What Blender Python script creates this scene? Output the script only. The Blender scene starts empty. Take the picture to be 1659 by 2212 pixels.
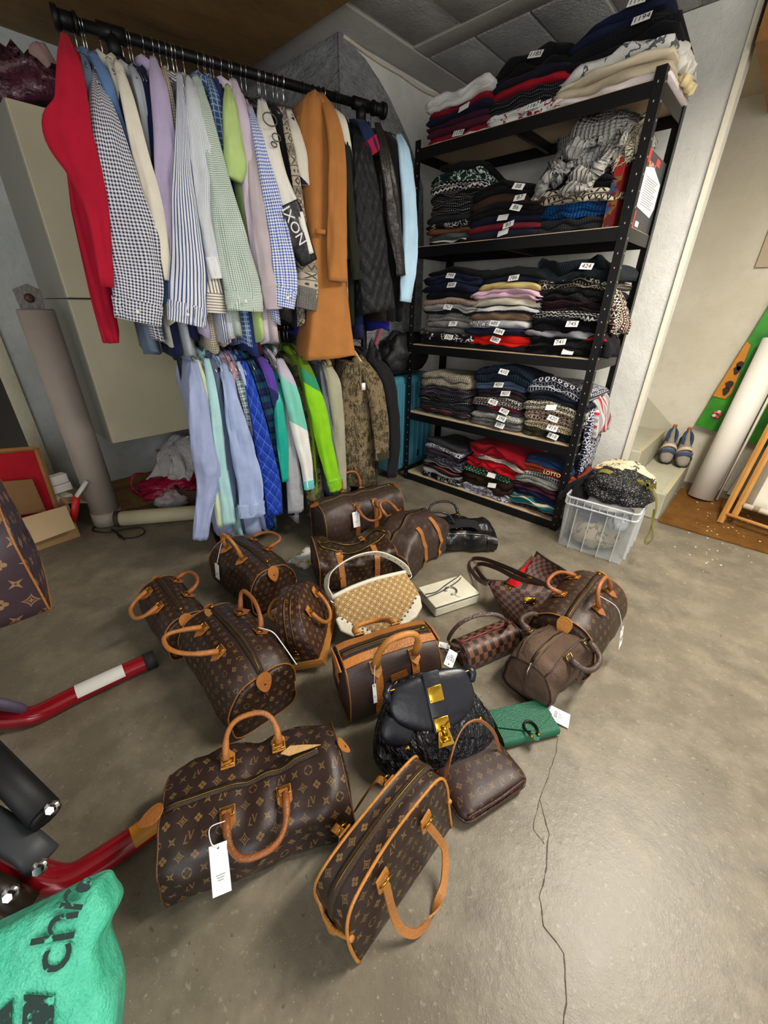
import bpy, math, random
from mathutils import Vector, Matrix, noise
V = Vector
scene = bpy.context.scene
COL = scene.collection
random.seed(7)
PI = math.pi
# ---------------------------------------------------------------- camera (wide phone lens, calibrated)
IW, IH = 1659, 2212
FPX, PITCH, ROLL, AZ, CH = 861.25, math.radians(27.375), math.radians(0.622), math.radians(42.77), 1.2
FW = V((-math.sin(AZ)*math.cos(PITCH), math.cos(AZ)*math.cos(PITCH), -math.sin(PITCH)))
_r0 = V((math.cos(AZ), math.sin(AZ), 0)); _u0 = _r0.cross(FW)
RT = math.cos(ROLL)*_r0 + math.sin(ROLL)*_u0
UP = -math.sin(ROLL)*_r0 + math.cos(ROLL)*_u0
CAMP = V((0, 0, CH))
cd = bpy.data.cameras.new('camera'); cam = bpy.data.objects.new('camera', cd); COL.objects.link(cam)
cd.sensor_fit = 'VERTICAL'; cd.sensor_height = 24; cd.lens = FPX/IH*24; cd.clip_start = .02
cam.matrix_world = Matrix(((RT.x, UP.x, -FW.x, CAMP.x), (RT.y, UP.y, -FW.y, CAMP.y), (RT.z, UP.z, -FW.z, CAMP.z), (0, 0, 0, 1)))
scene.camera = cam
# ---------------------------------------------------------------- world, lights, exposure
w = bpy.data.worlds.new('world'); scene.world = w; w.use_nodes = True
w.node_tree.nodes['Background'].inputs[0].default_value = (1.0, .95, .87, 1)
w.node_tree.nodes['Background'].inputs[1].default_value = .7
def area_light(name, loc, target, sx, sy, power, col=(1, .96, .9)):
    l = bpy.data.lights.new(name, 'AREA'); l.shape = 'RECTANGLE'; l.size = sx; l.size_y = sy; l.energy = power; l.color = col
    o = bpy.data.objects.new(name, l); COL.objects.link(o); o.location = loc
    o.rotation_euler = (V(target)-V(loc)).to_track_quat('-Z', 'Y').to_euler()
    return o
area_light('ceiling_lamp_light', (.3, 1.72, 2.10), (.3, 1.72, 0), .2, 1.2, 80, (1, .93, .83))
area_light('ceiling_lamp_extra_uplight', (.3, 1.72, 2.16), (.3, 1.72, 3), .2, 1.2, 34, (1, .93, .83))  # extra upward light added above the lamp to brighten the ceiling
area_light('rear_fill_light', (1.5, -1.6, 1.3), (-.9, 1.2, .6), 2.2, 2.0, 50, (.97, .98, 1))  # unseen fill light added behind the camera to brighten the room
vs = scene.view_settings
vs.view_transform = 'Standard'; vs.look = 'None'; vs.gamma = 1; vs.exposure = .0; vs.use_curve_mapping = False
# ---------------------------------------------------------------- pixel -> world helpers
def ray(x, y): return FW + RT*((x-IW/2)/FPX) - UP*((y-IH/2)/FPX)
def onz(x, y, z=0): d = ray(x, y); return CAMP + d*((z-CH)/d.z)
def onx(x, y, X): d = ray(x, y); return CAMP + d*(X/d.x)
def ony(x, y, Y): d = ray(x, y); return CAMP + d*(Y/d.y)
def onp(x, y, p0, n): d = ray(x, y); n = V(n); return CAMP + d*(n.dot(V(p0)-CAMP)/n.dot(d))
# ---------------------------------------------------------------- colour + shader expressions
def C(h):
    if not isinstance(h, str): return tuple(h)[:3]+(1,)
    h = h.lstrip('#'); r = []
    for i in (0, 2, 4):
        c = int(h[i:i+2], 16)/255
        r.append(c/12.92 if c <= .04045 else ((c+.055)/1.055)**2.4)
    return (*r, 1)
class X:
    def __init__(s, nt, k): s.nt, s.k = nt, k
    def op(s, o, b=None, c=None):
        n = s.nt.nodes.new('ShaderNodeMath'); n.operation = o
        for i, q in enumerate((s, b, c)):
            if q is None: continue
            if isinstance(q, X): s.nt.links.new(q.k, n.inputs[i])
            else: n.inputs[i].default_value = q
        return X(s.nt, n.outputs[0])
    def __add__(s, b): return s.op('ADD', b)
    __radd__ = __add__
    def __sub__(s, b): return s.op('SUBTRACT', b)
    def __rsub__(s, b): return (s*-1)+b
    def __mul__(s, b): return s.op('MULTIPLY', b)
    __rmul__ = __mul__
    def __truediv__(s, b): return s.op('DIVIDE', b)
    def __neg__(s): return s*-1
    def __pow__(s, b): return s.op('POWER', b)
    def lt(s, b): return s.op('LESS_THAN', b)
    def gt(s, b): return s.op('GREATER_THAN', b)
    def abs(s): return s.op('ABSOLUTE')
    def floor(s): return s.op('FLOOR')
    def fr(s): return s.op('FRACT')
    def mod(s, b): return s.op('FLOORED_MODULO', b)
    def sin(s): return s.op('SINE')
    def min(s, b): return s.op('MINIMUM', b)
    def max(s, b): return s.op('MAXIMUM', b)
    def sqrt(s): return s.op('SQRT')
    def ss(s, a, b):   # smoothstep-like clamp ramp
        n = s.nt.nodes.new('ShaderNodeMapRange'); s.nt.links.new(s.k, n.inputs[0]); n.inputs[1].default_value = a; n.inputs[2].default_value = b
        return X(s.nt, n.outputs[0])
def hyp(a, b): return (a*a+b*b).sqrt()
MATS = {}
class Mat:
    """small wrapper: new principled material with expression helpers"""
    def __init__(s, name, rough=.7, metal=0, spec=.4):
        s.m = bpy.data.materials.new(name); s.m.use_nodes = True; s.nt = s.m.node_tree
        s.b = s.nt.nodes['Principled BSDF']; s.b.inputs['Roughness'].default_value = rough; s.b.inputs['Metallic'].default_value = metal
        s.b.inputs['Specular IOR Level'].default_value = spec; s._uv = None; s._ob = None
    def uv(s, su=1, sv=None):
        if s._uv is None:
            t = s.nt.nodes.new('ShaderNodeUVMap'); q = s.nt.nodes.new('ShaderNodeSeparateXYZ'); s.nt.links.new(t.outputs[0], q.inputs[0])
            s._uv = (X(s.nt, q.outputs[0]), X(s.nt, q.outputs[1])); s.uvk = t.outputs[0]
        return s._uv[0]*su, s._uv[1]*(sv or su)
    def obj(s):
        if s._ob is None: s._ob = s.nt.nodes.new('ShaderNodeTexCoord').outputs['Object']
        return s._ob
    def pos(s):
        return s.nt.nodes.new('ShaderNodeNewGeometry').outputs['Position']
    def noise(s, scale, detail=3, vec=None, rough=.5, out=0):
        n = s.nt.nodes.new('ShaderNodeTexNoise'); n.inputs['Scale'].default_value = scale; n.inputs['Detail'].default_value = detail; n.inputs['Roughness'].default_value = rough
        s.nt.links.new(vec or s.obj(), n.inputs['Vector']); return X(s.nt, n.outputs[out])
    def vor(s, scale, vec=None, feat='F1', out='Distance'):
        n = s.nt.nodes.new('ShaderNodeTexVoronoi'); n.feature = feat; n.inputs['Scale'].default_value = scale
        s.nt.links.new(vec or s.obj(), n.inputs['Vector']); return X(s.nt, n.outputs[out])
    def mix(s, f, a, b):
        n = s.nt.nodes.new('ShaderNodeMix'); n.data_type = 'RGBA'
        for i, q in ((0, f), (6, a), (7, b)):
            if isinstance(q, X): s.nt.links.new(q.k, n.inputs[i])
            elif i == 0: n.inputs[0].default_value = q
            else: n.inputs[i].default_value = C(q)
        return X(s.nt, n.outputs[2])
    def col(s, c):
        if isinstance(c, X): s.nt.links.new(c.k, s.b.inputs['Base Color'])
        else: s.b.inputs['Base Color'].default_value = C(c)
    def inp(s, nm, v):
        if isinstance(v, X): s.nt.links.new(v.k, s.b.inputs[nm])
        else: s.b.inputs[nm].default_value = v
    def bump(s, h, st=.3, d=.01):
        n = s.nt.nodes.new('ShaderNodeBump'); n.inputs['Strength'].default_value = st; n.inputs['Distance'].default_value = d
        s.nt.links.new(h.k, n.inputs['Height']); s.nt.links.new(n.outputs[0], s.b.inputs['Normal'])
def plain(col, rough=.6, metal=0, bump=0, bs=60, spec=.4, var=0, name=None):
    k = ('plain', str(col), rough, metal, bump, bs, spec, var)
    if k in MATS: return MATS[k]
    M = Mat(name or 'plain_'+str(col).strip('#'), rough, metal, spec)
    if var:
        n = M.noise(6, 4).ss(.35, .65); c = C(col); M.col(M.mix(n, tuple(x*(1-var) for x in c[:3]), tuple(min(1, x*(1+var)) for x in c[:3])))
    else: M.col(col)
    if bump: M.bump(M.noise(bs, 3), bump, .01)
    MATS[k] = M.m; return M.m
def metal(col='#c9a24a', rough=.25): return plain(col, rough, 1)
def fabric(col, bump=.25, rough=.9, var=.06, weave=420):
    k = ('fab', str(col), bump, rough)
    if k in MATS: return MATS[k]
    M = Mat('fabric_'+str(col).strip('#'), rough, 0, .15)
    n = M.noise(14, 4).ss(.3, .7); c = C(col)
    M.col(M.mix(n, tuple(x*(1-var*1.5) for x in c[:3]), tuple(min(1, x*(1+var)) for x in c[:3])))
    M.inp('Sheen Weight', .03)
    M.bump(M.noise(weave, 2)*.3+M.noise(26, 3)*.9, bump, .01)
    MATS[k] = M.m; return M.m
# ---------------------------------------------------------------- mesh builder
class MB:
    def __init__(s): s.v = []; s.f = []; s.uv = []
    def face(s, idx, uv=None): s.f.append(tuple(idx)); s.uv.append(uv)
    def box(s, c, d, rz=0, M=None):
        c = V(c); n = len(s.v); hx, hy, hz = d[0]/2, d[1]/2, d[2]/2
        R = M if M is not None else Matrix.Rotation(rz, 3, 'Z')
        for x, y, z in ((-1,-1,-1),(1,-1,-1),(1,1,-1),(-1,1,-1),(-1,-1,1),(1,-1,1),(1,1,1),(-1,1,1)):
            s.v.append(c + R @ V((x*hx, y*hy, z*hz)))
        for q, a, b in (((0,3,2,1),d[0],d[1]),((4,5,6,7),d[0],d[1]),((0,1,5,4),d[0],d[2]),((2,3,7,6),d[0],d[2]),((1,2,6,5),d[1],d[2]),((3,0,4,7),d[1],d[2])):
            s.face([n+i for i in q], [(0,0),(a,0),(a,b),(0,b)])
        return s
    def loft(s, rings, closed=True, caps=True, cap_uv=None):
        n = len(s.v); m = len(rings[0]); vv = 0; vl = [0]
        for i in range(1, len(rings)):
            vv += sum((rings[i][j]-rings[i-1][j]).length for j in range(0, m, max(1, m//4)))/max(1, len(range(0, m, max(1, m//4)))); vl.append(vv)
        ref = rings[len(rings)//2]; ul = [0]
        for j in range(1, m+1): ul.append(ul[-1]+(ref[j % m]-ref[j-1]).length)
        for r in rings: s.v.extend(V(p) for p in r)
        for i in range(len(rings)-1):
            for j in range(m if closed else m-1):
                k = (j+1) % m
                s.face((n+i*m+j, n+i*m+k, n+(i+1)*m+k, n+(i+1)*m+j), [(ul[j], vl[i]), (ul[j+1], vl[i]), (ul[j+1], vl[i+1]), (ul[j], vl[i+1])])
        if caps and closed:
            for i, fl in ((0, True), (len(rings)-1, False)):
                q = [n+i*m+j for j in range(m)]
                s.face(q[::-1] if fl else q)
        return s
    def tube(s, pts, r, seg=8, caps=True, flat=1, up=None):
        pts = [V(p) for p in pts]; N = len(pts); rings = []; prev = None
        for i, p in enumerate(pts):
            t = (pts[min(i+1, N-1)]-pts[max(i-1, 0)])
            t = t.normalized() if t.length > 1e-9 else V((0, 0, 1))
            if up is not None: a = V(up)
            elif prev is not None: a = prev
            else: a = V((0, 0, 1)) if abs(t.z) < .9 else V((1, 0, 0))
            a = (a - t*a.dot(t));
            if a.length < 1e-6: a = t.orthogonal()
            a.normalize(); prev = a; b = t.cross(a); rr = r[i] if isinstance(r, (list, tuple)) else r
            rings.append([p + (a*math.cos(2*PI*j/seg)*flat + b*math.sin(2*PI*j/seg))*rr for j in range(seg)])
        return s.loft(rings, True, caps)
    def prism(s, pts, ext):
        """pts: 3D polygon, ext: extrusion vector"""
        n = len(s.v); m = len(pts); ext = V(ext); pts = [V(p) for p in pts]
        a = (pts[1]-pts[0]).normalized(); nn = ext.normalized(); b = nn.cross(a)
        s.v.extend(pts); s.v.extend(p+ext for p in pts)
        uv = [((p-pts[0]).dot(a), (p-pts[0]).dot(b)) for p in pts]
        s.face([n+i for i in range(m)][::-1], uv[::-1]); s.face([n+m+i for i in range(m)], uv)
        for i in range(m):
            k = (i+1) % m; L = (pts[k]-pts[i]).length
            s.face((n+i, n+k, n+m+k, n+m+i), [(0, 0), (L, 0), (L, ext.length), (0, ext.length)])
        return s
    def lathe(s, prof, c=(0,0,0), seg=20, M=None):
        c = V(c); R = M if M is not None else Matrix.Identity(3)
        return s.loft([[c + R @ V((r*math.cos(2*PI*j/seg), r*math.sin(2*PI*j/seg), z)) for j in range(seg)] for r, z in prof])
    def grid(s, fn, nu, nv, su=1, sv=1):
        n = len(s.v)
        for i in range(nu+1):
            for j in range(nv+1): s.v.append(V(fn(i/nu, j/nv)))
        for i in range(nu):
            for j in range(nv):
                a = n+i*(nv+1)+j
                s.face((a, a+nv+1, a+nv+2, a+1), [(i/nu*su, j/nv*sv), ((i+1)/nu*su, j/nv*sv), ((i+1)/nu*su, (j+1)/nv*sv), (i/nu*su, (j+1)/nv*sv)])
        return s
    def sheet(s, fn, nu, nv, th, su=1, sv=1):
        """closed thick sheet from a surface function"""
        P = [[V(fn(i/nu, j/nv)) for j in range(nv+1)] for i in range(nu+1)]
        def nrm(i, j):
            a = P[min(i+1, nu)][j]-P[max(i-1, 0)][j]; b = P[i][min(j+1, nv)]-P[i][max(j-1, 0)]; q = a.cross(b)
            return q.normalized() if q.length > 1e-12 else V((0, 0, 1))
        Q = [[P[i][j]-nrm(i, j)*th for j in range(nv+1)] for i in range(nu+1)]
        s.grid(lambda a, b: P[round(a*nu)][round(b*nv)], nu, nv, su, sv)
        n = len(s.f); s.grid(lambda a, b: Q[round(a*nu)][round(b*nv)], nu, nv, su, sv)
        for k in range(n, len(s.f)): s.f[k] = s.f[k][::-1]; s.uv[k] = s.uv[k][::-1]
        m = (nu+1)*(nv+1); o = len(s.v)-2*m
        idx = lambda i, j: o+i*(nv+1)+j
        rim = [idx(i, 0) for i in range(nu+1)]+[idx(nu, j) for j in range(1, nv+1)]+[idx(i, nv) for i in range(nu-1, -1, -1)]+[idx(0, j) for j in range(nv-1, 0, -1)]
        for a, b in zip(rim, rim[1:]+rim[:1]): s.face((a, a+m, b+m, b))
        return s
    def move(s, M):
        s.v = [M @ p for p in s.v]; return s
    def wob(s, amp, sc, seed=0):
        for p in s.v: p += noise.noise_vector(p*sc+V((seed*7.3, seed*3.1, 0)))*amp
        return s
    def build(s, name, mat, parent=None, smooth=True, bevel=0, auto=None, sub=0):
        """world coordinates if top-level or parent given with .m matrix; children are in the parent's local frame"""
        me = bpy.data.meshes.new(name)
        o = bpy.data.objects.new(name, me)
        off = V((0, 0, 0))
        if parent is None and s.v:
            lo = [min(p[i] for p in s.v) for i in range(3)]; hi = [max(p[i] for p in s.v) for i in range(3)]
            off = V(((lo[0]+hi[0])/2, (lo[1]+hi[1])/2, lo[2])); o.location = off
        me.from_pydata([p-off for p in s.v], [], s.f)
        uvl = me.uv_layers.new(name='UVMap'); d = uvl.data; k = 0
        flat = []
        for fi, f in enumerate(s.f):
            u = s.uv[fi]
            if u is None:
                vs_ = [s.v[i] for i in f]; nn = (vs_[1]-vs_[0]).cross(vs_[-1]-vs_[0]); ax = max(range(3), key=lambda i: abs(nn[i]))
                a, b = [(1, 2), (0, 2), (0, 1)][ax]; u = [(p[a], p[b]) for p in vs_]
            for q in u: flat.extend((q[0], q[1]))
        d.foreach_set('uv', flat)
        me.polygons.foreach_set('use_smooth', [smooth]*len(me.polygons))
        if smooth and auto: me.set_sharp_from_angle(angle=math.radians(auto))
        if mat is not None: me.materials.append(mat)
        me.validate(); me.update()
        if bevel:
            b = o.modifiers.new('bevel', 'BEVEL'); b.width = bevel; b.segments = 2; b.limit_method = 'ANGLE'
        if sub:
            b = o.modifiers.new('sub', 'SUBSURF'); b.levels = sub; b.render_levels = sub
        COL.objects.link(o)
        if parent is not None: o.parent = parent
        return o
def tag(o, label=None, cat=None, group=None, kind=None):
    if label: o['label'] = label
    if cat: o['category'] = cat
    if group: o['group'] = group
    if kind: o['kind'] = kind
    return o
def thing(name, label, cat, loc=(0,0,0), rz=0, group=None, M=None):
    o = bpy.data.objects.new(name, None); COL.objects.link(o); o.empty_display_size = .05
    if M is not None: o.matrix_world = M
    else: o.location = loc; o.rotation_euler = (0, 0, rz)
    return tag(o, label, cat, group)
def struct(name, mb, mat, parent=None, **k):
    o = mb.build(name, mat, parent, **k)
    if parent is None: o['kind'] = 'structure'
    return o
def frame(loc, xd, yd):
    """matrix with x axis along xd, y roughly along yd"""
    x = V(xd).normalized(); z = x.cross(V(yd)).normalized(); y = z.cross(x)
    return Matrix(((x.x, y.x, z.x, loc[0]), (x.y, y.y, z.y, loc[1]), (x.z, y.z, z.z, loc[2]), (0, 0, 0, 1)))
_TXT = {}
def text_mesh(t, size=1.0, depth=.0005):
    k = (t, size)
    if k not in _TXT:
        c = bpy.data.curves.new('t', 'FONT'); c.body = t; c.size = size; c.align_x = 'CENTER'; c.align_y = 'CENTER'; c.extrude = depth; c.resolution_u = 3
        o = bpy.data.objects.new('t', c); me = bpy.data.meshes.new_from_object(o); bpy.data.objects.remove(o); _TXT[k] = me
    return _TXT[k]
def lettering(t, size, M, mat, parent, name='lettering'):
    me = text_mesh(t, size).copy(); me.materials.clear(); me.materials.append(mat)
    o = bpy.data.objects.new(name, me); COL.objects.link(o); o.parent = parent; o.matrix_local = M; return o
INK = None
def arc(c, u, v, a0, a1, n): return [V(c)+V(u)*math.cos(a0+(a1-a0)*i/n)+V(v)*math.sin(a0+(a1-a0)*i/n) for i in range(n+1)]
def spline(pts, n=8):
    """Catmull-Rom through points (any length tuples)"""
    P = [V(p) for p in pts]; P = [P[0]*2-P[1]]+P+[P[-1]*2-P[-2]]; out = []
    for i in range(1, len(P)-2):
        for k in range(n):
            t = k/n; a, b, c, d = P[i-1:i+3]
            out.append(.5*((2*b)+(c-a)*t+(2*a-5*b+4*c-d)*t*t+(3*b-a-3*c+d)*t**3))
    return out+[P[-2]]
# ================================================================ SETTING
HC, YB, XL, XC, YG, YR = 2.38, 2.83, -3.17, -2.076, 1.893, 3.72
def floor_mat():
    M = Mat('concrete_floor', .42, 0, .45); P = M.pos()
    a = M.noise(1.6, 6, P, .6); b = M.noise(7, 6, P, .65); c = M.noise(60, 3, P); v = M.noise(260, 1, P)
    base = M.mix(a.ss(.3, .7), '#625b4d', '#7d7564'); base = M.mix(b.ss(.45, .72)*.6, base, '#978e7a')
    base = M.mix(M.noise(3.3, 5, P, .7).ss(.54, .70)*.7, base, '#565045')
    base = M.mix(c.ss(.62, .8)*.5, base, '#b3ac9b'); base = M.mix(v.ss(.70, .76)*.5, base, '#c6c0b1')
    base = M.mix(M.noise(46, 2, P).ss(.70, .74)*.5, base, '#3d372f')
    # paint-drip stain with a shape of its own
    q = M.nt.nodes.new('ShaderNodeSeparateXYZ'); M.nt.links.new(P, q.inputs[0]); x, y = X(M.nt, q.outputs[0]), X(M.nt, q.outputs[1])
    s0 = onz(1025, 1965); n = M.noise(30, 3, P)*.05
    d = hyp((x-s0.x)*1.2, (y-s0.y)*.9)+n
    base = M.mix(d.ss(.075, .03)*.6, base, '#524a3d')
    M.col(base); M.inp('Roughness', (a*.25+b*.3).ss(0, .6)*.35+.24)
    M.bump(b*.6+c*.25+v*.1, .12, .02); return M.m
def plaster(name, c1, c2, bump=.4, sc=9, dirt=None, flake=.3):
    M = Mat(name, .85, 0, .25); P = M.pos()
    a = M.noise(sc*.35, 5, P, .6); b = M.noise(sc*4, 5, P, .6); c = M.noise(sc*14, 3, P)
    col = M.mix(a.ss(.35, .7), c1, c2); col = M.mix((b.ss(.55, .75))*flake, col, dirt or c1)
    M.col(col); M.bump(b*.7+c*.4, bump, .02); return M.m
M_floor = floor_mat()
M_white = plaster('white_plaster', '#c9c9c2', '#e4e3dc', .25, 8, '#b4b0a2')
M_cream = plaster('cream_plaster', '#c6bea9', '#d9d2c0', .2, 5, '#b9b09a')
M_leftw = plaster('grey_wall', '#aab0ae', '#c6cac6', .25, 6, '#8d928f', .4)
M_conc = plaster('ceiling_concrete', '#a5a3a0', '#b7b5b2', .2, 6, '#939190')
M_block = plaster('hollow_block', '#a2a2a1', '#bcbcba', .9, 16, '#939392')
M_mortar = plaster('joint_mortar', '#c4c0b6', '#dedad2', .5, 20)
def ridged():
    M = Mat('ridged_grey_render', .8, 0, .3); P = M.pos()
    mp = M.nt.nodes.new('ShaderNodeMapping'); M.nt.links.new(P, mp.inputs[0]); mp.inputs['Rotation'].default_value = (.5, .5, .6); mp.inputs['Scale'].default_value = (1, 1, 3.2)
    a = M.noise(8, 6, mp.outputs[0], .6); b = M.noise(30, 4, mp.outputs[0])
    M.col(M.mix(a.ss(.3, .7), '#7c7e80', '#9d9fa1')); M.bump(a*1.0+b*.5, .85, .05); return M.m
M_ridge = ridged()
def wood(name, c1, c2, sc=(1, 14, 1), rough=.55, rot=(0, 0, 0), bump=.15, n=5, vec='obj'):
    M = Mat(name, rough, 0, .35)
    mp = M.nt.nodes.new('ShaderNodeMapping'); M.nt.links.new(M.obj() if vec == 'obj' else M.pos(), mp.inputs[0]); mp.inputs['Scale'].default_value = sc; mp.inputs['Rotation'].default_value = rot
    a = M.noise(n, 5, mp.outputs[0], .6); b = M.noise(n*9, 3, mp.outputs[0])
    M.col(M.mix((a*.8+b*.3).ss(.35, .75), c1, c2)); M.bump(a+b*.4, bump, .01); return M.m
M_ply = wood('plywood_brown', '#6a5230', '#9a794b', (3, 1, 1), .6, vec='pos', n=2)
floor = struct('floor', MB().box((-.3, .8, -.05), (6.6, 7.4, .1)), M_floor, smooth=False)
# hairline crack: ribbon of dark grooves following the photo
def crack(pts, w0):
    m = MB(); P = [onz(x, y, .0012) for x, y in pts]; Q = []
    for a, b in zip(P, P[1:]):
        for k in range(5):
            p = a.lerp(b, k/5); Q.append(p+noise.noise_vector(p*31)*V((.006, .006, 0)).length*.7)
    Q = [V((q.x, q.y, .0012)) for q in Q]
    for i in range(len(Q)-1):
        t = (Q[i+1]-Q[i]).normalized(); s = V((-t.y, t.x, 0))*(w0*(.5+random.random()))
        n = len(m.v); m.v += [Q[i]-s, Q[i]+s, Q[i+1]+s, Q[i+1]-s]; m.face((n, n+1, n+2, n+3))
    o = m.build('floor_crack', plain('#544d42', .9), None, smooth=False); o.parent = floor
    o.matrix_parent_inverse = Matrix.Translation(-floor.location); return o
crack([(1205, 1590), (1195, 1650), (1165, 1725), (1185, 1800), (1180, 1870), (1165, 1940), (1175, 2000), (1220, 2060), (1225, 2130), (1215, 2212), (1214, 2300)], .0011)
crack([(1165, 1725), (1155, 1790), (1180, 1830)], .0007)
m = MB()   # flaked paint crumbs strewn by the mat
for i in range(60):
    p = onz(random.gauss(1530, 60), random.gauss(1150, 45), .0145 if False else .001); r_ = random.uniform(.002, .007)
    if p.y > 2.79 and p.x > -.24: p.z = .0125
    if p.x < -.245 and p.y > 2.8: continue
    m.prism([p+V((r_*random.uniform(.5, 1.2)*math.cos(q), r_*random.uniform(.5, 1.2)*math.sin(q), 0)) for q in (0, 1.3, 2.6, 3.9, 5.1)], (0, 0, .0015))
tag(m.build('paint_flakes', plain('#d9d4c6', .8), smooth=False), 'flaked white paint crumbs on the floor around the brown mat', 'debris', None, 'stuff')
# ---- ceiling: slab, concrete joists, hollow blocks
ceiling = struct('ceiling', MB().box((-.45, .1, HC+.0605), (5.6, 7.6, .11)), M_mortar, smooth=False)
def cchild(name, mb, mat, **k):
    o = mb.build(name, mat, None, **k); o.parent = ceiling; o.matrix_parent_inverse = Matrix.Translation(-ceiling.location); return o
bm_mesh = None
xs = [-1.89+.285*i for i in range(0, 8)]
rows = [(2.352, 2.83), (1.72, 2.228), (1.1, 1.61), (.5, 1.0)]
for r, (y0, y1) in enumerate(rows):
    for i in range(len(xs)-1):
        zj = random.uniform(-.004, .004)
        cchild('ceiling_block', MB().box(((xs[i]+xs[i+1])/2, (y0+y1)/2, HC+.012+zj), (.2745, y1-y0-.009, .03)), M_block, bevel=.006)
for y0, y1 in ((2.228, 2.352), (1.61, 1.72), (1.0, 1.1)):
    cchild('concrete_joist', MB().box((.05, (y0+y1)/2, HC+.011), (3.88, y1-y0-.007, .03)), M_conc, bevel=.004)
cchild('concrete_soffit', MB().box((-2.55, 2.1, HC+.008), (1.31, 1.6, .03)), M_conc, bevel=.003)
# brown plywood sheets screwed under the ceiling on the left
for i, (a, b) in enumerate(((-3.17, -2.35), (-2.345, -1.1))):
    pass
struct('trim_1', MB().box((-2.16, .35, HC-.02), (2.02, 2.74, .03)), M_ply, smooth=False, bevel=.003)
# torn sealant strip along the side wall/ceiling joint
m = MB(); pts = []
for k in range(22):
    t = k/21; pts.append(V((XC+.008, YG+.01+t*.93, HC-.012-.02*abs(math.sin(t*7))*t-.012*math.sin(t*3.1))))
m.tube(pts, .009, 6); struct('trim_2', m, plain('#cfc5b6', .8, bump=.6))
m = MB(); pts = [V((XC-.01-k*.05, YG-.006, HC-.008-.004*math.sin(k*1.7))) for k in range(22)]
m.tube(pts, .006, 6); struct('trim_3', m, plain('#4c4642', .9, bump=.5))
# ---- walls
struct('wall_back', MB().box(((XC-.53)/2, YB+.08, HC/2), (XC*-1-.53, .16, HC)), M_white, smooth=False)
struct('wall_side', MB().box((XC-.2, (YG+YB)/2+.03, HC/2), (.4, YB-YG+.05, HC)), M_white, smooth=False)
# grey ridged render: front face of the block and a curved patch lapping over its side
m = MB(); m.box(((XL+XC)/2+.006, YG-.012, HC/2), (XC-XL+.012, .024, HC)); struct('wall_render', m, M_ridge, smooth=False)
cv = [(747, 83), (789, 127), (819, 172), (841, 211), (865, 262), (883, 304), (892, 331), (905, 371), (914, 404)]
P = [onx(x, y, XC+.012) for x, y in cv]; P = [V((XC+.012, YG-.024, HC-.005))]+P
P += [P[-1]+V((0, .04, -.35)), P[-1]+V((0, .05, -.9)), V((XC+.012, P[-1].y+.05, 0)), V((XC+.012, YG-.024, 0))]
struct('wall_render_side', MB().prism([V((XC, p.y, p.z)) for p in P][::-1], (.012, 0, 0)), M_ridge, smooth=False)
yd = onx(101, 973, XL).y
struct('wall_left', MB().box((XL-.1, (yd-.005+YG)/2+.05, HC/2), (.2, YG-yd+.1, HC)).box((XL-.1, yd-.45, HC-.15), (.2, .9, .3)).box((XL-.1, yd-1.9, HC/2), (.2, 2.0, HC)), M_leftw, smooth=False)
# left doorway: frame, dark hall beyond, old painted door standing ajar
M_oldpaint = plaster('old_cream_paint', '#b9b79d', '#cdcab2', .3, 12, '#8f8d7c')
d1 = struct('door_1', MB().box((XL-.06, yd-.955, 1.02), (.04, .02, 2.04)), M_oldpaint, smooth=False)
def dchild(n, mb, mat, **k):
    o = mb.build(n, mat, None, **k); o.parent = d1; o.matrix_parent_inverse = Matrix.Translation(-d1.location); return o
dchild('door_frame', MB().box((XL+.012, yd-.04, 1.02), (.03, .07, 2.06)).box((XL-.1, yd-.01, 1.02), (.2, .02, 2.06)), M_oldpaint, bevel=.004)
A = V((XL-.02, yd-.36, 0)); B = V((XL-.55, yd-.30, 0))
dchild('door_leaf', MB().box((XL-.22, yd-.5, .95), (.42, .05, 1.9), rz=.2), M_oldpaint, bevel=.004)
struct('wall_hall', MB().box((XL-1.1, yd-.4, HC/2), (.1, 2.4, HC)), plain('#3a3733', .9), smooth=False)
struct('baseboard_left', MB().box((XL+.012, 1.0, .04), (.022, 1.1, .085)), wood('plank_brown', '#7a5a34', '#a07c4d', (1, 1, 6), .7), smooth=False)
# pier corner bead, staircase behind the back wall
M_step = plaster('painted_step', '#a9a690', '#bab7a3', .25, 9, '#cfcbb8')
struct('trim_4', MB().box((-.527, YB-.004, HC/2), (.022, .02, HC)), plain('#e6e0cb', .7, bump=.3), smooth=False)
for i, (x0, x1) in enumerate(((-.47, -.245), (-.70, -.47), (-.93, -.70))):
    z = .18*(i+1)
    s = struct('stair_step', MB().box(((x0+x1)/2, (YB+.17+YR)/2, z/2), (x1-x0, YR-YB-.17, z)) if i > 0 else MB().box(((x0+x1)/2, (YB+YR)/2, z/2), (x1-x0, YR-YB, z)), M_step, smooth=False, bevel=.008)
    nz = MB().box((x1-.012, (YB+.005+YR)/2, z+.002), (.03, YR-YB-.02, .006)) if i == 0 else MB().box((x1-.012, (YB+.17+YR)/2, z+.002), (.03, YR-YB-.19, .006))
    n = nz.build('worn_nosing', plain('#b9b193', .8, bump=.4, bs=30), None, smooth=False); n.parent = s; n.matrix_parent_inverse = Matrix.Translation(-s.location)
struct('wall_stairs', MB().box((-.1, YR+.05, 1.5), (3.4, .1, 3.0)), M_cream, smooth=False)
pA, pB, pC = ony(1385, 850, YR-.004), ony(1452, 920, YR-.004), ony(1425, 945, YR-.004)
m = MB().prism([V((pA.x-.5, YR-.006, pA.z+.45)), V((pB.x, YR-.006, pB.z)), V((pB.x, YR-.006, .15)), V((pA.x-.5, YR-.006, .15))], (0, .006, 0))
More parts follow.
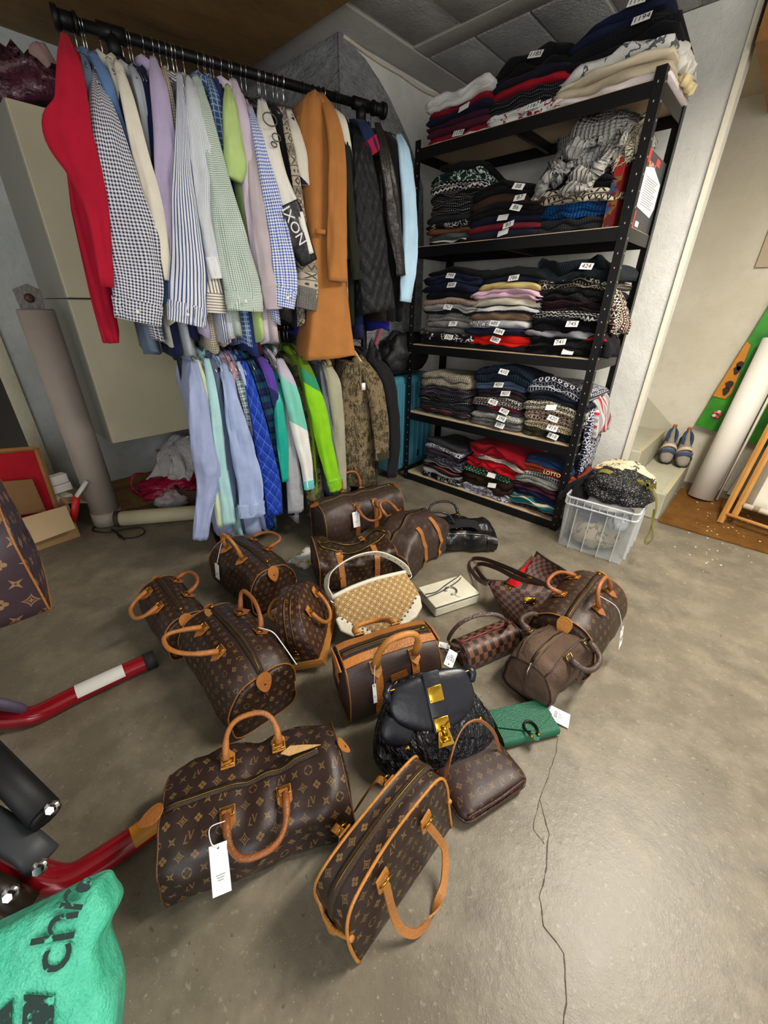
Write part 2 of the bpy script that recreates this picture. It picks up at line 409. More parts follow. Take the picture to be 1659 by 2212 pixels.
struct('trim_5', m, plaster('dado_paint', '#b3ae98', '#bfbaa6', .2, 6), smooth=False)
zs = ony(1590, 215, YR).z
struct('ceiling_stairs', MB().box((.3, (YB+YR)/2+.1, zs+.05), (2.6, YR-YB, .1)), plain('#b3a68f', .9, bump=.3), smooth=False)
pq = ony(1655, 120, 3.2)
struct('trim_6', MB().box((pq.x+.08, 3.2, pq.z+.15), (.12, .9, .5)), wood('beam_brown', '#7a5327', '#9c6f3a', (1, 1, 1)), smooth=False)
# brown coir mat in the stair opening
mf = [onz(1425, 1130), onz(1659, 1195)]
M_mat = Mat('coir_mat', .95, 0, .1); nn = M_mat.noise(220, 2); M_mat.col(M_mat.mix((nn*.6+M_mat.noise(9, 4)*.5).ss(.35, .75), '#5a3a17', '#8c6230')); M_mat.bump(nn, .9, .01)
mat_o = MB().box((-.235+.55, 2.805+.36, .006), (1.1, .72, .012)).build('door_mat', M_mat.m, bevel=.003, smooth=False)
tag(mat_o, 'brown coir mat on the floor in front of the step', 'mat')
# ceiling lamp fixture (its light is set at the top of the script)
lm = thing('ceiling_lamp', 'white tube lamp hanging under the block ceiling', 'lamp', (.3, 1.72, 2.11))
MB().box((0, 0, .02), (.06, 1.28, .03)).build('housing', plain('#e8e8e4', .4), lm, bevel=.006)
_t = Mat('lamp_tube', .3); _t.col('#f4f4f0'); _t.inp('Emission Color', (1, .93, .83, 1)); _t.inp('Emission Strength', 3.0)
MB().tube([(0, -.6, -.012), (0, .6, -.012)], .013, 10).build('tube', _t.m, lm)
for k in (-.5, .5): MB().tube([(0, k, .03), (0, k, .266)], .003, 6).build('hanging_wire', plain('#8a8a88', .4, .8), lm)
# ================================================================ PATTERN MATERIALS
def pat(kind, *c, s=1.0, rough=.88, knit=.5, seed=0):
    """procedural cloth patterns on the UV map (metres)"""
    k = ('pat', kind, c, s, seed)
    if k in MATS: return MATS[k]
    M = Mat('cloth_%s_%d' % (kind, len(MATS)), rough, 0, .15); M.inp('Sheen Weight', .02)
    u, v = M.uv()
    def stripe(x, per, wd): return (x/per).fr().lt(wd)
    if kind == 'gingham':
        p = .010*s; a = stripe(u, p, .5); b = stripe(v, p, .5)
        col = M.mix((a+b)*.5, c[0], c[1])
    elif kind == 'stripe':
        p = .011*s; col = M.mix(stripe(u, p, .38), c[0], c[1])
    elif kind == 'hstripe':
        p = .05*s; col = M.mix(stripe(v+.1*seed, p, .4), c[0], c[1])
        if len(c) > 2: col = M.mix(stripe(v+.02*s, p*2, .18), col, c[2])
    elif kind == 'grid':
        p = .008*s; col = M.mix(stripe(u, p, .22).max(stripe(v, p, .22)), c[0], c[1])
    elif kind == 'plaid':
        p = .05*s; a = stripe(u, p, .4); b = stripe(v, p, .4); col = M.mix((a+b)*.5, c[0], c[1])
        col = M.mix(stripe(u+.011, p, .07).max(stripe(v+.011, p, .07)), col, c[2])
    elif kind == 'lice':     # knitted dots
        p = .014*s; r = (v/p).floor(); a = (u/p+r*.5).fr()-.5; b = (v/p).fr()-.5
        col = M.mix(hyp(a, b*1.4).lt(.2), c[0], c[1])
    elif kind == 'zigzag':
        p = .03*s; z = ((u/p).fr()-.5).abs()*1.0; w_ = ((v/(.022*s))+z).fr(); col = M.mix(w_.lt(.4), c[0], c[1])
    elif kind == 'nordic':   # banded fair-isle: diamonds, zigzags, dots, solid bands
        p = .04*s; vv = v/(.032*s)+seed*.37; band = vv.floor().mod(4); y = vv.fr()-.5; x = (u/p).fr()-.5
        dia = ((x.abs()+y.abs()*.9-.3).abs()).lt(.1); cro = (x.abs()-y.abs()).abs().lt(.09)*(y.abs().lt(.38))
        x2 = (u/(p*.5)).fr()-.5; zig = (y-(x2.abs()*1.2-.3)).abs().lt(.14); dot = hyp(x2, y*1.3).lt(.22)
        f = band.lt(.5)*dia + (band-1).abs().lt(.5)*zig + (band-2).abs().lt(.5)*cro + band.gt(2.5)*dot
        edge = y.abs().gt(.44)
        col = M.mix(f.max(edge*.9), c[0], c[1])
        if len(c) > 2: col = M.mix((band-1).abs().lt(.5)*(1-f.min(1.0)), col, c[2])
    elif kind == 'celtic':
        p = .045*s; x = (u/p).fr()-.5; y = (v/p).fr()-.5
        f = (hyp(x, y)-.32).abs().lt(.07).max((x+y).abs().lt(.07)).max((x-y).abs().lt(.07)).max((hyp(x.abs()-.5, y.abs()-.5)-.32).abs().lt(.07))
        col = M.mix(f, c[0], c[1])
    elif kind == 'marl':
        n = M.noise(300/s, 2); n2 = M.noise(25, 4); col = M.mix((n*.7+n2*.35).ss(.35, .7), c[0], c[1])
    elif kind == 'fluffy':
        n = M.noise(120, 4); col = M.mix(n.ss(.35, .65), c[0], c[1]); M.bump(n, 1.0, .03)
    elif kind == 'camo':
        n = M.noise(9*s, 5, None, .62); n2 = M.noise(5*s, 5, None, .65); n3 = M.noise(30*s, 4, None, .7)
        mp = M.nt.nodes.new('ShaderNodeMapping'); M.nt.links.new(M.obj(), mp.inputs[0]); mp.inputs['Scale'].default_value = (3, 3, .8)
        br = M.noise(16*s, 4, mp.outputs[0], .6)
        col = M.mix(n.ss(.4, .56), c[0], c[1]); col = M.mix((n2-.5).abs().lt(.035), col, c[2]); col = M.mix((br-.5).abs().lt(.022), col, c[3]); col = M.mix(n3.gt(.64), col, c[4])
    elif kind == 'block':    # colour blocks along the length of a sleeve (v in metres from the shoulder)
        col = M.mix(0.0, c[0][1], c[0][1]); x = v+(u-.1)*.7
        for lim, cc in c[1:]: col = M.mix(x.gt(lim), col, cc)
    elif kind == 'graphic':
        n = M.noise(26/s, 2); m2 = M.noise(12, 1); col = M.mix((n-.5).abs().lt(.03)*(m2.gt(.45)), c[0], c[1])
    elif kind == 'quilt':
        p = .045*s; a = ((u+v*.6)/p).fr(); b = ((u-v*.6)/p).fr(); ln = (a.lt(.05)).max(b.lt(.05)); col = M.mix(ln*.8, c[0], c[1])
        h = (a-.5).abs().min(1)*-1+(b-.5).abs()*-1; M.bump(h+M.noise(40, 3)*.6, .5, .02)
    n0 = M.noise(18, 4).ss(.2, .8)
    colv = M.mix(n0*.12, col, (.01, .01, .012)); M.col(colv)
    if kind not in ('fluffy', 'quilt'):
        if knit:
            w1 = ((u*700).sin()*(v*900+(u*350).sin().abs()*2).sin())
            M.bump(w1*.25*knit+M.noise(30, 3)*1.0, .3, .01)
    MATS[k] = M.m; return M.m
def knitm(c, sc=1.0, b=.5):
    """plain ribbed / cable knit wool"""
    k = ('knit', c, sc, b)
    if k in MATS: return MATS[k]
    M = Mat('knit_'+c.strip('#'), .95, 0, .1); u, v = M.uv(); cc = C(c)
    r = (u*(2*PI/.011/sc)).sin(); q = (v*(2*PI/.008/sc)+(u*(2*PI/.011/sc)).sin().abs()*1.5).sin()
    n = M.noise(20, 4).ss(.3, .7)
    M.col(M.mix((r*.25+q*.2+n*.6).ss(-.2, .8), tuple(x*(.72 if sc < 1.8 else .86) for x in cc[:3]), tuple(min(1, x*1.12) for x in cc[:3])))
    M.bump(r*.6+q*.4+M.noise(30, 3), b, .006); M.inp('Sheen Weight', .03)
    MATS[k] = M.m; return M.m
# ================================================================ CLOTHES RACK
RA, RB = onz(118, 38, 2.0), onz(828, 240, 2.0)
RD = (RB-RA).normalized(); RN = V((RD.y, -RD.x, 0))          # along the rail / towards the camera side
def rk(px, py, d):                                           # pixel -> point on the plane d in front of the rail
    return onp(px, py, RA+RN*d, RN)
def rp(s, d, z): p = RA+RD*s+RN*d; return V((p.x, p.y, z))
def sof(p): return (p-RA).dot(RD)
RL = (RB-RA).length
M_iron = plain('#1b1c1e', .42, .6, .15, 200)
T1, T2 = sof(onz(240, 85, 2.0)), sof(onz(768, 235, 2.0))
rack = thing('clothes_rack', 'black iron pipe clothes rack with two rails in the corner', 'clothes rack')
MB().tube([rp(0, 0, 2.0), rp(RL, 0, 2.0)], .0165, 14).build('rail', M_iron, rack)
for s, e in ((0, 1), (RL, -1)):
    m = MB(); m.tube([rp(s, 0, 2), rp(s+.055*e, 0, 2)], .024, 14).tube([rp(s-.006*e, 0, 2), rp(s+.01*e, 0, 2)], .031, 14).tube([rp(s+.05*e, 0, 2), rp(s+.06*e, 0, 2)], .028, 14)
    m.build('end_cap', M_iron, rack)
ZL = rk(402, 748, 0).z
ZL = 1.10
for t in (T1, T2):
    MB().tube([rp(t, 0, .03), rp(t, 0, 1.98)], .0165, 14).build('post', M_iron, rack)
    m = MB(); m.tube([rp(t-.04, 0, 2), rp(t+.04, 0, 2)], .023, 14).tube([rp(t, 0, 2), rp(t, 0, 1.935)], .023, 14).tube([rp(t, 0, 1.945), rp(t, 0, 1.93)], .027, 14)
    m.build('tee_fitting', M_iron, rack)
    MB().tube([rp(t, -.2, .02), rp(t, .13, .02)], .0165, 12).build('foot', M_iron, rack)
    MB().tube([rp(t-.04, 0, ZL), rp(t+.04, 0, ZL)], .023, 12).build('tee_fitting', M_iron, rack)
MB().tube([rp(T1-.12, 0, ZL), rp(RL+.02, 0, ZL)], .0165, 12).build('lower_rail', M_iron, rack)
# ---------------------------------------------------------------- hangers
M_wire = plain('#c9c9cc', .25, 1); M_blackwire = plain('#222224', .4, .3); M_hwood = plain('#d2b27a', .5, 0, .1)
def hanger_mesh(kind):
    m = MB(); r = .0016 if kind != 'wood' else .002
    hook = [(0, .0, -.075)]+[(0, .0, -.03)]+[(0, .0185*math.sin(a), .0+.0185*math.cos(a)) for a in [PI*1.05-PI*1.45*i/10 for i in range(11)]]
    m.tube([V((0, y, z)) for _, y, z in hook], r, 5)
    sh = [(0, -.2, -.165), (0, -.12, -.115), (0, -.02, -.078), (0, .02, -.078), (0, .12, -.115), (0, .2, -.165)]
    if kind == 'wood': m.tube(spline(sh, 4), .009, 6, flat=1.5)
    else: m.tube(sh, r*1.1, 5).tube([(0, -.2, -.165), (0, .2, -.165)], r, 5)
    return m
HM = {}
for kd, mt in (('wire', M_wire), ('dark', M_blackwire), ('wood', M_hwood)):
    o = hanger_mesh(kd).build('clothes_hanger', mt); HM[kd] = o.data; HM[kd+'off'] = o.location.copy(); bpy.data.objects.remove(o)
def hanger(s, zr, kind, label, group, what=None):
    o = bpy.data.objects.new('clothes_hanger', HM[kind]); COL.objects.link(o)
    # local y of the hanger runs across the rail (RN); the hook crown sits on the pipe
    Mx = Matrix(((RD.x, RN.x, 0, 0), (RD.y, RN.y, 0, 0), (0, 0, 1, 0), (0, 0, 0, 1)))
    p = rp(s, 0, zr+.0165-.0185+.0035)
    o.matrix_world = Matrix.Translation(p) @ Mx @ Matrix.Translation(HM[kind+'off'])
    return tag(o, label if what is None else '%s hanger on the %s rail holding the %s' % ({'wire': 'thin wire', 'dark': 'black', 'wood': 'pale wooden'}[kind], 'upper' if zr > 1.5 else 'lower', what), 'hanger', group)
# ---------------------------------------------------------------- garments
def sleeve_mesh(path, th=.42, seg=22, folds=.12, seed=0):
    """path: list of (point, halfwidth); flattened tube, wide along the rail"""
    m = MB(); P = spline([p for p, w_ in path], 7); Wd = [q[0] for q in spline([V((w_, 0, 0)) for p, w_ in path], 7)]
    rings = []; N = len(P)
    for i, p in enumerate(P):
        t = (P[min(i+1, N-1)]-P[max(i-1, 0)]).normalized(); a = RD-t*RD.dot(t); a.normalize(); b = a.cross(t).normalized()
        if b.dot(RN) < 0: b = -b
        w_ = max(.004, Wd[i]); ring = []
        for j in range(seg):
            an = 2*PI*j/seg; ca, sa = math.cos(an), math.sin(an)
            f = 1+folds*noise.noise(V((ca*1.6+seed*3, sa*1.6, i*.16+seed)))
            zz = p.z*9; f2 = folds*((3.2*noise.noise(V((ca*2.2+seed*3.3, zz*.45, seed)))+2.2*noise.noise(V((ca*4.5+zz*.5, zz*.9, seed*2)))+1.3*noise.noise(V((ca*3-zz, zz*2.2, seed))))*(.75 if sa > 0 else .2))
            ring.append(p+a*(ca*w_*f)+b*((sa*th*f+f2)*min(w_, .055)))
        rings.append(ring)
    m.loft(rings); return m
def body_mesh(sc, ztop, zhem, dmax, th, dmin=-.2, lean=0, seed=0, nz=14, flare=1.15, neck=.06):
    """hanging torso: thin along the rail, wide across it; lofted from shoulders to hem"""
    m = MB(); rings = []; seg = 22
    for i in range(nz+1):
        t = i/nz; z = ztop+(zhem-ztop)*t
        sh = min(1, t/.10); k = (neck+(1-neck)*math.sin(sh*PI/2))
        cd = (dmax+dmin)/2; a = (dmax-dmin)/2*k*(1+.04*math.sin(seed+t*4)); b = th*(.45+.55*min(1, t/.15))*(1+(flare-1)*t)
        ring = []
        for j in range(seg):
            an = 2*PI*j/seg; ca, sa = math.cos(an), math.sin(an)
            fold = 1+.35*math.sin(ca*9+seed*1.7+t*1.2)*t*.6
            ss = sc+lean*t+math.copysign(abs(sa)**.8, sa)*b*fold
            dd = cd+math.copysign(abs(ca)**.85, ca)*a
            p = rp(ss, dd, z+(.012*math.sin(an*3+seed)*t if i == nz else 0))
            ring.append(p)
        rings.append(ring)
    m.loft(rings); return m
GI = [0]
def garment(name, label, cat, mat, path, d=.24, hem=None, ztop=None, group=None, th=.028, cuff=None, zr=2.0, hk='wire', bmat=None, lean=0, body=True, dmin=-.2, buttons=0, scb=None, cuffmat=None, short=False, folds=.12, sth=.42, collar=None, cufflen=.07):
    """path: [(px,py,halfwidth_px)] of the sleeve that faces the room"""
    GI[0] += 1; sd = GI[0]
    pts = []
    for i, (x, y, hw) in enumerate(path):
        dd = d*(.62 if i == 0 else (.92 if i == 1 else 1)); p = rk(x, y, dd); dep = (p-CAMP).dot(FW); pts.append((p, hw*dep/FPX))
    s0 = sof(pts[0][0]) if scb is None else scb
    zt = ztop if ztop is not None else min(pts[0][0].z+.02, zr-.07)
    hmz = hem if hem is not None else pts[-1][0].z-.06
    root = thing(name, label, cat, rp(s0, 0, hmz), 0, group)
    Mi = Matrix.Translation(-root.location)
    if body: body_mesh(s0, zt, hmz, d*.86, th, dmin, lean, sd).move(Mi).build('body', bmat or mat, root)
    sleeve_mesh(pts, sth, seed=sd, folds=folds).move(Mi).build('sleeve', mat, root)
    if body:   # far sleeve, straight down behind the rail
        far = [(rp(s0, dmin*.7, zt-.03), .02), (rp(s0, dmin-.02, zt-.12), .045), (rp(s0+.02, dmin-.03, zt-.3), .045), (rp(s0+.02, dmin-.03, max(hmz+.03, zt-.55)), .032)]
        sleeve_mesh(far, .5, 8, seed=sd+50).move(Mi).build('sleeve', mat, root)
        if collar is not False:
            MB().tube([rp(s0-.028, 0, zt+.012), rp(s0-.02, .05, zt+.004), rp(s0, .075, zt-.016), rp(s0+.02, .05, zt+.004), rp(s0+.028, 0, zt+.012), rp(s0+.02, -.05, zt+.012), rp(s0, -.06, zt+.014), rp(s0-.02, -.05, zt+.012), rp(s0-.028, 0, zt+.012)], .013, 7, flat=1.4).move(Mi).build('collar', bmat or mat, root)
    if cuff is not None:
        (p1, w1), (p0, w0) = pts[-1], pts[-2]
        t = (p1-p0).normalized(); L = cufflen
        q = [(p1-t*(L*(1-k/3)), (w0+(w1-w0)*(1-L/max(L, (p1-p0).length)*(1-k/3)))*1.05+.002) for k in range(4)]
        c = sleeve_mesh(q, sth*1.15, seed=sd+.3, folds=.05).move(Mi).build('cuff', cuff, root)
        for b in range(buttons):
            pb = p1-t*(L*.5)+RN*(.02+min(w1, .055)*sth*1.1)-RD*(w1*.1)
            MB().lathe([(.0, 0), (.006, 0), (.006, .0025), (0, .003)], seg=10).move(frame(pb, RD, (0, 0, 1))).move(Mi).build('button', plain('#efece2', .3), c)
    sh = s0
    hanger(sh, zr, hk, {'wire': 'thin wire hanger hooked on the black rail', 'dark': 'black hanger hooked on the black rail', 'wood': 'pale wooden hanger on the lower rail'}[hk] + (' of the upper tier' if zr > 1.5 and hk != 'wood' else (' of the lower tier' if hk != 'wood' else '')), '%s hangers on the %s rail' % (hk, 'upper' if zr > 1.5 else 'lower'), name.replace('_', ' '))
    return root, pts, Mi
UG, LG = 'clothes hanging on the upper rail', 'clothes hanging on the lower rail'
def up(name, label, mat, path, **k): return garment(name, label, k.pop('cat', 'shirt'), mat, path, group=UG, **k)
def lo(name, label, mat, path, **k): return garment(name, label, k.pop('cat', 'shirt'), mat, path, group=LG, zr=ZL, **k)
f = fabric
gb = pat('gingham', '#e9eaf0', '#1d2547', s=1.05)
redf = f('#ad1932')
root, pts, Mi = up('red_jacket', 'bright red jacket at the left end of the upper rail', redf, [(138, 72, 6), (150, 140, 22), (157, 230, 32), (152, 300, 44), (182, 375, 34), (212, 470, 21), (232, 620, 13)], cat='jacket', d=.29, body=False, hem=rk(240, 745, .2).z)
m = MB(); rings = []
for (xl, xr, y, dd) in [(128, 148, 70, .16), (126, 172, 110, .2), (125, 190, 180, .22), (128, 198, 260, .22), (140, 205, 350, .22), (152, 215, 450, .22), (176, 232, 560, .22), (196, 246, 650, .22), (214, 258, 715, .22), (222, 258, 742, .22)]:
    a, b = rk(xl, y, dd), rk(xr, y, dd)
    rings.append([(a+b)/2+(b-a)/2*math.cos(2*PI*j/24)+RN*(.04*math.sin(2*PI*j/24)*(1 if j < 12 else 7)-.04+.01*math.sin(j*1.9+y*.02)) for j in range(24)])
m.loft(rings).move(Mi).build('body', redf, root)
up('denim_shirt', 'grey-blue denim shirt next to the red jacket', f('#6f8298'), [(178, 118, 8), (186, 150, 10), (196, 210, 10), (215, 330, 10)], d=.2, hem=1.02)
up('gingham_shirt', 'navy and white gingham shirt with a wide sleeve beside the red jacket', gb, [(204, 152, 5), (222, 245, 27), (250, 380, 44), (278, 500, 54), (298, 600, 50), (300, 696, 40)], d=.27, cuff=gb, buttons=1, hem=rk(300, 735, .2).z)
up('chambray_shirt', 'mid-blue chambray shirt behind the gingham sleeve', f('#5f7fae'), [(200, 116, 10), (225, 165, 12), (250, 240, 10), (290, 380, 12), (340, 560, 16), (352, 655, 16)], d=.22, hem=rk(330, 725, .2).z)
up('pale_shirt', 'pale grey-cream shirt before the ivory jumper', f('#c9cabd'), [(234, 126, 6), (250, 170, 8), (264, 250, 6)], d=.2, hem=1.05)
up('navy_polo', 'dark navy top squeezed before the ivory jumper', f('#1c2340'), [(250, 142, 6), (262, 200, 8), (285, 300, 8), (320, 430, 8)], d=.21, hem=1.0)
up('ivory_jumper', 'ivory jumper with a long narrow sleeve', f('#e2dccb'), [(254, 133, 8), (276, 215, 14), (306, 340, 17), (336, 450, 16), (358, 560, 11), (364, 606, 8)], cat='jumper', d=.26, hem=rk(375, 700, .2).z)
up('grey_shirt', 'light grey shirt behind the ivory jumper', f('#a9b0b8'), [(284, 146, 8), (298, 180, 10), (312, 250, 8), (330, 380, 8)], d=.21, hem=1.0)
up('navy_cardigan', 'dark navy cardigan between grey and lavender shirts', f('#1a2142'), [(305, 150, 8), (318, 200, 12), (330, 300, 10), (345, 420, 12), (350, 560, 12)], d=.21, hem=rk(400, 735, .2).z)
up('lavender_shirt', 'lavender shirt with a plain long sleeve', f('#b3a7c6'), [(331, 124, 7), (343, 190, 17), (356, 290, 22), (366, 390, 27), (372, 470, 24), (376, 560, 16)], d=.25, hem=rk(450, 725, .2).z)
up('tattersall_shirt', 'cream shirt with fine brown check', pat('grid', '#ded6c2', '#7d6a4b'), [(354, 150, 6), (366, 205, 8), (381, 300, 8), (388, 380, 7)], d=.22, hem=1.02)
up('striped_shirt', 'navy and white vertically striped shirt with buttoned cuff', pat('stripe', '#e6e8ee', '#3c4f80', s=.85), [(388, 158, 6), (393, 230, 11), (394, 340, 16), (398, 440, 26), (407, 560, 33), (407, 640, 37), (404, 700, 36)], d=.28, cuff=pat('stripe', '#e6e8ee', '#3c4f80', s=.85), buttons=1, hem=rk(395, 738, .2).z)
up('beige_striped_shirt', 'cream shirt with thin brown stripes low behind the white sleeve', pat('stripe', '#ece8de', '#7d7263', s=.9), [(398, 165, 6), (412, 260, 10), (428, 400, 12), (445, 560, 20), (460, 640, 23), (464, 676, 23)], d=.25, cuff=pat('hstripe', '#ece8de', '#8d8273', s=.2), hem=rk(470, 745, .2).z)
up('pinstripe_shirt', 'white shirt with hairline grey stripes and narrow cuff', pat('stripe', '#e9ecef', '#aab4c0', s=.5), [(408, 166, 6), (418, 215, 16), (434, 300, 25), (444, 390, 28), (446, 470, 19), (460, 550, 16), (472, 602, 15)], d=.27, cuff=f('#e2e5e7'), hem=rk(480, 735, .2).z)
up('green_check_shirt', 'white shirt with small green check and a broad cuff', pat('grid', '#dfe6df', '#5d8571', s=.75), [(425, 162, 6), (440, 240, 16), (460, 330, 20), (482, 430, 28), (506, 540, 35), (526, 630, 38), (530, 672, 36)], d=.28, cuff=pat('grid', '#dfe6df', '#5d8571', s=.75), buttons=1, hem=rk(500, 725, .2).z)
up('jeans_shirt', 'faded blue jeans shirt with a fine check', pat('grid', '#3f5e8f', '#9fb0c9', s=2.2), [(452, 168, 6), (464, 210, 11), (474, 270, 12), (482, 330, 9), (500, 500, 9)], d=.22, hem=rk(490, 750, .2).z, th=.04)
up('blue_shirt', 'royal blue shirt behind the lime polo', f('#24386e'), [(468, 178, 6), (478, 215, 9), (490, 290, 8)], d=.21, hem=1.0)
up('maroon_shirt', 'dark maroon shirt behind the lime polo', f('#3c1a26'), [(480, 190, 5), (490, 230, 8), (496, 300, 8)], d=.21, hem=1.0)
up('lime_polo', 'pale lime short-sleeved polo shirt', f('#b5cf84'), [(492, 186, 6), (497, 230, 15), (503, 300, 20), (508, 350, 25), (505, 388, 17)], cat='polo', d=.27, hem=rk(520, 735, .2).z, sth=.7)
up('lilac_shirt', 'pale lilac shirt beside the lime polo', f('#cfc0d3'), [(506, 172, 6), (520, 235, 14), (534, 320, 19), (546, 420, 21), (554, 500, 20), (565, 600, 14)], d=.25, hem=rk(560, 742, .2).z, th=.05)
up('mauve_shirt', 'greyish mauve shirt with a gathered cuff', f('#b9adb2'), [(530, 216, 6), (545, 310, 12), (556, 420, 17), (570, 530, 20), (583, 610, 20), (592, 668, 18)], d=.27, cuff=f('#b4a8ae'), hem=rk(585, 740, .2).z, cufflen=.09)
up('blue_gingham_shirt', 'bright blue and white gingham shirt', pat('gingham', '#eef1f8', '#3157b5', s=1.0), [(538, 226, 6), (554, 280, 11), (574, 370, 16), (596, 470, 21), (612, 560, 25), (618, 620, 24), (615, 664, 19)], d=.28, cuff=pat('gingham', '#eef1f8', '#3157b5', s=1.0), buttons=1)
mj = pat('block', (0, '#dcd9cf'), (.30, '#26272a'), (.33, '#d9d6cd'), (.36, '#1e1f21'), seed=1)
root, pts, Mi = up('motorcycle_jacket', 'white and black leather motorcycle jacket with lettering down the sleeve', plain('#dedbd2', .5, bump=.2), [(566, 218, 10), (576, 275, 20), (592, 345, 20), (612, 410, 21), (628, 455, 24)], cat='jacket', d=.27, hem=rk(650, 690, .2).z, bmat=plain('#1f2022', .45, bump=.2), th=.05)
low = []
for x, y, hw in [(620, 440, 26), (634, 475, 27), (650, 525, 27), (668, 568, 21)]:
    p = rk(x, y, .275); low.append((p, hw*(p-CAMP).dot(FW)/FPX))
sleeve_mesh(low, .5, seed=33).move(Mi).build('sleeve_lower', plain('#1d1e20', .42, bump=.25), root)
w2 = []
for x, y, hw in [(648, 458, 8), (658, 500, 8), (672, 548, 7)]:
    p = rk(x, y, .295); w2.append((p, hw*(p-CAMP).dot(FW)/FPX))
sleeve_mesh(w2, .5, 8, seed=34).move(Mi).build('white_panel', plain('#e2e0d8', .5), root)
pz, p2 = rk(622, 462, .318), rk(648, 515, .318)
lettering('IXON', .052, Matrix.Translation(-root.location) @ frame((pz+p2)/2, (p2-pz), RN.cross(p2-pz)) , plain('#d9d9d9', .5), root)
for x, y, r in ((583, 258, 15), (597, 297, 9), (592, 312, 6)):   # embroidered rings on the shoulder
    p = rk(x, y, .292)
    q = rk(x+r, y+r*.3, .292); e = q-p
    MB().tube(arc(p, e, V((0, 0, 1))*e.length*.7, 0, 2*PI, 14), .0022, 5).move(Mi).build('emblem', plain('#4b4b4b', .5), root)
up('black_blouson', 'black blouson behind the motorcycle jacket', f('#17181a'), [(588, 225, 8), (606, 270, 12), (622, 350, 12), (636, 450, 10)], cat='jacket', d=.23, hem=rk(655, 700, .2).z)
fi = pat('nordic', '#b3a996', '#4f4b45', '#8d8575', s=1.0)
up('fairisle_cardigan', 'beige fair-isle cardigan with a thick grey ribbed cuff', fi, [(608, 232, 6), (622, 290, 8), (638, 380, 10), (650, 470, 11), (662, 560, 20), (664, 620, 24), (660, 668, 22)], cat='cardigan', d=.26, cuff=knitm('#77756f'), cufflen=.085)
up('cream_navy_jumper', 'cream jumper with navy bands by the camel coat', pat('block', (0, '#ddd8cb'), (.22, '#1e2437'), (.27, '#d6d3cb'), (.285, '#1e2437'), (.30, '#d6d3cb'), (.315, '#20264c'), seed=2), [(624, 238, 7), (640, 290, 13), (652, 340, 13), (660, 400, 10)], cat='jumper', d=.25, hem=rk(650, 690, .2).z)
up('cobalt_skirt', 'cobalt blue garment showing below the fair-isle cuff', f('#2b2a8c'), [(640, 250, 5), (650, 300, 6), (655, 360, 6)], d=.2, hem=rk(655, 725, .2).z, th=.045)
camel = f('#a8703c', .15)
root, pts, Mi = up('camel_coat', 'long camel wool coat, the longest garment on the rail', camel, [(694, 205, 10), (716, 255, 17), (727, 330, 20), (729, 430, 22), (729, 530, 23), (729, 608, 23)], cat='coat', d=.29, body=False, hem=rk(718, 785, .25).z, hk='dark')
m = MB(); rings = []
for (xl, xr, y, dd) in [(668, 688, 197, .2), (657, 703, 215, .23), (653, 720, 260, .25), (656, 735, 340, .25), (662, 745, 440, .25), (668, 752, 540, .25), (672, 757, 630, .25), (670, 764, 710, .25), (665, 771, 765, .25), (664, 771, 780, .25)]:
    a, b = rk(xl, y, dd), rk(xr, y, dd); ring = []
    if y > 770: b = rk(xr, y-12, dd)
    for j in range(24):
        an = 2*PI*j/24; ca, sa = math.cos(an), math.sin(an); c_ = (a+b)/2; h_ = (b-a)/2
        ring.append(c_+h_*(math.copysign(abs(ca)**.6, ca))+RN*(.05*math.copysign(abs(sa)**.7, sa)*(1 if sa > 0 else 4.5)-.04+.01*math.sin(ca*6+y*.01)))
    rings.append(ring)
m.loft(rings).move(Mi).build('body', camel, root)
a, b = rk(682, 503, .29), rk(702, 498, .29)
MB().box((a+b)/2, ((b-a).length, .008, .016), math.atan2(RD.y, RD.x)).move(Mi).build('pocket_flap', camel, root)
up('charcoal_coat', 'charcoal wool coat right of the camel coat', f('#2a2b2e', .2), [(712, 240, 8), (730, 300, 16), (744, 400, 17), (752, 480, 15), (756, 560, 14)], cat='coat', d=.25, hem=rk(758, 705, .2).z, hk='dark', th=.045)
up('ivory_blouse', 'ivory blouse with rounded shoulder among black coats', f('#d8d6c4'), [(724, 240, 9), (738, 262, 12), (752, 320, 9), (762, 400, 7)], d=.24, hem=1.1, hk='dark')
up('loden_coat', 'dark green-black coat with an open round cuff', f('#23271f', .2), [(738, 262, 8), (750, 330, 12), (762, 440, 15), (770, 540, 17), (776, 604, 15)], cat='coat', d=.27, hem=rk(765, 700, .2).z, cuff=f('#1f231c'), hk='dark', cufflen=.03)
ql = pat('quilt', '#1e1f22', '#0f1012', rough=.5)
up('quilted_jacket', 'black quilted jacket with wide body', ql, [(772, 268, 10), (782, 330, 22), (792, 420, 31), (803, 520, 36), (812, 600, 38), (820, 672, 39)], cat='jacket', d=.28, hem=rk(800, 680, .22).z, hk='dark', th=.05)
up('navy_padded_jacket', 'navy jacket with a red lining flap at the shoulder', f('#1e2747'), [(762, 262, 10), (786, 272, 16), (802, 305, 16), (812, 330, 12)], cat='jacket', d=.25, hem=1.05, hk='dark', cuff=f('#a3183c'), cufflen=.05)
up('violet_sweater', 'violet-blue knitted sweater showing under the quilted jacket', knitm('#2b2a9a'), [(806, 285, 5), (818, 330, 7), (826, 400, 6)], d=.2, hem=rk(835, 712, .14).z, hk='dark', th=.04, lean=.06)
up('leather_jacket', 'worn black leather jacket beside the light blue sweater', plain('#25211e', .38, 0, .7, 22), [(816, 268, 8), (828, 320, 14), (842, 400, 18), (852, 480, 17), (862, 550, 13), (867, 596, 12)], cat='jacket', d=.27, hem=rk(845, 690, .2).z, hk='dark', th=.04)
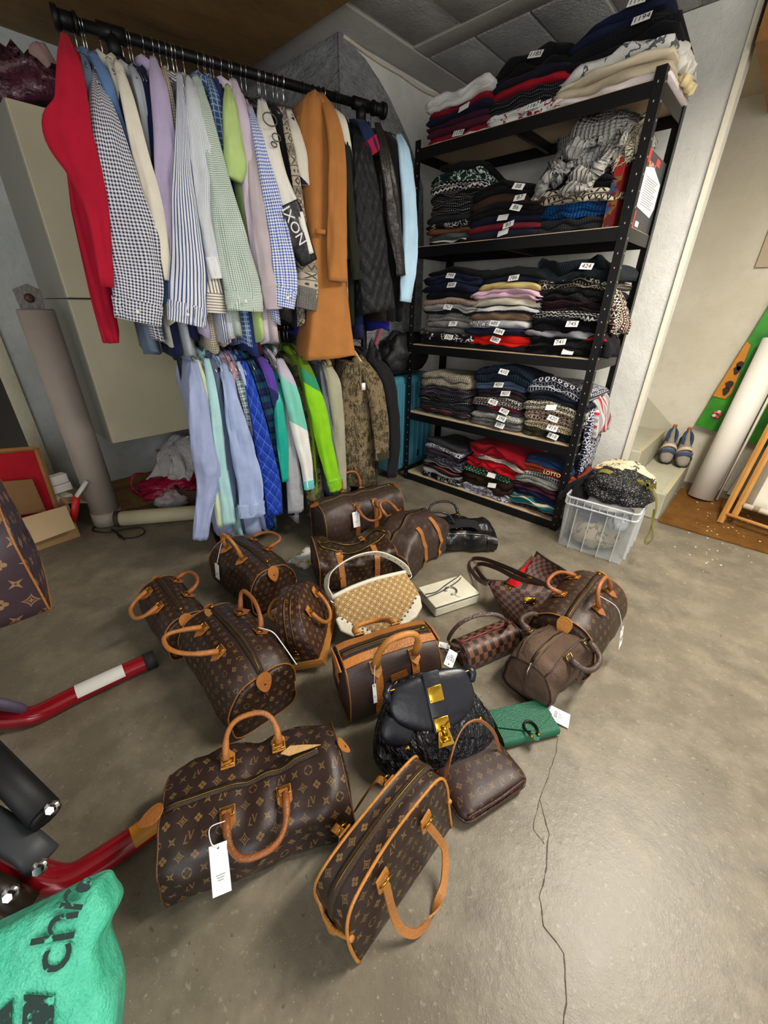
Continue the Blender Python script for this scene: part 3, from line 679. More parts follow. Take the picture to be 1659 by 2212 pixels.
up('black_sweater', 'plain black sweater between leather and light blue', f('#111214'), [(838, 290, 10), (850, 320, 14), (858, 400, 12), (866, 500, 10)], cat='sweater', d=.24, hem=rk(870, 690, .2).z, hk='dark', th=.045)
up('light_blue_sweater', 'light blue sweater at the right end of the upper rail', f('#abcbe0', .15), [(862, 292, 8), (874, 330, 16), (882, 420, 18), (886, 510, 19), (882, 590, 18), (876, 652, 15)], cat='sweater', d=.26, hem=rk(870, 690, .2).z, hk='dark', bmat=f('#17181a'))
for x in (262, 276, 345, 372, 440, 520, 560, 598, 612, 700):
    p = rk(x, 140+(x-262)*.1, 0); hanger(sof(rk(x, 95+(x-262)*.29, 0)), 2.0, 'wire', 'empty wire hanger hooked on the upper black rail', 'empty wire hangers on the upper rail')
# ---------------------------------------------------------------- lower tier
lv = f('#9fabcf', .3)
lo('oxford_shirt', 'lavender-blue oxford shirt at the left end of the lower rail', lv, [(419, 782, 7), (425, 830, 15), (430, 890, 20), (440, 980, 25), (450, 1040, 24), (440, 1105, 17), (432, 1165, 16)], d=.26, hem=.14, th=.05, folds=.2)
MB
lo('lemon_shirt', 'pale lemon shirt next to the oxford shirt', f('#ccd6b2'), [(425, 778, 5), (438, 830, 9), (449, 910, 10), (458, 990, 10), (468, 1070, 9), (478, 1138, 8)], d=.24, hem=.12)
lo('white_blue_shirt', 'white shirt with fine blue stripes on the lower rail', pat('stripe', '#dfe6ec', '#7d93b5', s=.5), [(434, 780, 6), (446, 830, 8), (456, 910, 8), (462, 1000, 9), (455, 1100, 9)], d=.22, hem=.1)
lo('aqua_shirt', 'pale aqua shirt with a long straight sleeve', f('#a9d3d4'), [(446, 775, 6), (456, 830, 9), (468, 910, 11), (480, 1000, 11), (488, 1070, 13), (496, 1132, 15)], d=.25, hem=.1)
lo('slate_shirt', 'slate grey-blue shirt on the lower rail', f('#55627a'), [(458, 775, 6), (470, 840, 9), (484, 930, 11), (496, 1020, 12), (500, 1095, 11)], d=.24, hem=.14)
lo('dotted_shirt', 'black shirt with tiny white dots', pat('lice', '#23201f', '#c9beb0', s=.5), [(474, 795, 5), (484, 840, 8), (494, 890, 8), (499, 930, 6)], d=.24, hem=.3)
lo('sky_shirt', 'wide light blue shirt with a buttoned cuff on the lower rail', f('#9fb0d6', .3), [(482, 786, 7), (494, 840, 13), (508, 900, 19), (524, 970, 25), (538, 1040, 27), (545, 1114, 26)], d=.27, cuff=f('#a3b4d8'), hem=.10, th=.06, folds=.2)
lo('taupe_shirt', 'greyish taupe shirt behind the sky-blue shirt', f('#8f8a90'), [(492, 790, 5), (506, 840, 8), (520, 900, 8), (530, 960, 6)], d=.22, hem=.3)
lo('pink_shirt', 'soft pink shirt peeping behind the green plaid', f('#d9a9b0'), [(500, 782, 6), (516, 830, 8), (532, 900, 7), (544, 950, 5)], d=.21, hem=.3)
lo('green_plaid_shirt', 'white and green plaid shirt on the lower rail', pat('plaid', '#d4dcd8', '#4b6f6c', '#2b3f4a', s=.6), [(512, 800, 5), (524, 835, 11), (536, 880, 11), (540, 920, 8)], d=.24, hem=.3)
lo('powder_shirt', 'powder blue shirt before the royal blue jacket', f('#aebfe0'), [(516, 782, 6), (532, 815, 10), (546, 860, 11), (550, 940, 6)], d=.24, hem=.12)
rb = pat('quilt', '#1c3fa8', '#6d86d6', rough=.7)
lo('royal_blue_jacket', 'royal blue quilted jacket on the lower rail', rb, [(526, 782, 7), (540, 830, 11), (556, 900, 15), (574, 980, 19), (588, 1050, 19), (594, 1112, 16)], cat='jacket', d=.26, hem=.14, th=.045)
lo('navy_teal_jacket', 'navy track jacket with teal checks', pat('plaid', '#1d2450', '#21606e', '#101428', s=1.2), [(540, 778, 7), (562, 820, 12), (578, 880, 12), (592, 940, 9), (600, 1060, 9)], cat='jacket', d=.23, hem=.1)
lo('purple_jacket', 'violet and dark blue windbreaker on the lower rail', pat('block', (0, '#5a3f9e'), (.13, '#2a2f5e'), seed=3), [(562, 772, 7), (578, 800, 11), (590, 838, 10), (596, 880, 6)], cat='jacket', d=.25, hem=.2, bmat=f('#2c2450'))
lo('turquoise_jacket', 'shiny turquoise and black jacket on the lower rail', plain('#17a08f', .35, 0, .3, 25), [(592, 800, 6), (602, 850, 9), (605, 910, 12), (612, 975, 12), (616, 1040, 7)], cat='jacket', d=.26, hem=.16, bmat=f('#16202c'))
tj = pat('block', (0, '#b9b3c6'), (.10, '#79c6b4'), (.31, '#e6e6e2'), seed=4)
lo('track_jacket', 'white track jacket with mint chevrons and mint cuff', tj, [(604, 776, 8), (618, 815, 15), (634, 870, 17), (648, 935, 18), (662, 1000, 14), (668, 1056, 10)], cat='jacket', d=.27, cuff=knitm('#6fcdcb'), hem=.2, cufflen=.05)
lo('silver_jacket', 'crinkled silver-grey jacket under the track jacket', plain('#9ea0a6', .45, 0, .6, 26), [(600, 800, 6), (615, 880, 12), (626, 970, 15), (636, 1050, 18), (640, 1105, 18)], cat='jacket', d=.24, hem=.12)
cm1 = pat('camo', '#3d4030', '#2a2c20', '#6a6648', '#545238', '#1d1e17', s=1)
lo('camouflage_trousers', 'dark camouflage trousers behind the lime jacket', cm1, [(640, 790, 8), (655, 860, 14), (668, 960, 18), (680, 1060, 20), (684, 1085, 20)], cat='trousers', d=.22, hem=.12)
lj = pat('block', (0, '#5b7d1c'), (.06, '#2f8a64'), (.13, '#86c81e'), seed=5)
lo('lime_jacket', 'neon lime rain jacket with a green yoke', lj, [(652, 772, 10), (672, 830, 17), (688, 890, 20), (700, 950, 18), (714, 1010, 17), (726, 1058, 13)], cat='jacket', d=.28, cuff=plain('#7fbf22', .5, bump=.3), hem=.25, bmat=f('#6a8a1e'))
lo('grey_trousers', 'blue-grey garment beside the khaki shirt', f('#6b6f7c'), [(694, 790, 6), (704, 850, 9), (712, 930, 10), (722, 1010, 8)], cat='trousers', d=.23, hem=.2)
lo('khaki_shirt', 'light khaki shirt next to the camouflage jacket', f('#9a9a84'), [(704, 782, 10), (720, 830, 16), (730, 900, 15), (736, 980, 13), (738, 1060, 12)], d=.24, hem=.12, hk='wood')
cm2 = pat('camo', '#4d4532', '#3a3322', '#6f6149', '#87775b', '#27231a', s=1.2)
root, pts, Mi = lo('camouflage_jacket', 'woodland camouflage jacket with dark cuff behind the duffel bag', cm2, [(772, 772, 16), (800, 815, 20), (816, 870, 20), (824, 940, 20), (824, 992, 17)], cat='jacket', d=.27, cuff=knitm('#3d3a29'), body=False, hem=.12, hk='wood', cufflen=.045)
m = MB(); rings = []
for (xl, xr, y) in [(752, 786, 785), (742, 800, 820), (735, 808, 880), (738, 812, 940), (742, 815, 1000), (742, 822, 1050)]:
    a, b = rk(xl, y, .22), rk(xr, y, .22)
    rings.append([(a+b)/2+(b-a)/2*math.cos(2*PI*j/24)+RN*(.05*math.sin(2*PI*j/24)*(1 if j < 12 else 4)-.03+.012*math.sin(j*2.1+y)) for j in range(24)])
m.loft(rings).move(Mi).build('body', cm2, root)
MB().box(rk(785, 835, .29), (.02, .006, .035), math.atan2(RD.y, RD.x)).move(Mi).build('care_label', plain('#ececec', .6), root)
lo('black_coat', 'black coat at the right end of the lower rail', f('#1b1b1d'), [(800, 775, 10), (828, 800, 16), (846, 860, 15), (853, 940, 14), (846, 1030, 14)], cat='coat', d=.24, hem=.12, hk='dark')
# ================================================================ SHELVING UNIT
SX0, SX1, SY0, SY1 = -1.86, -.655, 2.235, 2.64
SZ = [.055, .52, .97, 1.515, 1.975]
M_shelf = plain('#121214', .38, .3, .05, 150, .5); M_board = wood('chipboard', '#b79f80', '#d3bd9d', (4, 4, 4), .8, n=30)
sh = thing('shelving_unit', 'black metal five-tier shelving unit with chipboard shelves against the back wall', 'shelf')
for x, sx in ((SX0, 1), (SX1, -1)):
    for y, sy in ((SY0, 1), (SY1, -1)):
        m = MB().box((x+sx*.019, y+sy*.0015, 1.005), (.038, .003, 2.01)).box((x+sx*.0015, y+sy*.019, 1.005), (.003, .038, 2.01))
        p = m.build('post', M_shelf, sh, smooth=False)
        if sy == 1:
            h = MB()
            for k in range(36):
                z = .04+k*.055
                h.box((x+sx*.02, y-.0012, z), (.0035, .002, .007))
                if sx == -1: h.box((x+.0012, y+.02, z), (.002, .0035, .007))
            h.build('keyhole_slots', plain('#9a9a97', .5), p, smooth=False)
for z in SZ:
    for y in (SY0+.006, SY1-.006): MB().box(((SX0+SX1)/2, y, z-.026), (SX1-SX0-.012, .004, .05)).build('front_beam' if y < 2.4 else 'rear_beam', M_shelf, sh, smooth=False)
    for x in (SX0+.006, SX1-.006): MB().box((x, (SY0+SY1)/2, z-.026), (.004, SY1-SY0-.012, .05)).build('side_beam', M_shelf, sh, smooth=False)
    MB().box(((SX0+SX1)/2, (SY0+SY1)/2, z-.026), (.02, SY1-SY0-.02, .04)).build('cross_bar', M_shelf, sh, smooth=False)
    MB().box(((SX0+SX1)/2, (SY0+SY1)/2, z-.001), (SX1-SX0-.02, SY1-SY0-.018, .008)).build('shelf_board', M_board, sh, smooth=False)
# ---------------------------------------------------------------- folded clothes
def xat(px, z, y):
    a, b = 0, 2212
    for _ in range(40):
        c = (a+b)/2
        if ony(px, c, y).z > z: a = c
        else: b = c
    return ony(px, a, y).x
M_tag = plain('#efefec', .6); M_ink = plain('#1c1c1e', .7)
def folded(name, label, cat, mat, x0, x1, yf, dep, z0, z1, base, seed, lobes=2, tagtxt=None, tagpos=.6, group=None, mess=0.0, ext=None):
    """folded garment: lobed front edge, rounded ends; the pile's warp keeps neighbours nested"""
    m = MB(); rings = []; nx = 18; t = z1-z0
    for i in range(nx+1):
        k = i/nx; x = x0+(x1-x0)*k
        e = min(1, min(k, 1-k)/.10); sq = .55+.45*math.sqrt(max(0, 1-(1-e)**2)); ring = []
        zm = (z0+z1)/2; yo = .006*noise.noise(V((x*9, seed, 0)))+.012*(1-e)
        fr = []
        for l in range(lobes):
            for q in range(5):
                a = -PI/2+PI*q/4; fr.append((-math.cos(a)*(.014+.3*t/lobes*.5), (l+.5+.5*math.sin(a))/lobes))
        fr += [(.07, 1.0), (.16, 1.0), (dep*.7, 1.0), (dep-.02, .97), (dep, .75), (dep, .25), (dep-.02, .03), (dep*.7, 0), (.16, 0), (.07, 0)]
        for yy, kz in fr:
            z = zm+(z0+t*kz-zm)*sq
            y = yf+yo+yy+.02+(mess*.05*noise.noise(V((x*9, z*30, seed))) if yy < .05 else 0)
            wz = base(x, y, z)
            if yy < .05: wz += (.16+mess*.5)*t*noise.noise(V((x*14+seed*3, kz*2, seed)))*(0 < kz < 1)
            ring.append(V((x, y, z+wz)))
        rings.append(ring)
    m.loft(rings)
    for k in range(len(m.uv)):
        if m.uv[k]: m.uv[k] = [(b_+seed*.013, a_) for a_, b_ in m.uv[k]]
    o = m.build(name, mat); tag(o, label, cat, group)
    if tagtxt is not None:
        xc = x0+(x1-x0)*tagpos; zc = z0+t*.58+base(xc, yf, z0+t*.5)
        R = Matrix.Rotation(math.radians(random.uniform(-14, 14)), 4, 'Y') @ Matrix.Rotation(math.radians(58), 4, 'X')
        Mw = Matrix.Translation(V((xc, yf-.012-.15*t, zc))) @ R
        wd, hd = .058+.006*max(0, len(tagtxt)-3), .031
        tg = MB().box((0, 0, 0), (wd, hd, .0012)).build('number_tag', M_tag, o, smooth=False)
        tg.matrix_local = Matrix.Translation(-o.location) @ Mw
        if tagtxt: lettering(tagtxt, .029, Matrix.Translation((0, 0, .0008)), M_ink, tg)
    return o
PILE = 'folded clothes on the shelving unit'
SHN = ['bottom', 'second', 'middle', 'fourth', 'top']; PN = ['left', 'centre', 'right']
def pile(level, col, pxl, pxr, pxtop, pytop, layers, yf=None, dep=.34, mess=0, lean=0, group=None):
    yf = yf or SY0+.02; z0 = SZ[level]+.004; x0, x1 = xat(pxl, z0, yf), xat(pxr, z0, yf)
    H = ony(pxtop, pytop, yf+.05).z-z0; tot = sum(l[2] for l in layers); z = z0; sd = level*10+col
    def base(x, y, zz):
        k = max(0, (zz-z0)/max(H, .01)); u = (x-x0)/(x1-x0)
        return k*(.035*noise.noise(V((x*5+sd, y*3, sd)))-.03*(2*u-1)**2*.7+lean*(u-.5)) - k*.10*max(0, (y-yf-.1))
    for i, l in enumerate(layers):
        lab, mt, wgt, tg, dl, dr = (list(l)+[None]*6)[:6]; nm, lab = lab.split('|'); t = H*wgt/tot
        cat = {'folded_jeans': 'trousers', 'folded_trousers': 'trousers', 'folded_hoodie': 'hoodie', 'folded_scarf': 'scarf', 'folded_shirt': 'shirt', 'folded_cardigan': 'cardigan'}.get(nm, 'sweater')
        j0, j1 = random.uniform(-.010, .022), random.uniform(-.022, .010)
        full = '%s, %s pile of the %s shelf' % (lab, PN[col], SHN[level])
        folded(nm, full, cat, mt, x0+j0+(dl or 0), x1+j1+(dr or 0), yf+random.uniform(-.008, .024), dep, z+.0005, z+t-.0005, base, sd*13+i*1.7, 2 if t > .042 else 1, tg, random.uniform(.5, .72), '%s pile on the %s shelf' % (PN[col], SHN[level]), mess)
        z += t
K = knitm
bk, nv = f('#141416'), f('#161b30')
# --- top shelf
pile(4, 0, 915, 1062, 985, 196, [('folded_sweater|red top with a white stripe, lowest', pat('hstripe', '#8c1526', '#d8d4cf', s=1.3), 1.2, '1173'), ('folded_sweater|burgundy-plum sweater', f('#4a1a2b'), 1), ('folded_sweater|dark plum sweater', f('#36162a'), 1), ('folded_sweater|dark navy sweater', f('#1a1a30'), .9, ''), ('folded_sweater|crimson sweater with pale sleeve stripes', pat('hstripe', '#8e1828', '#7c1424', '#e2dcd8', s=1.2), .9), ('folded_hoodie|white fleece sweater topping', f('#d9d7d2'), 2.0)], mess=.5)
pile(4, 1, 1045, 1225, 1130, 122, [('folded_shirt|white and red printed shirt', pat('graphic', '#dedddb', '#8a2030', s=1), 1.3, '1167'), ('folded_sweater|black speckled sweater', pat('lice', '#17171a', '#77757a', s=.7), 1.8), ('folded_sweater|red sweater', f('#9a1626'), .7), ('folded_sweater|very dark navy knit', f('#1c1826'), .8), ('folded_sweater|black pullover on top', f('#121215'), 2.0, '1185')], mess=.5)
pile(4, 2, 1195, 1440, 1330, 40, [('folded_sweater|pale pinkish-white shirt', f('#d9cfd0'), 1), ('folded_trousers|beige trousers', f('#b7ab93'), 1.2), ('folded_sweater|cream sweater', f('#cfc4ab'), .8), ('folded_shirt|white shirt with grey drawing', pat('graphic', '#dad9d6', '#5d6264', s=1.3), 1.3), ('folded_sweater|black jersey', f('#131316'), .9), ('folded_sweater|ribbed black jumper', K('#16171b'), 1.4, '1194'), ('folded_hoodie|navy hoodie on top', f('#141b33'), 1.5, '1196', .03, -.06)], mess=.7, lean=.07)
# --- fourth shelf
dots = pat('lice', '#141417', '#c9c8c6', s=.9)
pile(3, 0, 916, 1012, 985, 352, [('folded_sweater|white and black jersey, lowest', pat('hstripe', '#d6d3cc', '#1b1b1d', s=1), .7), ('folded_sweater|grey-green jersey', f('#4a5352'), .8), ('folded_sweater|brown-orange sweater', f('#6b4427'), .7), ('folded_shirt|black t-shirt with white lettering', pat('graphic', '#17171a', '#d9d9d9', s=.6), .9), ('folded_sweater|charcoal sweater', f('#26272b'), .9), ('folded_sweater|black sweater with white flecks', dots, 1.5, None, 0, .03), ('folded_sweater|black sweater with small white dots', pat('lice', '#101013', '#d8d6d2', s=.75), 1.4, None, 0, .06), ('folded_sweater|black and white zigzag sweater', pat('zigzag', '#131315', '#d6d4cf', s=.9), 1.2, None, .01, .08), ('folded_sweater|dark green sweater with white lettering', pat('graphic', '#12352a', '#e5e5e5', s=.8), 1.2, None, .01, .06), ('folded_sweater|black top piece', bk, .9, None, .06, .07)], mess=.5)
pile(3, 1, 1003, 1162, 1085, 400, [('folded_jeans|dark navy trousers, lowest', f('#1a1d2b'), 1.1, ''), ('folded_sweater|dark red sweater', f('#6c1c2a'), .9, 'B3'), ('folded_sweater|navy sweater', f('#15172a'), 1, ''), ('folded_sweater|black sweater', f('#131214'), 1.4, 'B6'), ('folded_sweater|brown sweater', f('#3b2a22'), 1.2, 'B7'), ('folded_sweater|black sweater on top', f('#111113'), 1.5, 'B8')], mess=.2)
pile(3, 2, 1150, 1318, 1235, 385, [('folded_sweater|charcoal sweater, lowest', K('#2b2c2f'), 1.4), ('folded_sweater|bright blue cable-knit sweater', K('#0f4a86', 1.4, .9), 1.5), ('folded_sweater|cream and black patterned cardigan', pat('nordic', '#cfc5ad', '#1c1e26', s=1.4, seed=2), 1.3), ('folded_sweater|black ribbed sweater', K('#141417'), 1.3)], mess=.5)
# --- middle shelf
pile(2, 0, 905, 1018, 985, 578, [('folded_sweater|black sweater, lowest', bk, .9), ('folded_sweater|black sweater with a white graphic', pat('graphic', '#151315', '#dcdcd8', s=1.2), 1.2, '762'), ('folded_sweater|mid-grey sweater', K('#5d5d5c'), .9), ('folded_sweater|light grey marled sweater', pat('marl', '#5a5a5a', '#b3b1ab'), 1.1, '79'), ('folded_sweater|grey patterned sweater', pat('nordic', '#6d6b66', '#b7b3a8', s=.8, seed=1), 1.2), ('folded_sweater|black, white and grey sweater', pat('hstripe', '#a7a6a2', '#19191b', s=2), 1.4, '767'), ('folded_sweater|dusty pink patterned sweater', pat('nordic', '#8c6f66', '#c9b4a4', s=.7), .9), ('folded_sweater|black sweater with a blue mark', f('#15151c'), 1.1), ('folded_sweater|navy sweater, lower of two', nv, 1.1, '800'), ('folded_sweater|navy sweater, upper of two', f('#181e35'), 1.4, '799'), ('folded_sweater|black top piece', bk, .8, None, .04, .05)], mess=.4)
pile(2, 1, 1002, 1130, 1075, 578, [('folded_sweater|black sweater, lowest', bk, .8, None, 0, .02), ('folded_sweater|vivid red sweater', f('#d31d15'), 1.4, '680', 0, .02), ('folded_sweater|navy sweater', nv, 1.1, '684'), ('folded_sweater|light grey sweater printed SINCE', f('#b9b9ba'), 1.1, '685'), ('folded_sweater|tan brown sweater', f('#77624d'), 1.1), ('folded_sweater|white and navy top', pat('hstripe', '#d9d7d0', '#20243a', s=.9), 1.0, None, .03, .04), ('folded_sweater|cream ruffled top', f('#d8d2bc'), 1, None, .03, .05), ('folded_sweater|pink sweater', f('#d3afc0'), 1.2, None, .02, .05), ('folded_sweater|soft yellow sweater', f('#cdb978'), .9, None, .03, .05), ('folded_sweater|navy sweater near the top', nv, .8, '786', .05, .06), ('folded_sweater|greenish black top piece', f('#191e1c'), 1.1, None, .04, .08)], mess=.6)
pile(2, 2, 1128, 1285, 1235, 560, [('folded_sweater|black sweater, lowest', bk, 1.1, ''), ('folded_sweater|black sweater', f('#121214'), 1.2, '741'), ('folded_sweater|light grey sweater', f('#8f9095'), .9), ('folded_sweater|black cardigan', K('#131315'), 1.5, '745'), ('folded_sweater|white and black fringed sweater', pat('zigzag', '#17171a', '#bdbab4', s=.7), .9), ('folded_sweater|dark maroon cardigan', K('#2d1a22'), 1.2), ('folded_scarf|black scarf heap', pat('fluffy', '#0e0e10', '#2a2a2d'), 1.5), ('folded_scarf|black and cream patterned scarf', pat('nordic', '#1a191b', '#b5aa95', s=.8, seed=3), 1.1), ('folded_sweater|dark teal-black knit on top', K('#1b2328'), 2.0, '424')], mess=1.0)
# --- second shelf
pile(1, 0, 898, 1008, 960, 800, [('folded_sweater|black, white and maroon sweater, lowest', pat('hstripe', '#1b1b20', '#b7b4b0', '#581c26', s=.8), 1.1), ('folded_sweater|black sweater with grey dots', pat('lice', '#15151b', '#8f8d95', s=.8), 1.3), ('folded_sweater|black sweater with white dots', dots, 1.3), ('folded_sweater|plum-black dotted sweater', pat('lice', '#1d1622', '#a89ca6', s=.8), 1.3), ('folded_sweater|oatmeal ribbed cardigan rolled on top', K('#aaa18d', 1.2, .8), 2.2)], mess=.4)
pile(1, 1, 1014, 1118, 1085, 790, [('folded_sweater|dark grey marled sweater, lowest', pat('marl', '#38383a', '#8a8885'), 1.3, '397'), ('folded_sweater|white and grey patterned sweater', pat('nordic', '#bab8b2', '#4a4a4c', s=.7), .9, '398'), ('folded_sweater|dark grey sweater with red piping', pat('hstripe', '#3a3a3f', '#37373b', '#8e1f2c', s=.8), 1.1, '400'), ('folded_sweater|black and white diamond sweater', pat('celtic', '#cfc9c2', '#241c22', s=.9), 1.3, '405'), ('folded_sweater|dark plaid sweater', pat('plaid', '#20242c', '#3a2529', '#14161c', s=1.3), 1.2, '407'), ('folded_sweater|dusty blue sweater', f('#4c5f78'), 1.1, '409'), ('folded_sweater|dark blue cable sweater on top', K('#1d2a3c', 1.6, .9), 2.3, '410', -.01, .05)], mess=.3)
pile(1, 2, 1120, 1245, 1200, 822, [('folded_sweater|dark green camouflage sweater, lowest', pat('camo', '#23271f', '#17191a', '#4a4636', '#2f3328', '#101111', s=.6), 1.2, '418'), ('folded_sweater|cream and black patterned sweater', pat('nordic', '#cdbf9d', '#24201c', s=.8, seed=1), 1.0, '419'), ('folded_sweater|maroon diamond sweater', pat('celtic', '#351a1e', '#b09a8a', s=1.4), 1.3, '420'), ('folded_sweater|black and cream celtic knot sweater', pat('celtic', '#1b1a1c', '#c3b9a5', s=1), 1.3, ''), ('folded_sweater|navy ribbed sweater', K('#1c202c'), 1.1), ('folded_sweater|navy and white snowflake sweater', pat('nordic', '#171b2e', '#cfd0d4', s=.9, seed=2), 1.6)], mess=.3)
# --- bottom shelf
pile(0, 0, 908, 990, 950, 948, [('folded_sweater|black sweater with white flowers, lowest', pat('graphic', '#151518', '#d5d3cf', s=.6), 1), ('folded_sweater|white sweater', f('#d9d6d6'), 1.1), ('folded_sweater|black and red lined sweater', pat('hstripe', '#1e1517', '#2a181b', '#a8433f', s=.6), 1), ('folded_sweater|grey striped sweater', pat('hstripe', '#8d8a88', '#2a262a', s=.5), 1.1), ('folded_sweater|navy and grey nordic sweater', pat('nordic', '#22243a', '#9a9aa5', s=.8), 1.3), ('folded_sweater|plum dotted sweater', pat('lice', '#21161f', '#6f5d68', s=.7), 1.1), ('folded_sweater|black sweater with white swirls', pat('celtic', '#17171b', '#b9bac0', s=1.3), 1.2), ('folded_sweater|charcoal top piece', pat('marl', '#1d1d20', '#4a4a4e'), 1.2, None, .02, .02)], mess=.7)
pile(0, 1, 990, 1098, 1050, 955, [('folded_sweater|white and blue snowflake sweater, lowest', pat('nordic', '#c9c3c6', '#4e5d84', s=1.4), 1.2), ('folded_sweater|dark brown fluffy sweater', pat('fluffy', '#24150e', '#4a3020'), 2.0, ''), ('folded_sweater|green and white spotted sweater', pat('lice', '#1f4a35', '#d9dbd4', s=1.6), 1.2, '', .02, .05), ('folded_sweater|bright red sweater with white zigzag', pat('zigzag', '#b5121f', '#c01522', s=1), 1.5, None, .01, .06), ('folded_scarf|black and white braided scarf', pat('nordic', '#8f2a2c', '#3b3535', '#c9b9a9', s=.6), .8, None, .05, .06), ('folded_sweater|crimson sweater heap on top', f('#8e0f20'), 1.5, None, .03, .08)], mess=.9)
pile(0, 2, 1096, 1196, 1160, 985, [('folded_sweater|dark plaid sweater, lowest', pat('plaid', '#2a2a33', '#4a4a52', '#17171c', s=.7), .9), ('folded_sweater|teal and cream striped sweater', pat('hstripe', '#1f6f78', '#d6cfb5', s=1), 1.3), ('folded_sweater|midnight blue sweater', f('#1b2140'), 1.2), ('folded_sweater|wine red sweater', f('#3a1a28'), 1.1), ('folded_sweater|grey ribbed cardigan', K('#8f9188'), 1.2), ('folded_sweater|black and white houndstooth sweater', pat('gingham', '#c9c9c6', '#17171a', s=1.5), .9, None, -.01, -.02), ('folded_shirt|rust-red sweatshirt printed with letters', f('#7a2f1d'), 1.2, None, .03, .05), ('folded_sweater|dark blue sweater on top', f('#1d3354'), 1.1, None, .04, .04)], mess=.7)
# printed words on two sweaters
def word(t, px, py, size, mat, tilt, owner_key):
    p = ony(px, py, SY0-.014)
    for o in COL.objects:
        if o.get('label', '').startswith(owner_key):
            lettering(t, size, Matrix.Translation(-o.location) @ Matrix.Translation(p) @ Matrix.Rotation(tilt, 4, 'Y') @ Matrix.Rotation(math.radians(80), 4, 'X'), mat, o); return
word('SINCE', 1036, 700, .04, plain('#1f2338', .8), .05, 'light grey sweater printed SINCE')
word('LOTTO', 1192, 1024, .03, plain('#e6cfa0', .8), .0, 'rust-red sweatshirt')
# ---------------------------------------------------------------- heaped and draped knits
def drape(name, label, cat, mat, path, wv, th, fold=.02, seed=0, group=None, nu=26, nv=14):
    """thick cloth running along path (3D points), wv = half width vector"""
    P = spline(path, 6); wv = V(wv); N = len(P)-1
    def fn(a, b):
        k = a*N; i = min(int(k), N-1); p = P[i].lerp(P[i+1], k-i); e = (b-.5)*2
        n = noise.noise_vector(V((a*4+seed, b*5, seed)))*fold
        return p+wv*e+n+V((0, 0, -abs(e)**3*fold))
    o = MB().sheet(fn, nu, nv, th, (P[-1]-P[0]).length+.2, wv.length*2).build(name, mat); return tag(o, label, cat, group)
ck = K('#8f8f8c', 2.2, 1.0)
z4 = ony(1235, 385, SY0).z
def heap(name, label, cat, mat, c, r, amp, seed, group=None, sc=1.0):
    m = MB(); nu, nv_ = 30, 16; c = V(c)
    rings = []
    for i in range(nv_+1):
        a = -PI/2+PI*i/nv_; ring = []
        for j in range(nu):
            b = 2*PI*j/nu; d = V((math.cos(a)*math.cos(b), math.cos(a)*math.sin(b), math.sin(a)))
            k = 1+amp*noise.noise(d*2.2*sc+V((seed, 0, 0)))+amp*.6*noise.noise(d*5*sc+V((0, seed, 0)))
            z = max(d.z*r[2]*k, -r[2]*.55); ring.append(c+V((d.x*r[0]*k, d.y*r[1]*k, z)))
        rings.append(ring)
    o = m.loft(rings).build(name, mat); return tag(o, label, cat, group)
g1 = 'grey chunky knits heaped on the fourth shelf'
pa, pb = ony(1180, 400, 2.27), ony(1390, 275, 2.32)
heap('chunky_sweater', 'light grey chunky knit sweater heaped at the right of the fourth shelf', 'sweater', ck, ((pa.x+pb.x)/2-.03, 2.42, z4+.10), (.21, .15, .15), .35, 3, g1)
drape('hanging_sleeve', 'grey chunky knit sleeve hanging over the folded pile', 'sweater', ck, [ony(1275, 300, 2.27), ony(1230, 330, 2.24), ony(1195, 375, 2.235), ony(1180, 405, 2.24)], (.05, 0, .03), .03, .02, 2, g1)
drape('knit_scarf', 'grey and white rope-edged knit draped in front of the grey heap', 'sweater', K('#a19f99', 2, 1), [ony(1330, 290, 2.28), ony(1300, 345, 2.225), ony(1275, 380, 2.22), ony(1235, 385, 2.225)], (.04, 0, .045), .03, .02, 5, g1)
drape('nordic_cuff', 'cream and black patterned knit end by the shelf post', 'sweater', pat('nordic', '#c9bfa4', '#22232b', s=1.0, seed=1), [ony(1375, 265, 2.34), ony(1362, 300, 2.27), ony(1352, 345, 2.255)], (.055, 0, .02), .03, .015, 7, g1)
g2 = 'knits spilling over the right side of the shelves'
def side(px, py, y=2.45): return ony(px, py, y)
nk = pat('nordic', '#171c38', '#d3d4da', s=1.0, seed=1)
drape('nordic_sweater', 'navy and white nordic sweater hanging over the right side of the second shelf', 'sweater', nk, [V((-.78, 2.42, .70)), V((-.66, 2.42, .715)), V((-.625, 2.42, .62)), V((-.62, 2.42, .5)), V((-.625, 2.42, .36))], (.0, .10, 0), .03, .018, 1, g2)
drape('striped_sweater', 'grey and red striped sweater slipping off the right end of the second shelf', 'sweater', pat('hstripe', '#8f8a8c', '#b8b4b4', '#a8222c', s=.7), [V((-.95, 2.47, .80)), V((-.80, 2.47, .82)), V((-.66, 2.47, .77)), V((-.61, 2.47, .68)), V((-.605, 2.47, .58))], (0, .11, 0), .035, .02, 4, g2)
drape('patterned_scarf', 'cream, black and maroon patterned knit over the right side of the middle shelf', 'scarf', pat('nordic', '#3a2024', '#cfc3ac', '#17171a', s=.9, seed=2), [V((-.86, 2.4, 1.27)), V((-.72, 2.4, 1.3)), V((-.635, 2.4, 1.2)), V((-.62, 2.4, 1.1))], (0, .10, 0), .03, .02, 6, g2)
drape('red_trimmed_sweater', 'black sweater with red edge over the right side of the middle shelf', 'sweater', pat('hstripe', '#141416', '#16161a', '#a01c2c', s=2.2), [V((-.8, 2.36, 1.06)), V((-.68, 2.36, 1.09)), V((-.63, 2.36, 1.06)), V((-.615, 2.36, .99))], (0, .09, 0), .045, .015, 8, g2)
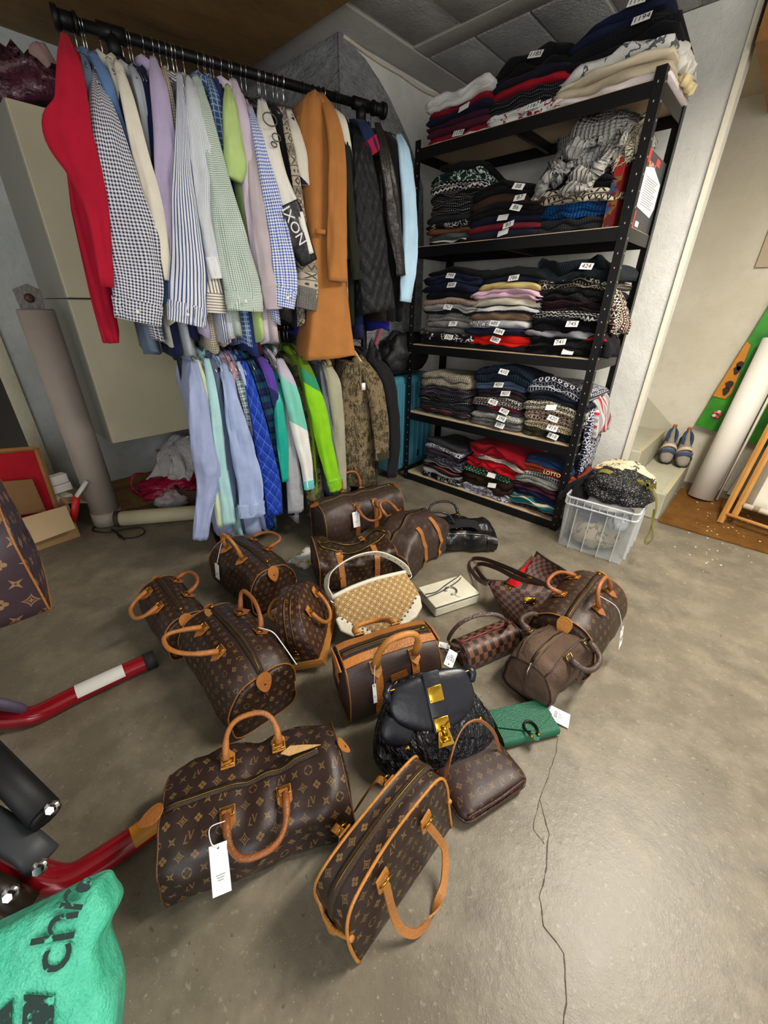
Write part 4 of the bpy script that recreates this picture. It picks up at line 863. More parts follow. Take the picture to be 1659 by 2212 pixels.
drape('red_sweater', 'wine and red sweaters sticking out at the right end of the bottom shelf', 'sweater', pat('hstripe', '#5c2230', '#6b2838', '#b01722', s=1.4), [V((-.9, 2.42, .29)), V((-.76, 2.42, .3)), V((-.66, 2.42, .26)), V((-.58, 2.42, .2))], (0, .12, 0), .05, .015, 9, g2)
drape('white_shirt', 'crumpled white and yellow shirt hanging off the right end of the top shelf', 'shirt', f('#dcdad2'), [V((-.85, 2.42, 2.14)), V((-.70, 2.44, 2.14)), V((-.645, 2.46, 2.10)), V((-.625, 2.48, 2.07))], (0, .09, 0), .04, .018, 11, g2)
drape('yellow_sweater', 'pale yellow rolled sweater edge on the right end of the top shelf', 'sweater', f('#d9c99b'), [V((-.80, 2.5, 2.06)), V((-.68, 2.5, 2.06)), V((-.62, 2.5, 2.03))], (0, .08, 0), .035, .01, 12, g2)
# ---------------------------------------------------------------- boxed games by the right post
def boxset(name, label, x0, x1, y0, y1, z0, h, mat_side, cat='box'):
    root = thing(name, label, cat, ((x0+x1)/2, (y0+y1)/2, z0))
    MB().box((0, 0, h/2), (x1-x0, y1-y0, h)).build('carton', mat_side, root, smooth=False, bevel=.002); return root
def art(cols, sc):
    M = Mat('box_art', .4, 0, .4); n = M.noise(sc, 3); c = M.mix(n.ss(.4, .5), cols[0], cols[1]); c = M.mix(M.noise(sc*1.3, 2, None, .5, 0).gt(.56), c, cols[2]); M.col(c); return M.m
bz = SZ[3]+.004
b1 = boxset('board_game', 'red illustrated game box standing behind the shelf post on the fourth shelf', -.775, -.735, 2.26, 2.60, bz, .245, plain('#8f1d1c', .4))
MB().box((0, -.1705, .09), (.04, .001, .18)).build('picture', art(['#27476e', '#7d5527', '#5e1c18'], 16), b1, smooth=False)
b2 = boxset('software_box', 'white and black printed carton beside the red box at the shelf end', -.715, -.668, 2.28, 2.615, bz, .27, plain('#3c3c3d', .45))
fx = .024
def onface(y0, y1, z0, z1, mt, nm, e=0): return MB().box((fx+e, (y0+y1)/2, (z0+z1)/2), (.001, y1-y0, z1-z0)).build(nm, mt, b2, smooth=False)
m = MB().prism([(fx, -.15, .075), (fx, .10, .06), (fx, .14, .10), (fx, .14, .19), (fx, -.02, .225), (fx, -.15, .205)], (.001, 0, 0)); m.build('text_panel', plain('#e9e9e6', .5), b2, smooth=False)
for k in range(13): onface(-.10, .10-.02*(k % 3), .185-k*.008-.002, .1875-k*.008-.002, plain('#8b8b8b', .6), 'text_line', .001)
onface(-.172, -.10, .225, .27, plain('#c3352c', .5), 'red_corner'); onface(-.172, -.12, .0, .06, plain('#c3352c', .5), 'red_corner')
onface(-.0, .06, .235, .26, plain('#c9463a', .5), 'logo'); onface(-.10, .0, .215, .235, art(['#7a5a86', '#c98a70', '#4a4a55'], 20), 'picture')
MB().box((fx, -.07, .018), (.001, .05, .02)).build('barcode', plain('#d9d9d9', .5), b2, smooth=False)
# ================================================================ HANDBAG MATERIALS
def monogram(cs=.036, c0='#2c1c14', c1='#8a6a3c', rot=0, rough=.42, seed=0, fade=1.0):
    M = Mat('monogram_canvas', rough, 0, .45); u, v = M.uv()
    if rot: u, v = u*math.cos(rot)-v*math.sin(rot), u*math.sin(rot)+v*math.cos(rot)
    U = u/cs+.25+seed; W = v/cs+.4
    j = W.floor(); ev = j.mod(2).lt(.5); U2 = U+(1-ev)*.5
    i = U2.floor(); x = (U2.fr()-.5)*1.22; y = (W.fr()-.5)*1.22; r = hyp(x, y)
    ax, ay = x.abs(), y.abs()
    quat = (hyp(ax-.19, ay).min(hyp(ax, ay-.19))).lt(.135)*r.gt(.05)                         # rounded four-petal flower
    dx, dy = (x+y)*.7071, (x-y)*.7071; adx, ady = dx.abs(), dy.abs()
    star = ((adx.min(ady)*3.6+adx.max(ady))).lt(.42)*r.gt(.055)                              # pointed four-petal flower
    ring = r.lt(.36)*(1-quat)*(r.gt(.30).max(hyp(ax-.17, ay).min(hyp(ax, ay-.17)).gt(.15)))*(1-r.lt(.06))
    ast = (ax**.62+ay**.62).lt(.66); ast2 = (ax**.62+ay**.62).lt(.52); dia = ast*(1-ast2).max(star*.0)
    dia = dia.max(((ax.min(ay)*3+ax.max(ay))).lt(.2))
    yL = (y+.08).abs().lt(.29); L1 = (x+.20-y*.2).abs().lt(.045)*yL; L2 = (y+.335).abs().lt(.045)*(x+.17).abs().lt(.17)
    yV = (y-.12).abs().lt(.29); V1 = (x-.09+(y-.12)*.3).abs().lt(.05)*yV; V2 = (x-.26-(y-.12)*.3).abs().lt(.034)*yV
    ser = (y-.40).abs().lt(.018)*((x-.0).abs().lt(.10).max((x-.35).abs().lt(.07)))
    lv = L1.max(L2).max(V1).max(V2).max(ser)
    odd = i.mod(2).gt(.5); alt = ((i*.5).floor()+(j*.5).floor()).mod(2).gt(.5)
    rowA = odd*star + (1-odd)*(alt*ring+(1-alt)*lv)
    rowB = odd*star.max(quat*.0) + (1-odd)*dia
    rowB = odd*quat+(1-odd)*dia
    f_ = ev*rowA+(1-ev)*rowB
    wear = M.noise(9, 4).ss(.25, .75)*.35+.30
    base = M.mix(M.noise(5, 4).ss(.3, .7), tuple(q*.85 for q in C(c0)[:3]), tuple(q*1.2 for q in C(c0)[:3]))
    M.col(M.mix(f_*wear*fade, base, c1))
    gr = M.noise(620, 2); M.bump(gr*.25+M.noise(24, 3)*.6, .25, .008); M.inp('Roughness', M.noise(12, 3)*.25+rough-.12)
    return M.m
def damier(cs=.022, c0='#33221d', c1='#6b4a3c'):
    M = Mat('chequered_canvas', .4, 0, .45); u, v = M.uv(); a = ((u/cs).floor()+(v/cs).floor()).mod(2)
    w_ = ((u*2600).sin()*(v*2600).sin())*.5+.5
    c = M.mix(a, c0, c1); M.col(M.mix(w_*.25, c, (.02, .012, .01))); M.bump(w_*.3+M.noise(30, 3)*.6, .2, .006); return M.m
def ggcanvas(cs=.022):
    M = Mat('woven_logo_canvas', .8, 0, .2); u, v = M.uv(); u, v = (u+v)*.7071, (u-v)*.7071
    U, W = u/cs, v/cs; x = U.fr()-.5; y = W.fr()-.5; r = hyp(x, y)
    x2 = (U+.5).fr()-.5; y2 = (W+.5).fr()-.5
    ring = (r-.37).abs().lt(.06); bar = y.abs().lt(.06)*x.lt(.05)*x.gt(-.3); cross = (x2.abs().min(y2.abs())).lt(.07)*hyp(x2, y2).lt(.3)
    M.col(M.mix(ring.max(bar*.0).max(cross), '#c6aa7a', '#7a5933')); M.bump(M.noise(500, 2)+r*.2, .4, .005); return M.m
M_mono = monogram(.031); M_mono2 = monogram(.030, '#33201a', '#80613a', seed=1); M_monoS = monogram(.029, '#2a1a12', '#7c5c2c', .06, .4, 2)
M_monoF = monogram(.032, '#3a2c26', '#6e5843', 0, .45, 3, .55); M_monoB = monogram(.034, '#2f211d', '#9a7a45', .08, .4, 4); M_mono45 = monogram(.033, '#33221d', '#84663f', .1, .4, 5)
M_dam = damier(); M_damS = damier(.0195, '#38251f', '#72503f'); M_gg = ggcanvas()
def leather(c, rough=.42, b=.3, bs=160, var=.12): return plain(c, rough, 0, b, bs, .5, var)
M_tan = leather('#a96a30', .42, .3, 160, .2); M_tan2 = leather('#93562a', .42, .3, 160, .2); M_tanL = leather('#bd7f3a', .42, .3, 160, .15); M_pipe = leather('#94602f'); M_tanD = leather('#8a4f26')
M_brass = metal('#b98f3c', .28); M_gold = metal('#d8a93c', .18); M_steel = metal('#b9b6b0', .3); M_zip = plain('#3a2a1c', .6, 0, .4, 300)
M_dbrass = metal('#6e5a33', .4)
BG = 'second-hand bags laid out on the floor'
# ================================================================ DUFFEL-TYPE BAGS
class Duffel:
    """barrel bag: lofted body with flat bottom, end panels, piping, zip, handles"""
    def __init__(s, name, label, loc, rz, L, W, H, mat, sag=.0, top=.9, pw=.75, crush=.012, seed=0, tilt=0, endsc=.97, slump=0, group=BG, lean=0, endtop=0, cat='handbag', wr=7, pipe=None):
        s.L, s.W, s.H, s.sag, s.top, s.pw, s.crush, s.seed, s.slump, s.lean, s.endtop, s.wr = L, W, H, sag, top, pw, crush, seed, slump, lean, endtop, wr
        s.root = thing(name, label, cat, loc, 0, group); s.root.rotation_euler = (tilt, 0, rz)
        NX, NT = 40, 44; rings = []
        xs_ = [-1+2*i/NX for i in range(NX+1)]
        for xx in xs_: rings.append([s.surf(xx, 2*PI*j/NT)[0] for j in range(NT)])
        m = MB(); m.loft(rings, True, False)
        # re-UV: u along length, v around
        k = 0
        for i in range(NX):
            acc = 0
            for j in range(NT):
                q = (rings[NX//2][(j+1) % NT]-rings[NX//2][j]).length
                m.uv[k] = [((xs_[i])*L/2, -acc), ((xs_[i])*L/2, -acc-q), ((xs_[i+1])*L/2, -acc-q), ((xs_[i+1])*L/2, -acc)]; acc += q; k += 1
        m.build('body', mat, s.root)
        for e in (-1, 1):
            R = [s.surf(e, 2*PI*j/NT)[0] for j in range(NT)]; c = sum(R, V((0, 0, 0)))/NT; rr = []
            for sc in (1, .8, .55, .3, .08):
                rr.append([c+(p-c)*sc+V((e*(.012*(1-sc*sc)+.010*noise.noise(V((p.y*12, p.z*12, seed+e)))*(1-sc)), 0, 0)) for p in R])
            m = MB(); m.loft(rr, True, True)
            for k in range(len(m.f)): m.uv[k] = [(m.v[i].y, m.v[i].z) for i in m.f[k]]
            m.build('end_panel', mat, s.root)
            if group is not None: MB().tube(R+[R[0]], .0023, 7).build('piping', pipe or M_pipe, s.root)
    def surf(s, xx, a):
        """xx in -1..1, a angle (pi/2 = top). returns point, outward normal approx"""
        L, W, H = s.L, s.W, s.H; ca, sa = math.cos(a), math.sin(a)
        e = 1-.03*abs(xx)**6
        if sa >= 0: y = math.copysign(abs(ca)**s.pw, ca)*W/2*e; z = .42*H+abs(sa)**s.top*.58*H
        else: y = math.copysign(abs(ca)**.45, ca)*W/2*e*(.97); z = .42*H-abs(sa)**.4*.42*H
        k = max(0, (z/H-.25)/.75)
        z -= H*s.sag*k*k*math.cos(xx*PI/2)**2*(1 if abs(ca) < .95 else .8)
        z -= H*s.endtop*k*abs(xx)**3
        y += s.slump*k*W*(.6+.4*xx)+s.lean*z
        p = V((xx*L/2*(1-.02*k), y, max(z, 0)))
        n = noise.noise_vector(V((p.x*s.wr, y*s.wr, z*s.wr))+V((s.seed*5.1, s.seed, 0)))
        n2 = noise.noise(V((p.x*s.wr*2.4+s.seed, y*s.wr*2, z*s.wr*3)))
        o = V((0, y, z-.42*H)); o = o.normalized() if o.length > 1e-6 else V((0, 0, 1))
        if z > .01: p = p+o*(s.crush*(n.x*1.2+n2*.6))*min(1, z/.05)
        p.z = max(p.z, 0)
        return p, o
    def zip(s, mat=None, x0=-.98, x1=.98, pull=1):
        n = 30; m = MB(); Z = MB(); rings = []; pts = []
        for i in range(n+1):
            xx = x0+(x1-x0)*i/n; l = s.surf(xx, PI/2+.045)[0]; r = s.surf(xx, PI/2-.045)[0]; c = s.surf(xx, PI/2)[0]
            up_ = V((0, 0, .0022)); rings.append([l+up_, c+up_*1.8, r+up_, c-up_]); pts.append(c+V((0, 0, .0052)))
        m.loft(rings).build('zip_tape', mat or M_zip, s.root); Z.tube(pts, .0022, 6).build('zip', M_dbrass, s.root)
        if pull:
            p = pts[-3] if pull > 0 else pts[2]; q = pts[-6] if pull > 0 else pts[5]
            MB().box(p+V((0, 0, .005)), (.016, .009, .006)).build('zip_slider', M_brass, s.root)
    def chape(s, xx, a, mat, down=1, size=1.0, nm='handle_tab'):
        """pentagonal leather tab with brass ring lying on the surface"""
        p, o = s.surf(xx, a); p2 = s.surf(xx, a+.06*down)[0]; t = (p2-p).normalized(); xd = V((1, 0, 0)); nrm = t.cross(xd).normalized()
        if nrm.dot(o) < 0: nrm = -nrm
        w_, h_ = .017*size, .05*size; b = p+nrm*.0025
        pent = [b-xd*w_-t*h_*.35, b+xd*w_-t*h_*.35, b+xd*w_+t*h_*.35, b+t*h_*.75, b-xd*w_+t*h_*.35]
        tb = MB().prism(pent, nrm*.0035).build(nm, mat, s.root, smooth=False)
        rg = b+nrm*.007-t*h_*.1
        MB().tube([rg-xd*w_*.8-t*.008, rg+xd*w_*.8-t*.008, rg+xd*w_*.8+t*.008, rg-xd*w_*.8+t*.008, rg-xd*w_*.8-t*.008], .0022, 6).build('buckle', M_brass, tb)
        return b+nrm*.009, t
    def handle(s, side, span, a0, dirv, rise, mat, r=.0075, tabs=True, cx=0, chm=None, skew=0):
        """arched handle; side -1 front/+1 back; dirv = rise direction"""
        a = PI/2+(-side)*a0; P0, t0 = s.chape(cx-span, a, chm or mat, -side if True else 1); P1, t1 = s.chape(cx+span, a, chm or mat, -side)
        d = V(dirv).normalized(); mid = (P0+P1)/2; h = (P1-P0)/2; n = 22; pts = []
        for i in range(n+1):
            an = PI*i/n; ca, sa = math.cos(an), math.sin(an)
            p = mid-h*math.copysign(abs(ca)**.75, ca)*1.04+d*rise*(sa**.7 if sa > 0 else 0)+V((skew*sa, 0, 0)); pts.append(p)
        rr = [r*(1.25 if (i < 3 or i > n-3) else 1) for i in range(n+1)]
        o = MB().tube(pts, rr, 9).build('handle', mat, s.root); return pts
    def endtab(s, e, mat, hole=True, dirv=None, size=1.0):
        """leather teardrop tab at the zip end"""
        p, o = s.surf(e, PI/2); d = V(dirv or (e*.25, 0, -1)).normalized(); yd = V((0, 1, 0)); n = yd.cross(d).normalized()
        if n.x*e < 0: n = -n
        b = p+n*.006-d*.010; h, w_ = .052*size, .02*size
        out = [b+yd*w_*math.sin(q)*(1 if k < 6 else 1)+d*(h*(.5-.5*math.cos(q))) for k, q in enumerate([PI*2*i/16 for i in range(16)])]
        out = [b+d*(h*(1-math.cos(2*PI*i/18))/2)+yd*(w_*math.sin(2*PI*i/18)*(1.15-.5*(1-math.cos(2*PI*i/18))/2)) for i in range(18)]
        tb = MB().prism(out, n*.003).build('end_tab', mat, s.root, smooth=False)
        if hole: MB().lathe([(0, 0), (.0035, 0), (.0035, .001), (0, .001)], seg=10).move(frame(b+d*h*.6+n*.0032, yd, d)).build('eyelet', plain('#23150c', .6), tb)
    def strap(s, xx, mat, w_=.014, a_from=.35, a_to=1.75, side=-1):
        rings = []; n = 16
        for i in range(n+1):
            a = PI/2-side*(-1)*0 + (-side)*(a_from+(a_to-a_from)*i/n); p, o = s.surf(xx, a)
            rings.append([p+V((-w_, 0, 0))+o*.002, p+V((w_, 0, 0))+o*.002, p+V((w_, 0, 0))+o*.005, p+V((-w_, 0, 0))+o*.005])
        MB().loft(rings).build('strap', mat, s.root, smooth=False)
def price_tag(root, p, d, n, w_=.035, h=.075, string=None, text='OZÉ', world=False):
    """white swing tag hanging from p along direction d, facing n (root-local unless world)"""
    if world:
        Mi = (Matrix.Translation(root.location) @ root.rotation_euler.to_matrix().to_4x4()).inverted(); p = Mi @ V(p); R3 = Mi.to_3x3(); d = R3 @ V(d); n = R3 @ V(n)
        if string: string = [Mi @ V(q) for q in string]
    d = V(d).normalized(); n = V(n); n = (n-d*n.dot(d)).normalized(); x = d.cross(n); p = V(p)
    pts = [p-x*w_/2, p+x*w_/2, p+x*w_/2+d*h, p-x*w_/2+d*h]
    tg = MB().prism(pts, n*.0012).build('price_tag', plain('#f2f2f0', .55), root, smooth=False)
    if string: MB().tube(spline(string+[p+d*.006+n*.002], 6), .0011, 5).build('string', plain('#eeeeec', .7), tg)
    MB().lathe([(0, 0), (.0022, 0), (.0022, .0006), (0, .0006)], seg=8).move(frame(p+d*.007+n*.0013, x, d)).build('hole', plain('#5a5a5a', .6), tg)
    Mx = Matrix(((x.x, -d.x, n.x, 0), (x.y, -d.y, n.y, 0), (x.z, -d.z, n.z, 0), (0, 0, 0, 1)))
    if text: lettering(text, .013, Matrix.Translation(p+d*h*.5+n*.0019) @ Mx, plain('#77777a', .7), tg)
    for k in range(3):
        c = p+d*h*(.62+.05*k)+n*.0015
        MB().box((0, 0, 0), (w_*(.5-.1*k), .0016, .0004)).move(Matrix.Translation(c) @ Mx).build('print_line', plain('#9a9a9c', .7), tg, smooth=False)
    return tg
def ang(a, b): return math.atan2(b.y-a.y, b.x-a.x)
# --- A: large speedy in the foreground, slumped
A0, A1 = onz(372, 1952), onz(768, 1796); rz = ang(A0, A1); un = V((-math.sin(rz), math.cos(rz), 0))
L = (A1-A0).length; c = (A0+A1)/2+un*.125+V((.012, -.012, 0))
b = Duffel('monogram_bag', 'large slumped brown monogram bag with tan handles and white tag in the foreground', c, rz, L*1.0, .265, .19, M_monoB, sag=.10, top=.75, pw=.8, crush=.022, seed=1, slump=.05, endtop=.12, wr=8, pipe=leather('#5d3c22'))
b.zip(pull=0, x0=-.95, x1=.75)
pts = b.handle(1, .30, .42, (0, .75, .62), .088, M_tan, .0070, chm=M_tanL); pf = b.handle(-1, .30, .42, (0, -1, -.10), .10, M_tan2, .0070, chm=M_tan)
b.endtab(1, M_tanL, dirv=(.55, -.1, -.8), size=1.0); b.endtab(-1, M_tan, False, dirv=(-1, -.1, -.4), size=1.15)
zp = b.surf(.58, PI/2)[0]; MB().prism([zp+V(q) for q in ((-.055, .018, .008), (-.03, .03, .009), (.0, .022, .010), (.045, .006, .012), (.0, .006, .010), (-.035, .006, .008))], (0, 0, .003)).build('zip_pull', leather('#c6a06a'), b.root, smooth=False)
price_tag(b.root, pf[2]+V((-.018, -.012, .006)), (.02, -.8, -.55), (0, -.6, .8), .036, .085, [pf[1]+V((0, .01, .008)), pf[1]+V((-.03, -.0, .02)), pf[2]+V((-.03, -.01, .012))], text='')
# --- C: speedy 40, middle left
def speedy(name, label, pn, pf_, side, W, H, mat, L=None, **k):
    """front base edge from pixel pn to pixel pf_ on the floor; side=+1 body lies to the left of the direction"""
    a, b_ = onz(*pn), onz(*pf_); r = ang(a, b_); u = V((-math.sin(r), math.cos(r), 0))*side; LL = L or (b_-a).length
    d = (b_-a).normalized(); c_ = a+d*LL/2+u*W/2
    return Duffel(name, label, c_, r, LL, W, H, mat, **k)
b = speedy('monogram_bag', 'brown monogram bag with twisted tan handles, biggest of the left group', (395, 1395), (528, 1588), 1, .245, .25, M_mono, L=.405, sag=.02, crush=.010, seed=2, endtop=.16, lean=.05)
b.root.location = V((-1.04, .375, 0)); b.root.rotation_euler = (0, 0, math.radians(-4))
b.zip(pull=-1); b.handle(1, .34, .40, (.1, .35, 1), .075, M_tan2, .0070, skew=-.05); b.handle(-1, .34, .42, (-.15, -1, .25), .12, M_tan, .0070, skew=-.02)
b.endtab(1, M_tan, size=1.3); b.endtab(-1, M_tan)
zp = b.surf(-.86, PI/2)[0]; MB().prism([zp+V((.03+.028*math.cos(q), .012*math.sin(q)-.02, .008+.0*q)) for q in [2*PI*i/12 for i in range(12)]], (0, 0, .003)).build('zip_pull', leather('#9a6a35'), b.root, smooth=False)
h0 = b.surf(.34, PI/2-.4)[0]
MB().tube(spline([h0+V((0, 0, .02)), h0+V((.06, .02, .03)), b.surf(.75, PI/2-.7)[0]+V((0, .01, .012)), b.surf(.95, PI/2-1.1)[0]+V((.01, .01, .004))], 6), .0018, 5).build('string', plain('#eeeeea', .7), b.root)
# --- D: small speedy far left
b = Duffel('monogram_bag', 'small dark monogram bag at the far left of the group', (-1.45, .335, 0), math.radians(-3), .31, .18, .21, M_monoS, crush=.006, seed=3, endtop=.14)
b.zip(); b.handle(-1, .38, .5, (0, -1, -.45), .085, M_tan, .0075); b.handle(1, .38, .45, (0, .9, .35), .06, M_tan2, .0075); b.endtab(1, M_tan, size=1.25); b.endtab(-1, M_tan)
# --- E: dark speedy in front of the rack
b = Duffel('monogram_bag', 'dark monogram bag with a hanging white tag in front of the rack', (-1.465, .69, 0), math.radians(1), .365, .225, .235, M_monoS, crush=.012, seed=4, endtop=.10, top=.8)
b.zip(); pf = b.handle(-1, .36, .42, (.12, -.25, 1), .10, M_tan, .0070); b.handle(1, .36, .42, (.2, .9, .30), .075, M_tan2, .0070, skew=.02); b.endtab(1, M_tan, size=1.35); b.endtab(-1, M_tan)
price_tag(b.root, b.surf(-.36, PI/2+1.05)[0]+V((0, -.016, .0)), (0, -.12, -1), (0, -1, .1), .034, .075, [pf[1]+V((0, -.005, .01)), pf[1]+V((0, -.02, -.02))], text='')
# --- N: speedy at the right
b = Duffel('monogram_bag', 'brown monogram bag with upright handles and a white tag, rightmost of all', (-.252, 1.39, 0), math.radians(90), .36, .25, .265, monogram(.034, '#2f2118', '#7d5c2e', .05, .4, 6), crush=.008, seed=5, endtop=.10)
b.zip(M_zip); pf = b.handle(-1, .40, .38, (-.35, .25, 1), .09, M_tan2, .0070); b.handle(1, .40, .42, (-.5, .8, .3), .07, M_tan2, .0070); b.endtab(-1, M_tanL, False, size=1.4); b.endtab(1, M_tanL, size=1.4)
price_tag(b.root, b.surf(-.05, PI/2+1.25)[0]+V((0, -.028, .01)), (.1, -.15, -1), (0, -1, .25), .038, .085, [pf[3]+V((0, 0, .01)), pf[2]+V((.03, -.06, -.02))])
# --- G: keepall at the rack
b = Duffel('duffel_bag', 'large brown monogram duffel with straps and white tag standing before the camouflage jacket', (-1.485, 1.385, 0), ang(onz(710, 1187), onz(865, 1140)), .49, .23, .275, M_monoF, crush=.012, seed=6, endtop=.05, top=.7, sag=.03)
b.zip(); pf = b.handle(-1, .24, .75, (.02, -1, -.62), .115, M_tan2, .0075); b.handle(1, .24, .5, (0, .15, 1), .10, M_tan2, .0075); b.strap(-.24, M_tan, .013, .6, 2.1); b.strap(.24, M_tan, .013, .6, 2.1); b.endtab(1, M_tan2, False, (1, 0, -.3)); b.endtab(-1, M_tan2, False, (-1, 0, -.3))
price_tag(b.root, b.surf(-.24, PI/2+.95)[0]+V((-.018, -.016, .0)), (-.02, -.22, -1), (0, -1, .2), .04, .085, [pf[1]+V((-.01, 0, .0)), pf[1]+V((-.022, -.012, -.02))], text='')
# --- H, I: two slumped duffels behind the cream-trimmed hobo
b = Duffel('duffel_bag', 'worn brown monogram duffel slumped between the tagged duffel and the white clutch', (-1.11, 1.425, 0), math.radians(96), .44, .26, .23, M_monoF, crush=.03, seed=7, endtop=.35, top=.6, slump=.12, sag=-.05)
b.zip(pull=0); b.handle(1, .22, .85, (-.25, .6, .8), .085, M_tan2, .0075); b.strap(-.30, M_tan, .013, .5, 2.0); b.strap(.28, M_tan, .013, .5, 2.0)
b = Duffel('duffel_bag', 'crumpled open monogram duffel behind the woven logo hobo bag', (-1.225, 1.105, 0), math.radians(62), .38, .26, .20, M_monoS, crush=.035, seed=8, endtop=.05, top=.5, sag=.22)
b.strap(-.45, M_tan, .013, .25, 2.0); b.strap(.45, M_tan, .013, .25, 2.0); b.chape(-.45, PI/2+.35, M_tan, 1, 1.1); b.chape(.35, PI/2-.35, M_tan, -1, 1.1)
zi = [b.surf(-.9+1.8*i/20, PI/2+.32*math.sin(PI*i/20))[0]+V((0, 0, .006)) for i in range(21)]
MB().tube(zi, .004, 6).build('zip_edge', M_dbrass, b.root)
zi = [b.surf(-.9+1.8*i/20, PI/2-.32*math.sin(PI*i/20))[0]+V((0, 0, .006)) for i in range(21)]
MB().tube(zi, .004, 6).build('zip_edge', M_dbrass, b.root)
# --- O: suede bag
M_sue = plain('#5f4d41', .95, 0, .5, 60, .1, .25)
b = Duffel('suede_bag', 'brown suede bowling bag with a double zip and leather tag', (-.262, 1.165, 0), math.radians(82), .30, .18, .20, M_sue, crush=.022, seed=9, endtop=.22, top=.62, wr=9, group=BG, lean=-.05, pipe=plain('#3f3028', .8))
b.zip(plain('#5a4a40', .9)); M_sl = leather('#4a3a31', .45)
pf = b.handle(-1, .36, .75, (0, -1, -.35), .065, M_sl, .0095); b.handle(1, .36, .75, (-.2, 1, .35), .05, M_sl, .0095)
hp = pf[3]+V((0, -.004, -.012)); tg_ = MB().prism([hp+V(q) for q in ((0, 0, .0), (.024, -.004, -.026), (0, -.008, -.052), (-.024, -.004, -.026))], (0, -.003, 0)).build('leather_tag', leather('#3a2a24'), b.root, smooth=False); MB().tube([pf[3], hp+V((0, -.002, -.004))], .0022, 5).build('tag_cord', leather('#3a2a24'), tg_)
for q in (-1, 1): MB().tube([b.surf(-1+2*i/14, PI/2+q*.55)[0]+V((0, 0, .003)) for i in range(15)], .003, 5).build('piping', M_sl, b.root)
zz = b.surf(-.97, PI/2)[0]; MB().tube([zz+V((-.006, .003, 0)), zz+V((-.02, .003, -.03)), zz+V((-.022, -.004, -.05))], .003, 5).build('zip_pull', M_steel, b.root)
# --- Q: boston bag with tan trim
A0, A1 = onz(792, 1562), onz(945, 1420); rz = math.radians(66)
b = Duffel('boston_bag', 'brown woven-print boston bag with tan trim and one tall arched handle', (-.645, .715, 0), rz, .32, .20, .235, monogram(.012, '#3a2a24', '#56423a', 0, .5, 7, .8), crush=.005, seed=10, endtop=.06, top=.8, pw=.7)
for q in (-1, 1):
    rings = []
    for i in range(31):
        xx = -1+2*i/30; l, o = b.surf(xx, PI/2+q*.12); r, o2 = b.surf(xx, PI/2+q*.38); upv = V((0, 0, .002))
        rings.append([l+o*.0015, r+o2*.0015, r+o2*.0045, l+o*.0045])
    MB().loft(rings).build('zip_trim', M_tan, b.root, smooth=False)
b.zip(M_zip); 
for e in (-1, 1):
    c0 = [b.surf(e, PI/2+t)[0]+V((e*.012, 0, 0)) for t in (-.42, 0, .42)]; mid = sum(c0, V((0, 0, 0)))/3
    MB().prism([c0[0], c0[1], c0[2], mid+V((0, .02, -.09)), mid+V((0, -.02, -.09))], (e*.004, 0, 0)).build('end_trim', M_tan, b.root, smooth=False)
for side in (-1, 1):
    b.strap(-.40, M_tan, .0125, .62, 2.1, side); b.strap(.40, M_tan, .0125, .62, 2.1, side)
pf = b.handle(-1, .42, .62, (0, -.25, 1), .135, M_tanL, .010); b.handle(1, .42, .7, (0, 1, -.6), .11, M_tanL, .010)
pp, oo = b.surf(.02, PI/2+1.2); MB().prism([pp+oo*.003+V(q) for q in ((-.03, 0, .025), (.022, 0, .03), (.03, 0, 0), (.022, 0, -.02), (0, 0, -.032), (-.026, 0, -.02))], oo*.003).build('logo_patch', M_tan, b.root, smooth=False)
price_tag(b.root, b.surf(-.52, PI/2+.9)[0]+V((0, -.012, -.02)), (0, -.2, -1), (0, -1, .2), .012, .07, [pf[1], pf[1]+V((-.01, -.01, -.02))], text='')
# --- U: monogram tote at the left edge, on the exercise bench
pc = onz(108, 1335, .56)
b = Duffel('monogram_tote', 'big monogram bag with yellow piping cut off by the left edge', (pc.x-.15, pc.y-.20, .56), math.radians(84), .44, .30, .30, monogram(.048, '#33232a', '#a88454', .3, .45, 8), crush=.010, seed=11, top=.7)
b.handle(-1, .3, .5, (0, -1, .2), .1, M_tanL); b.zip()
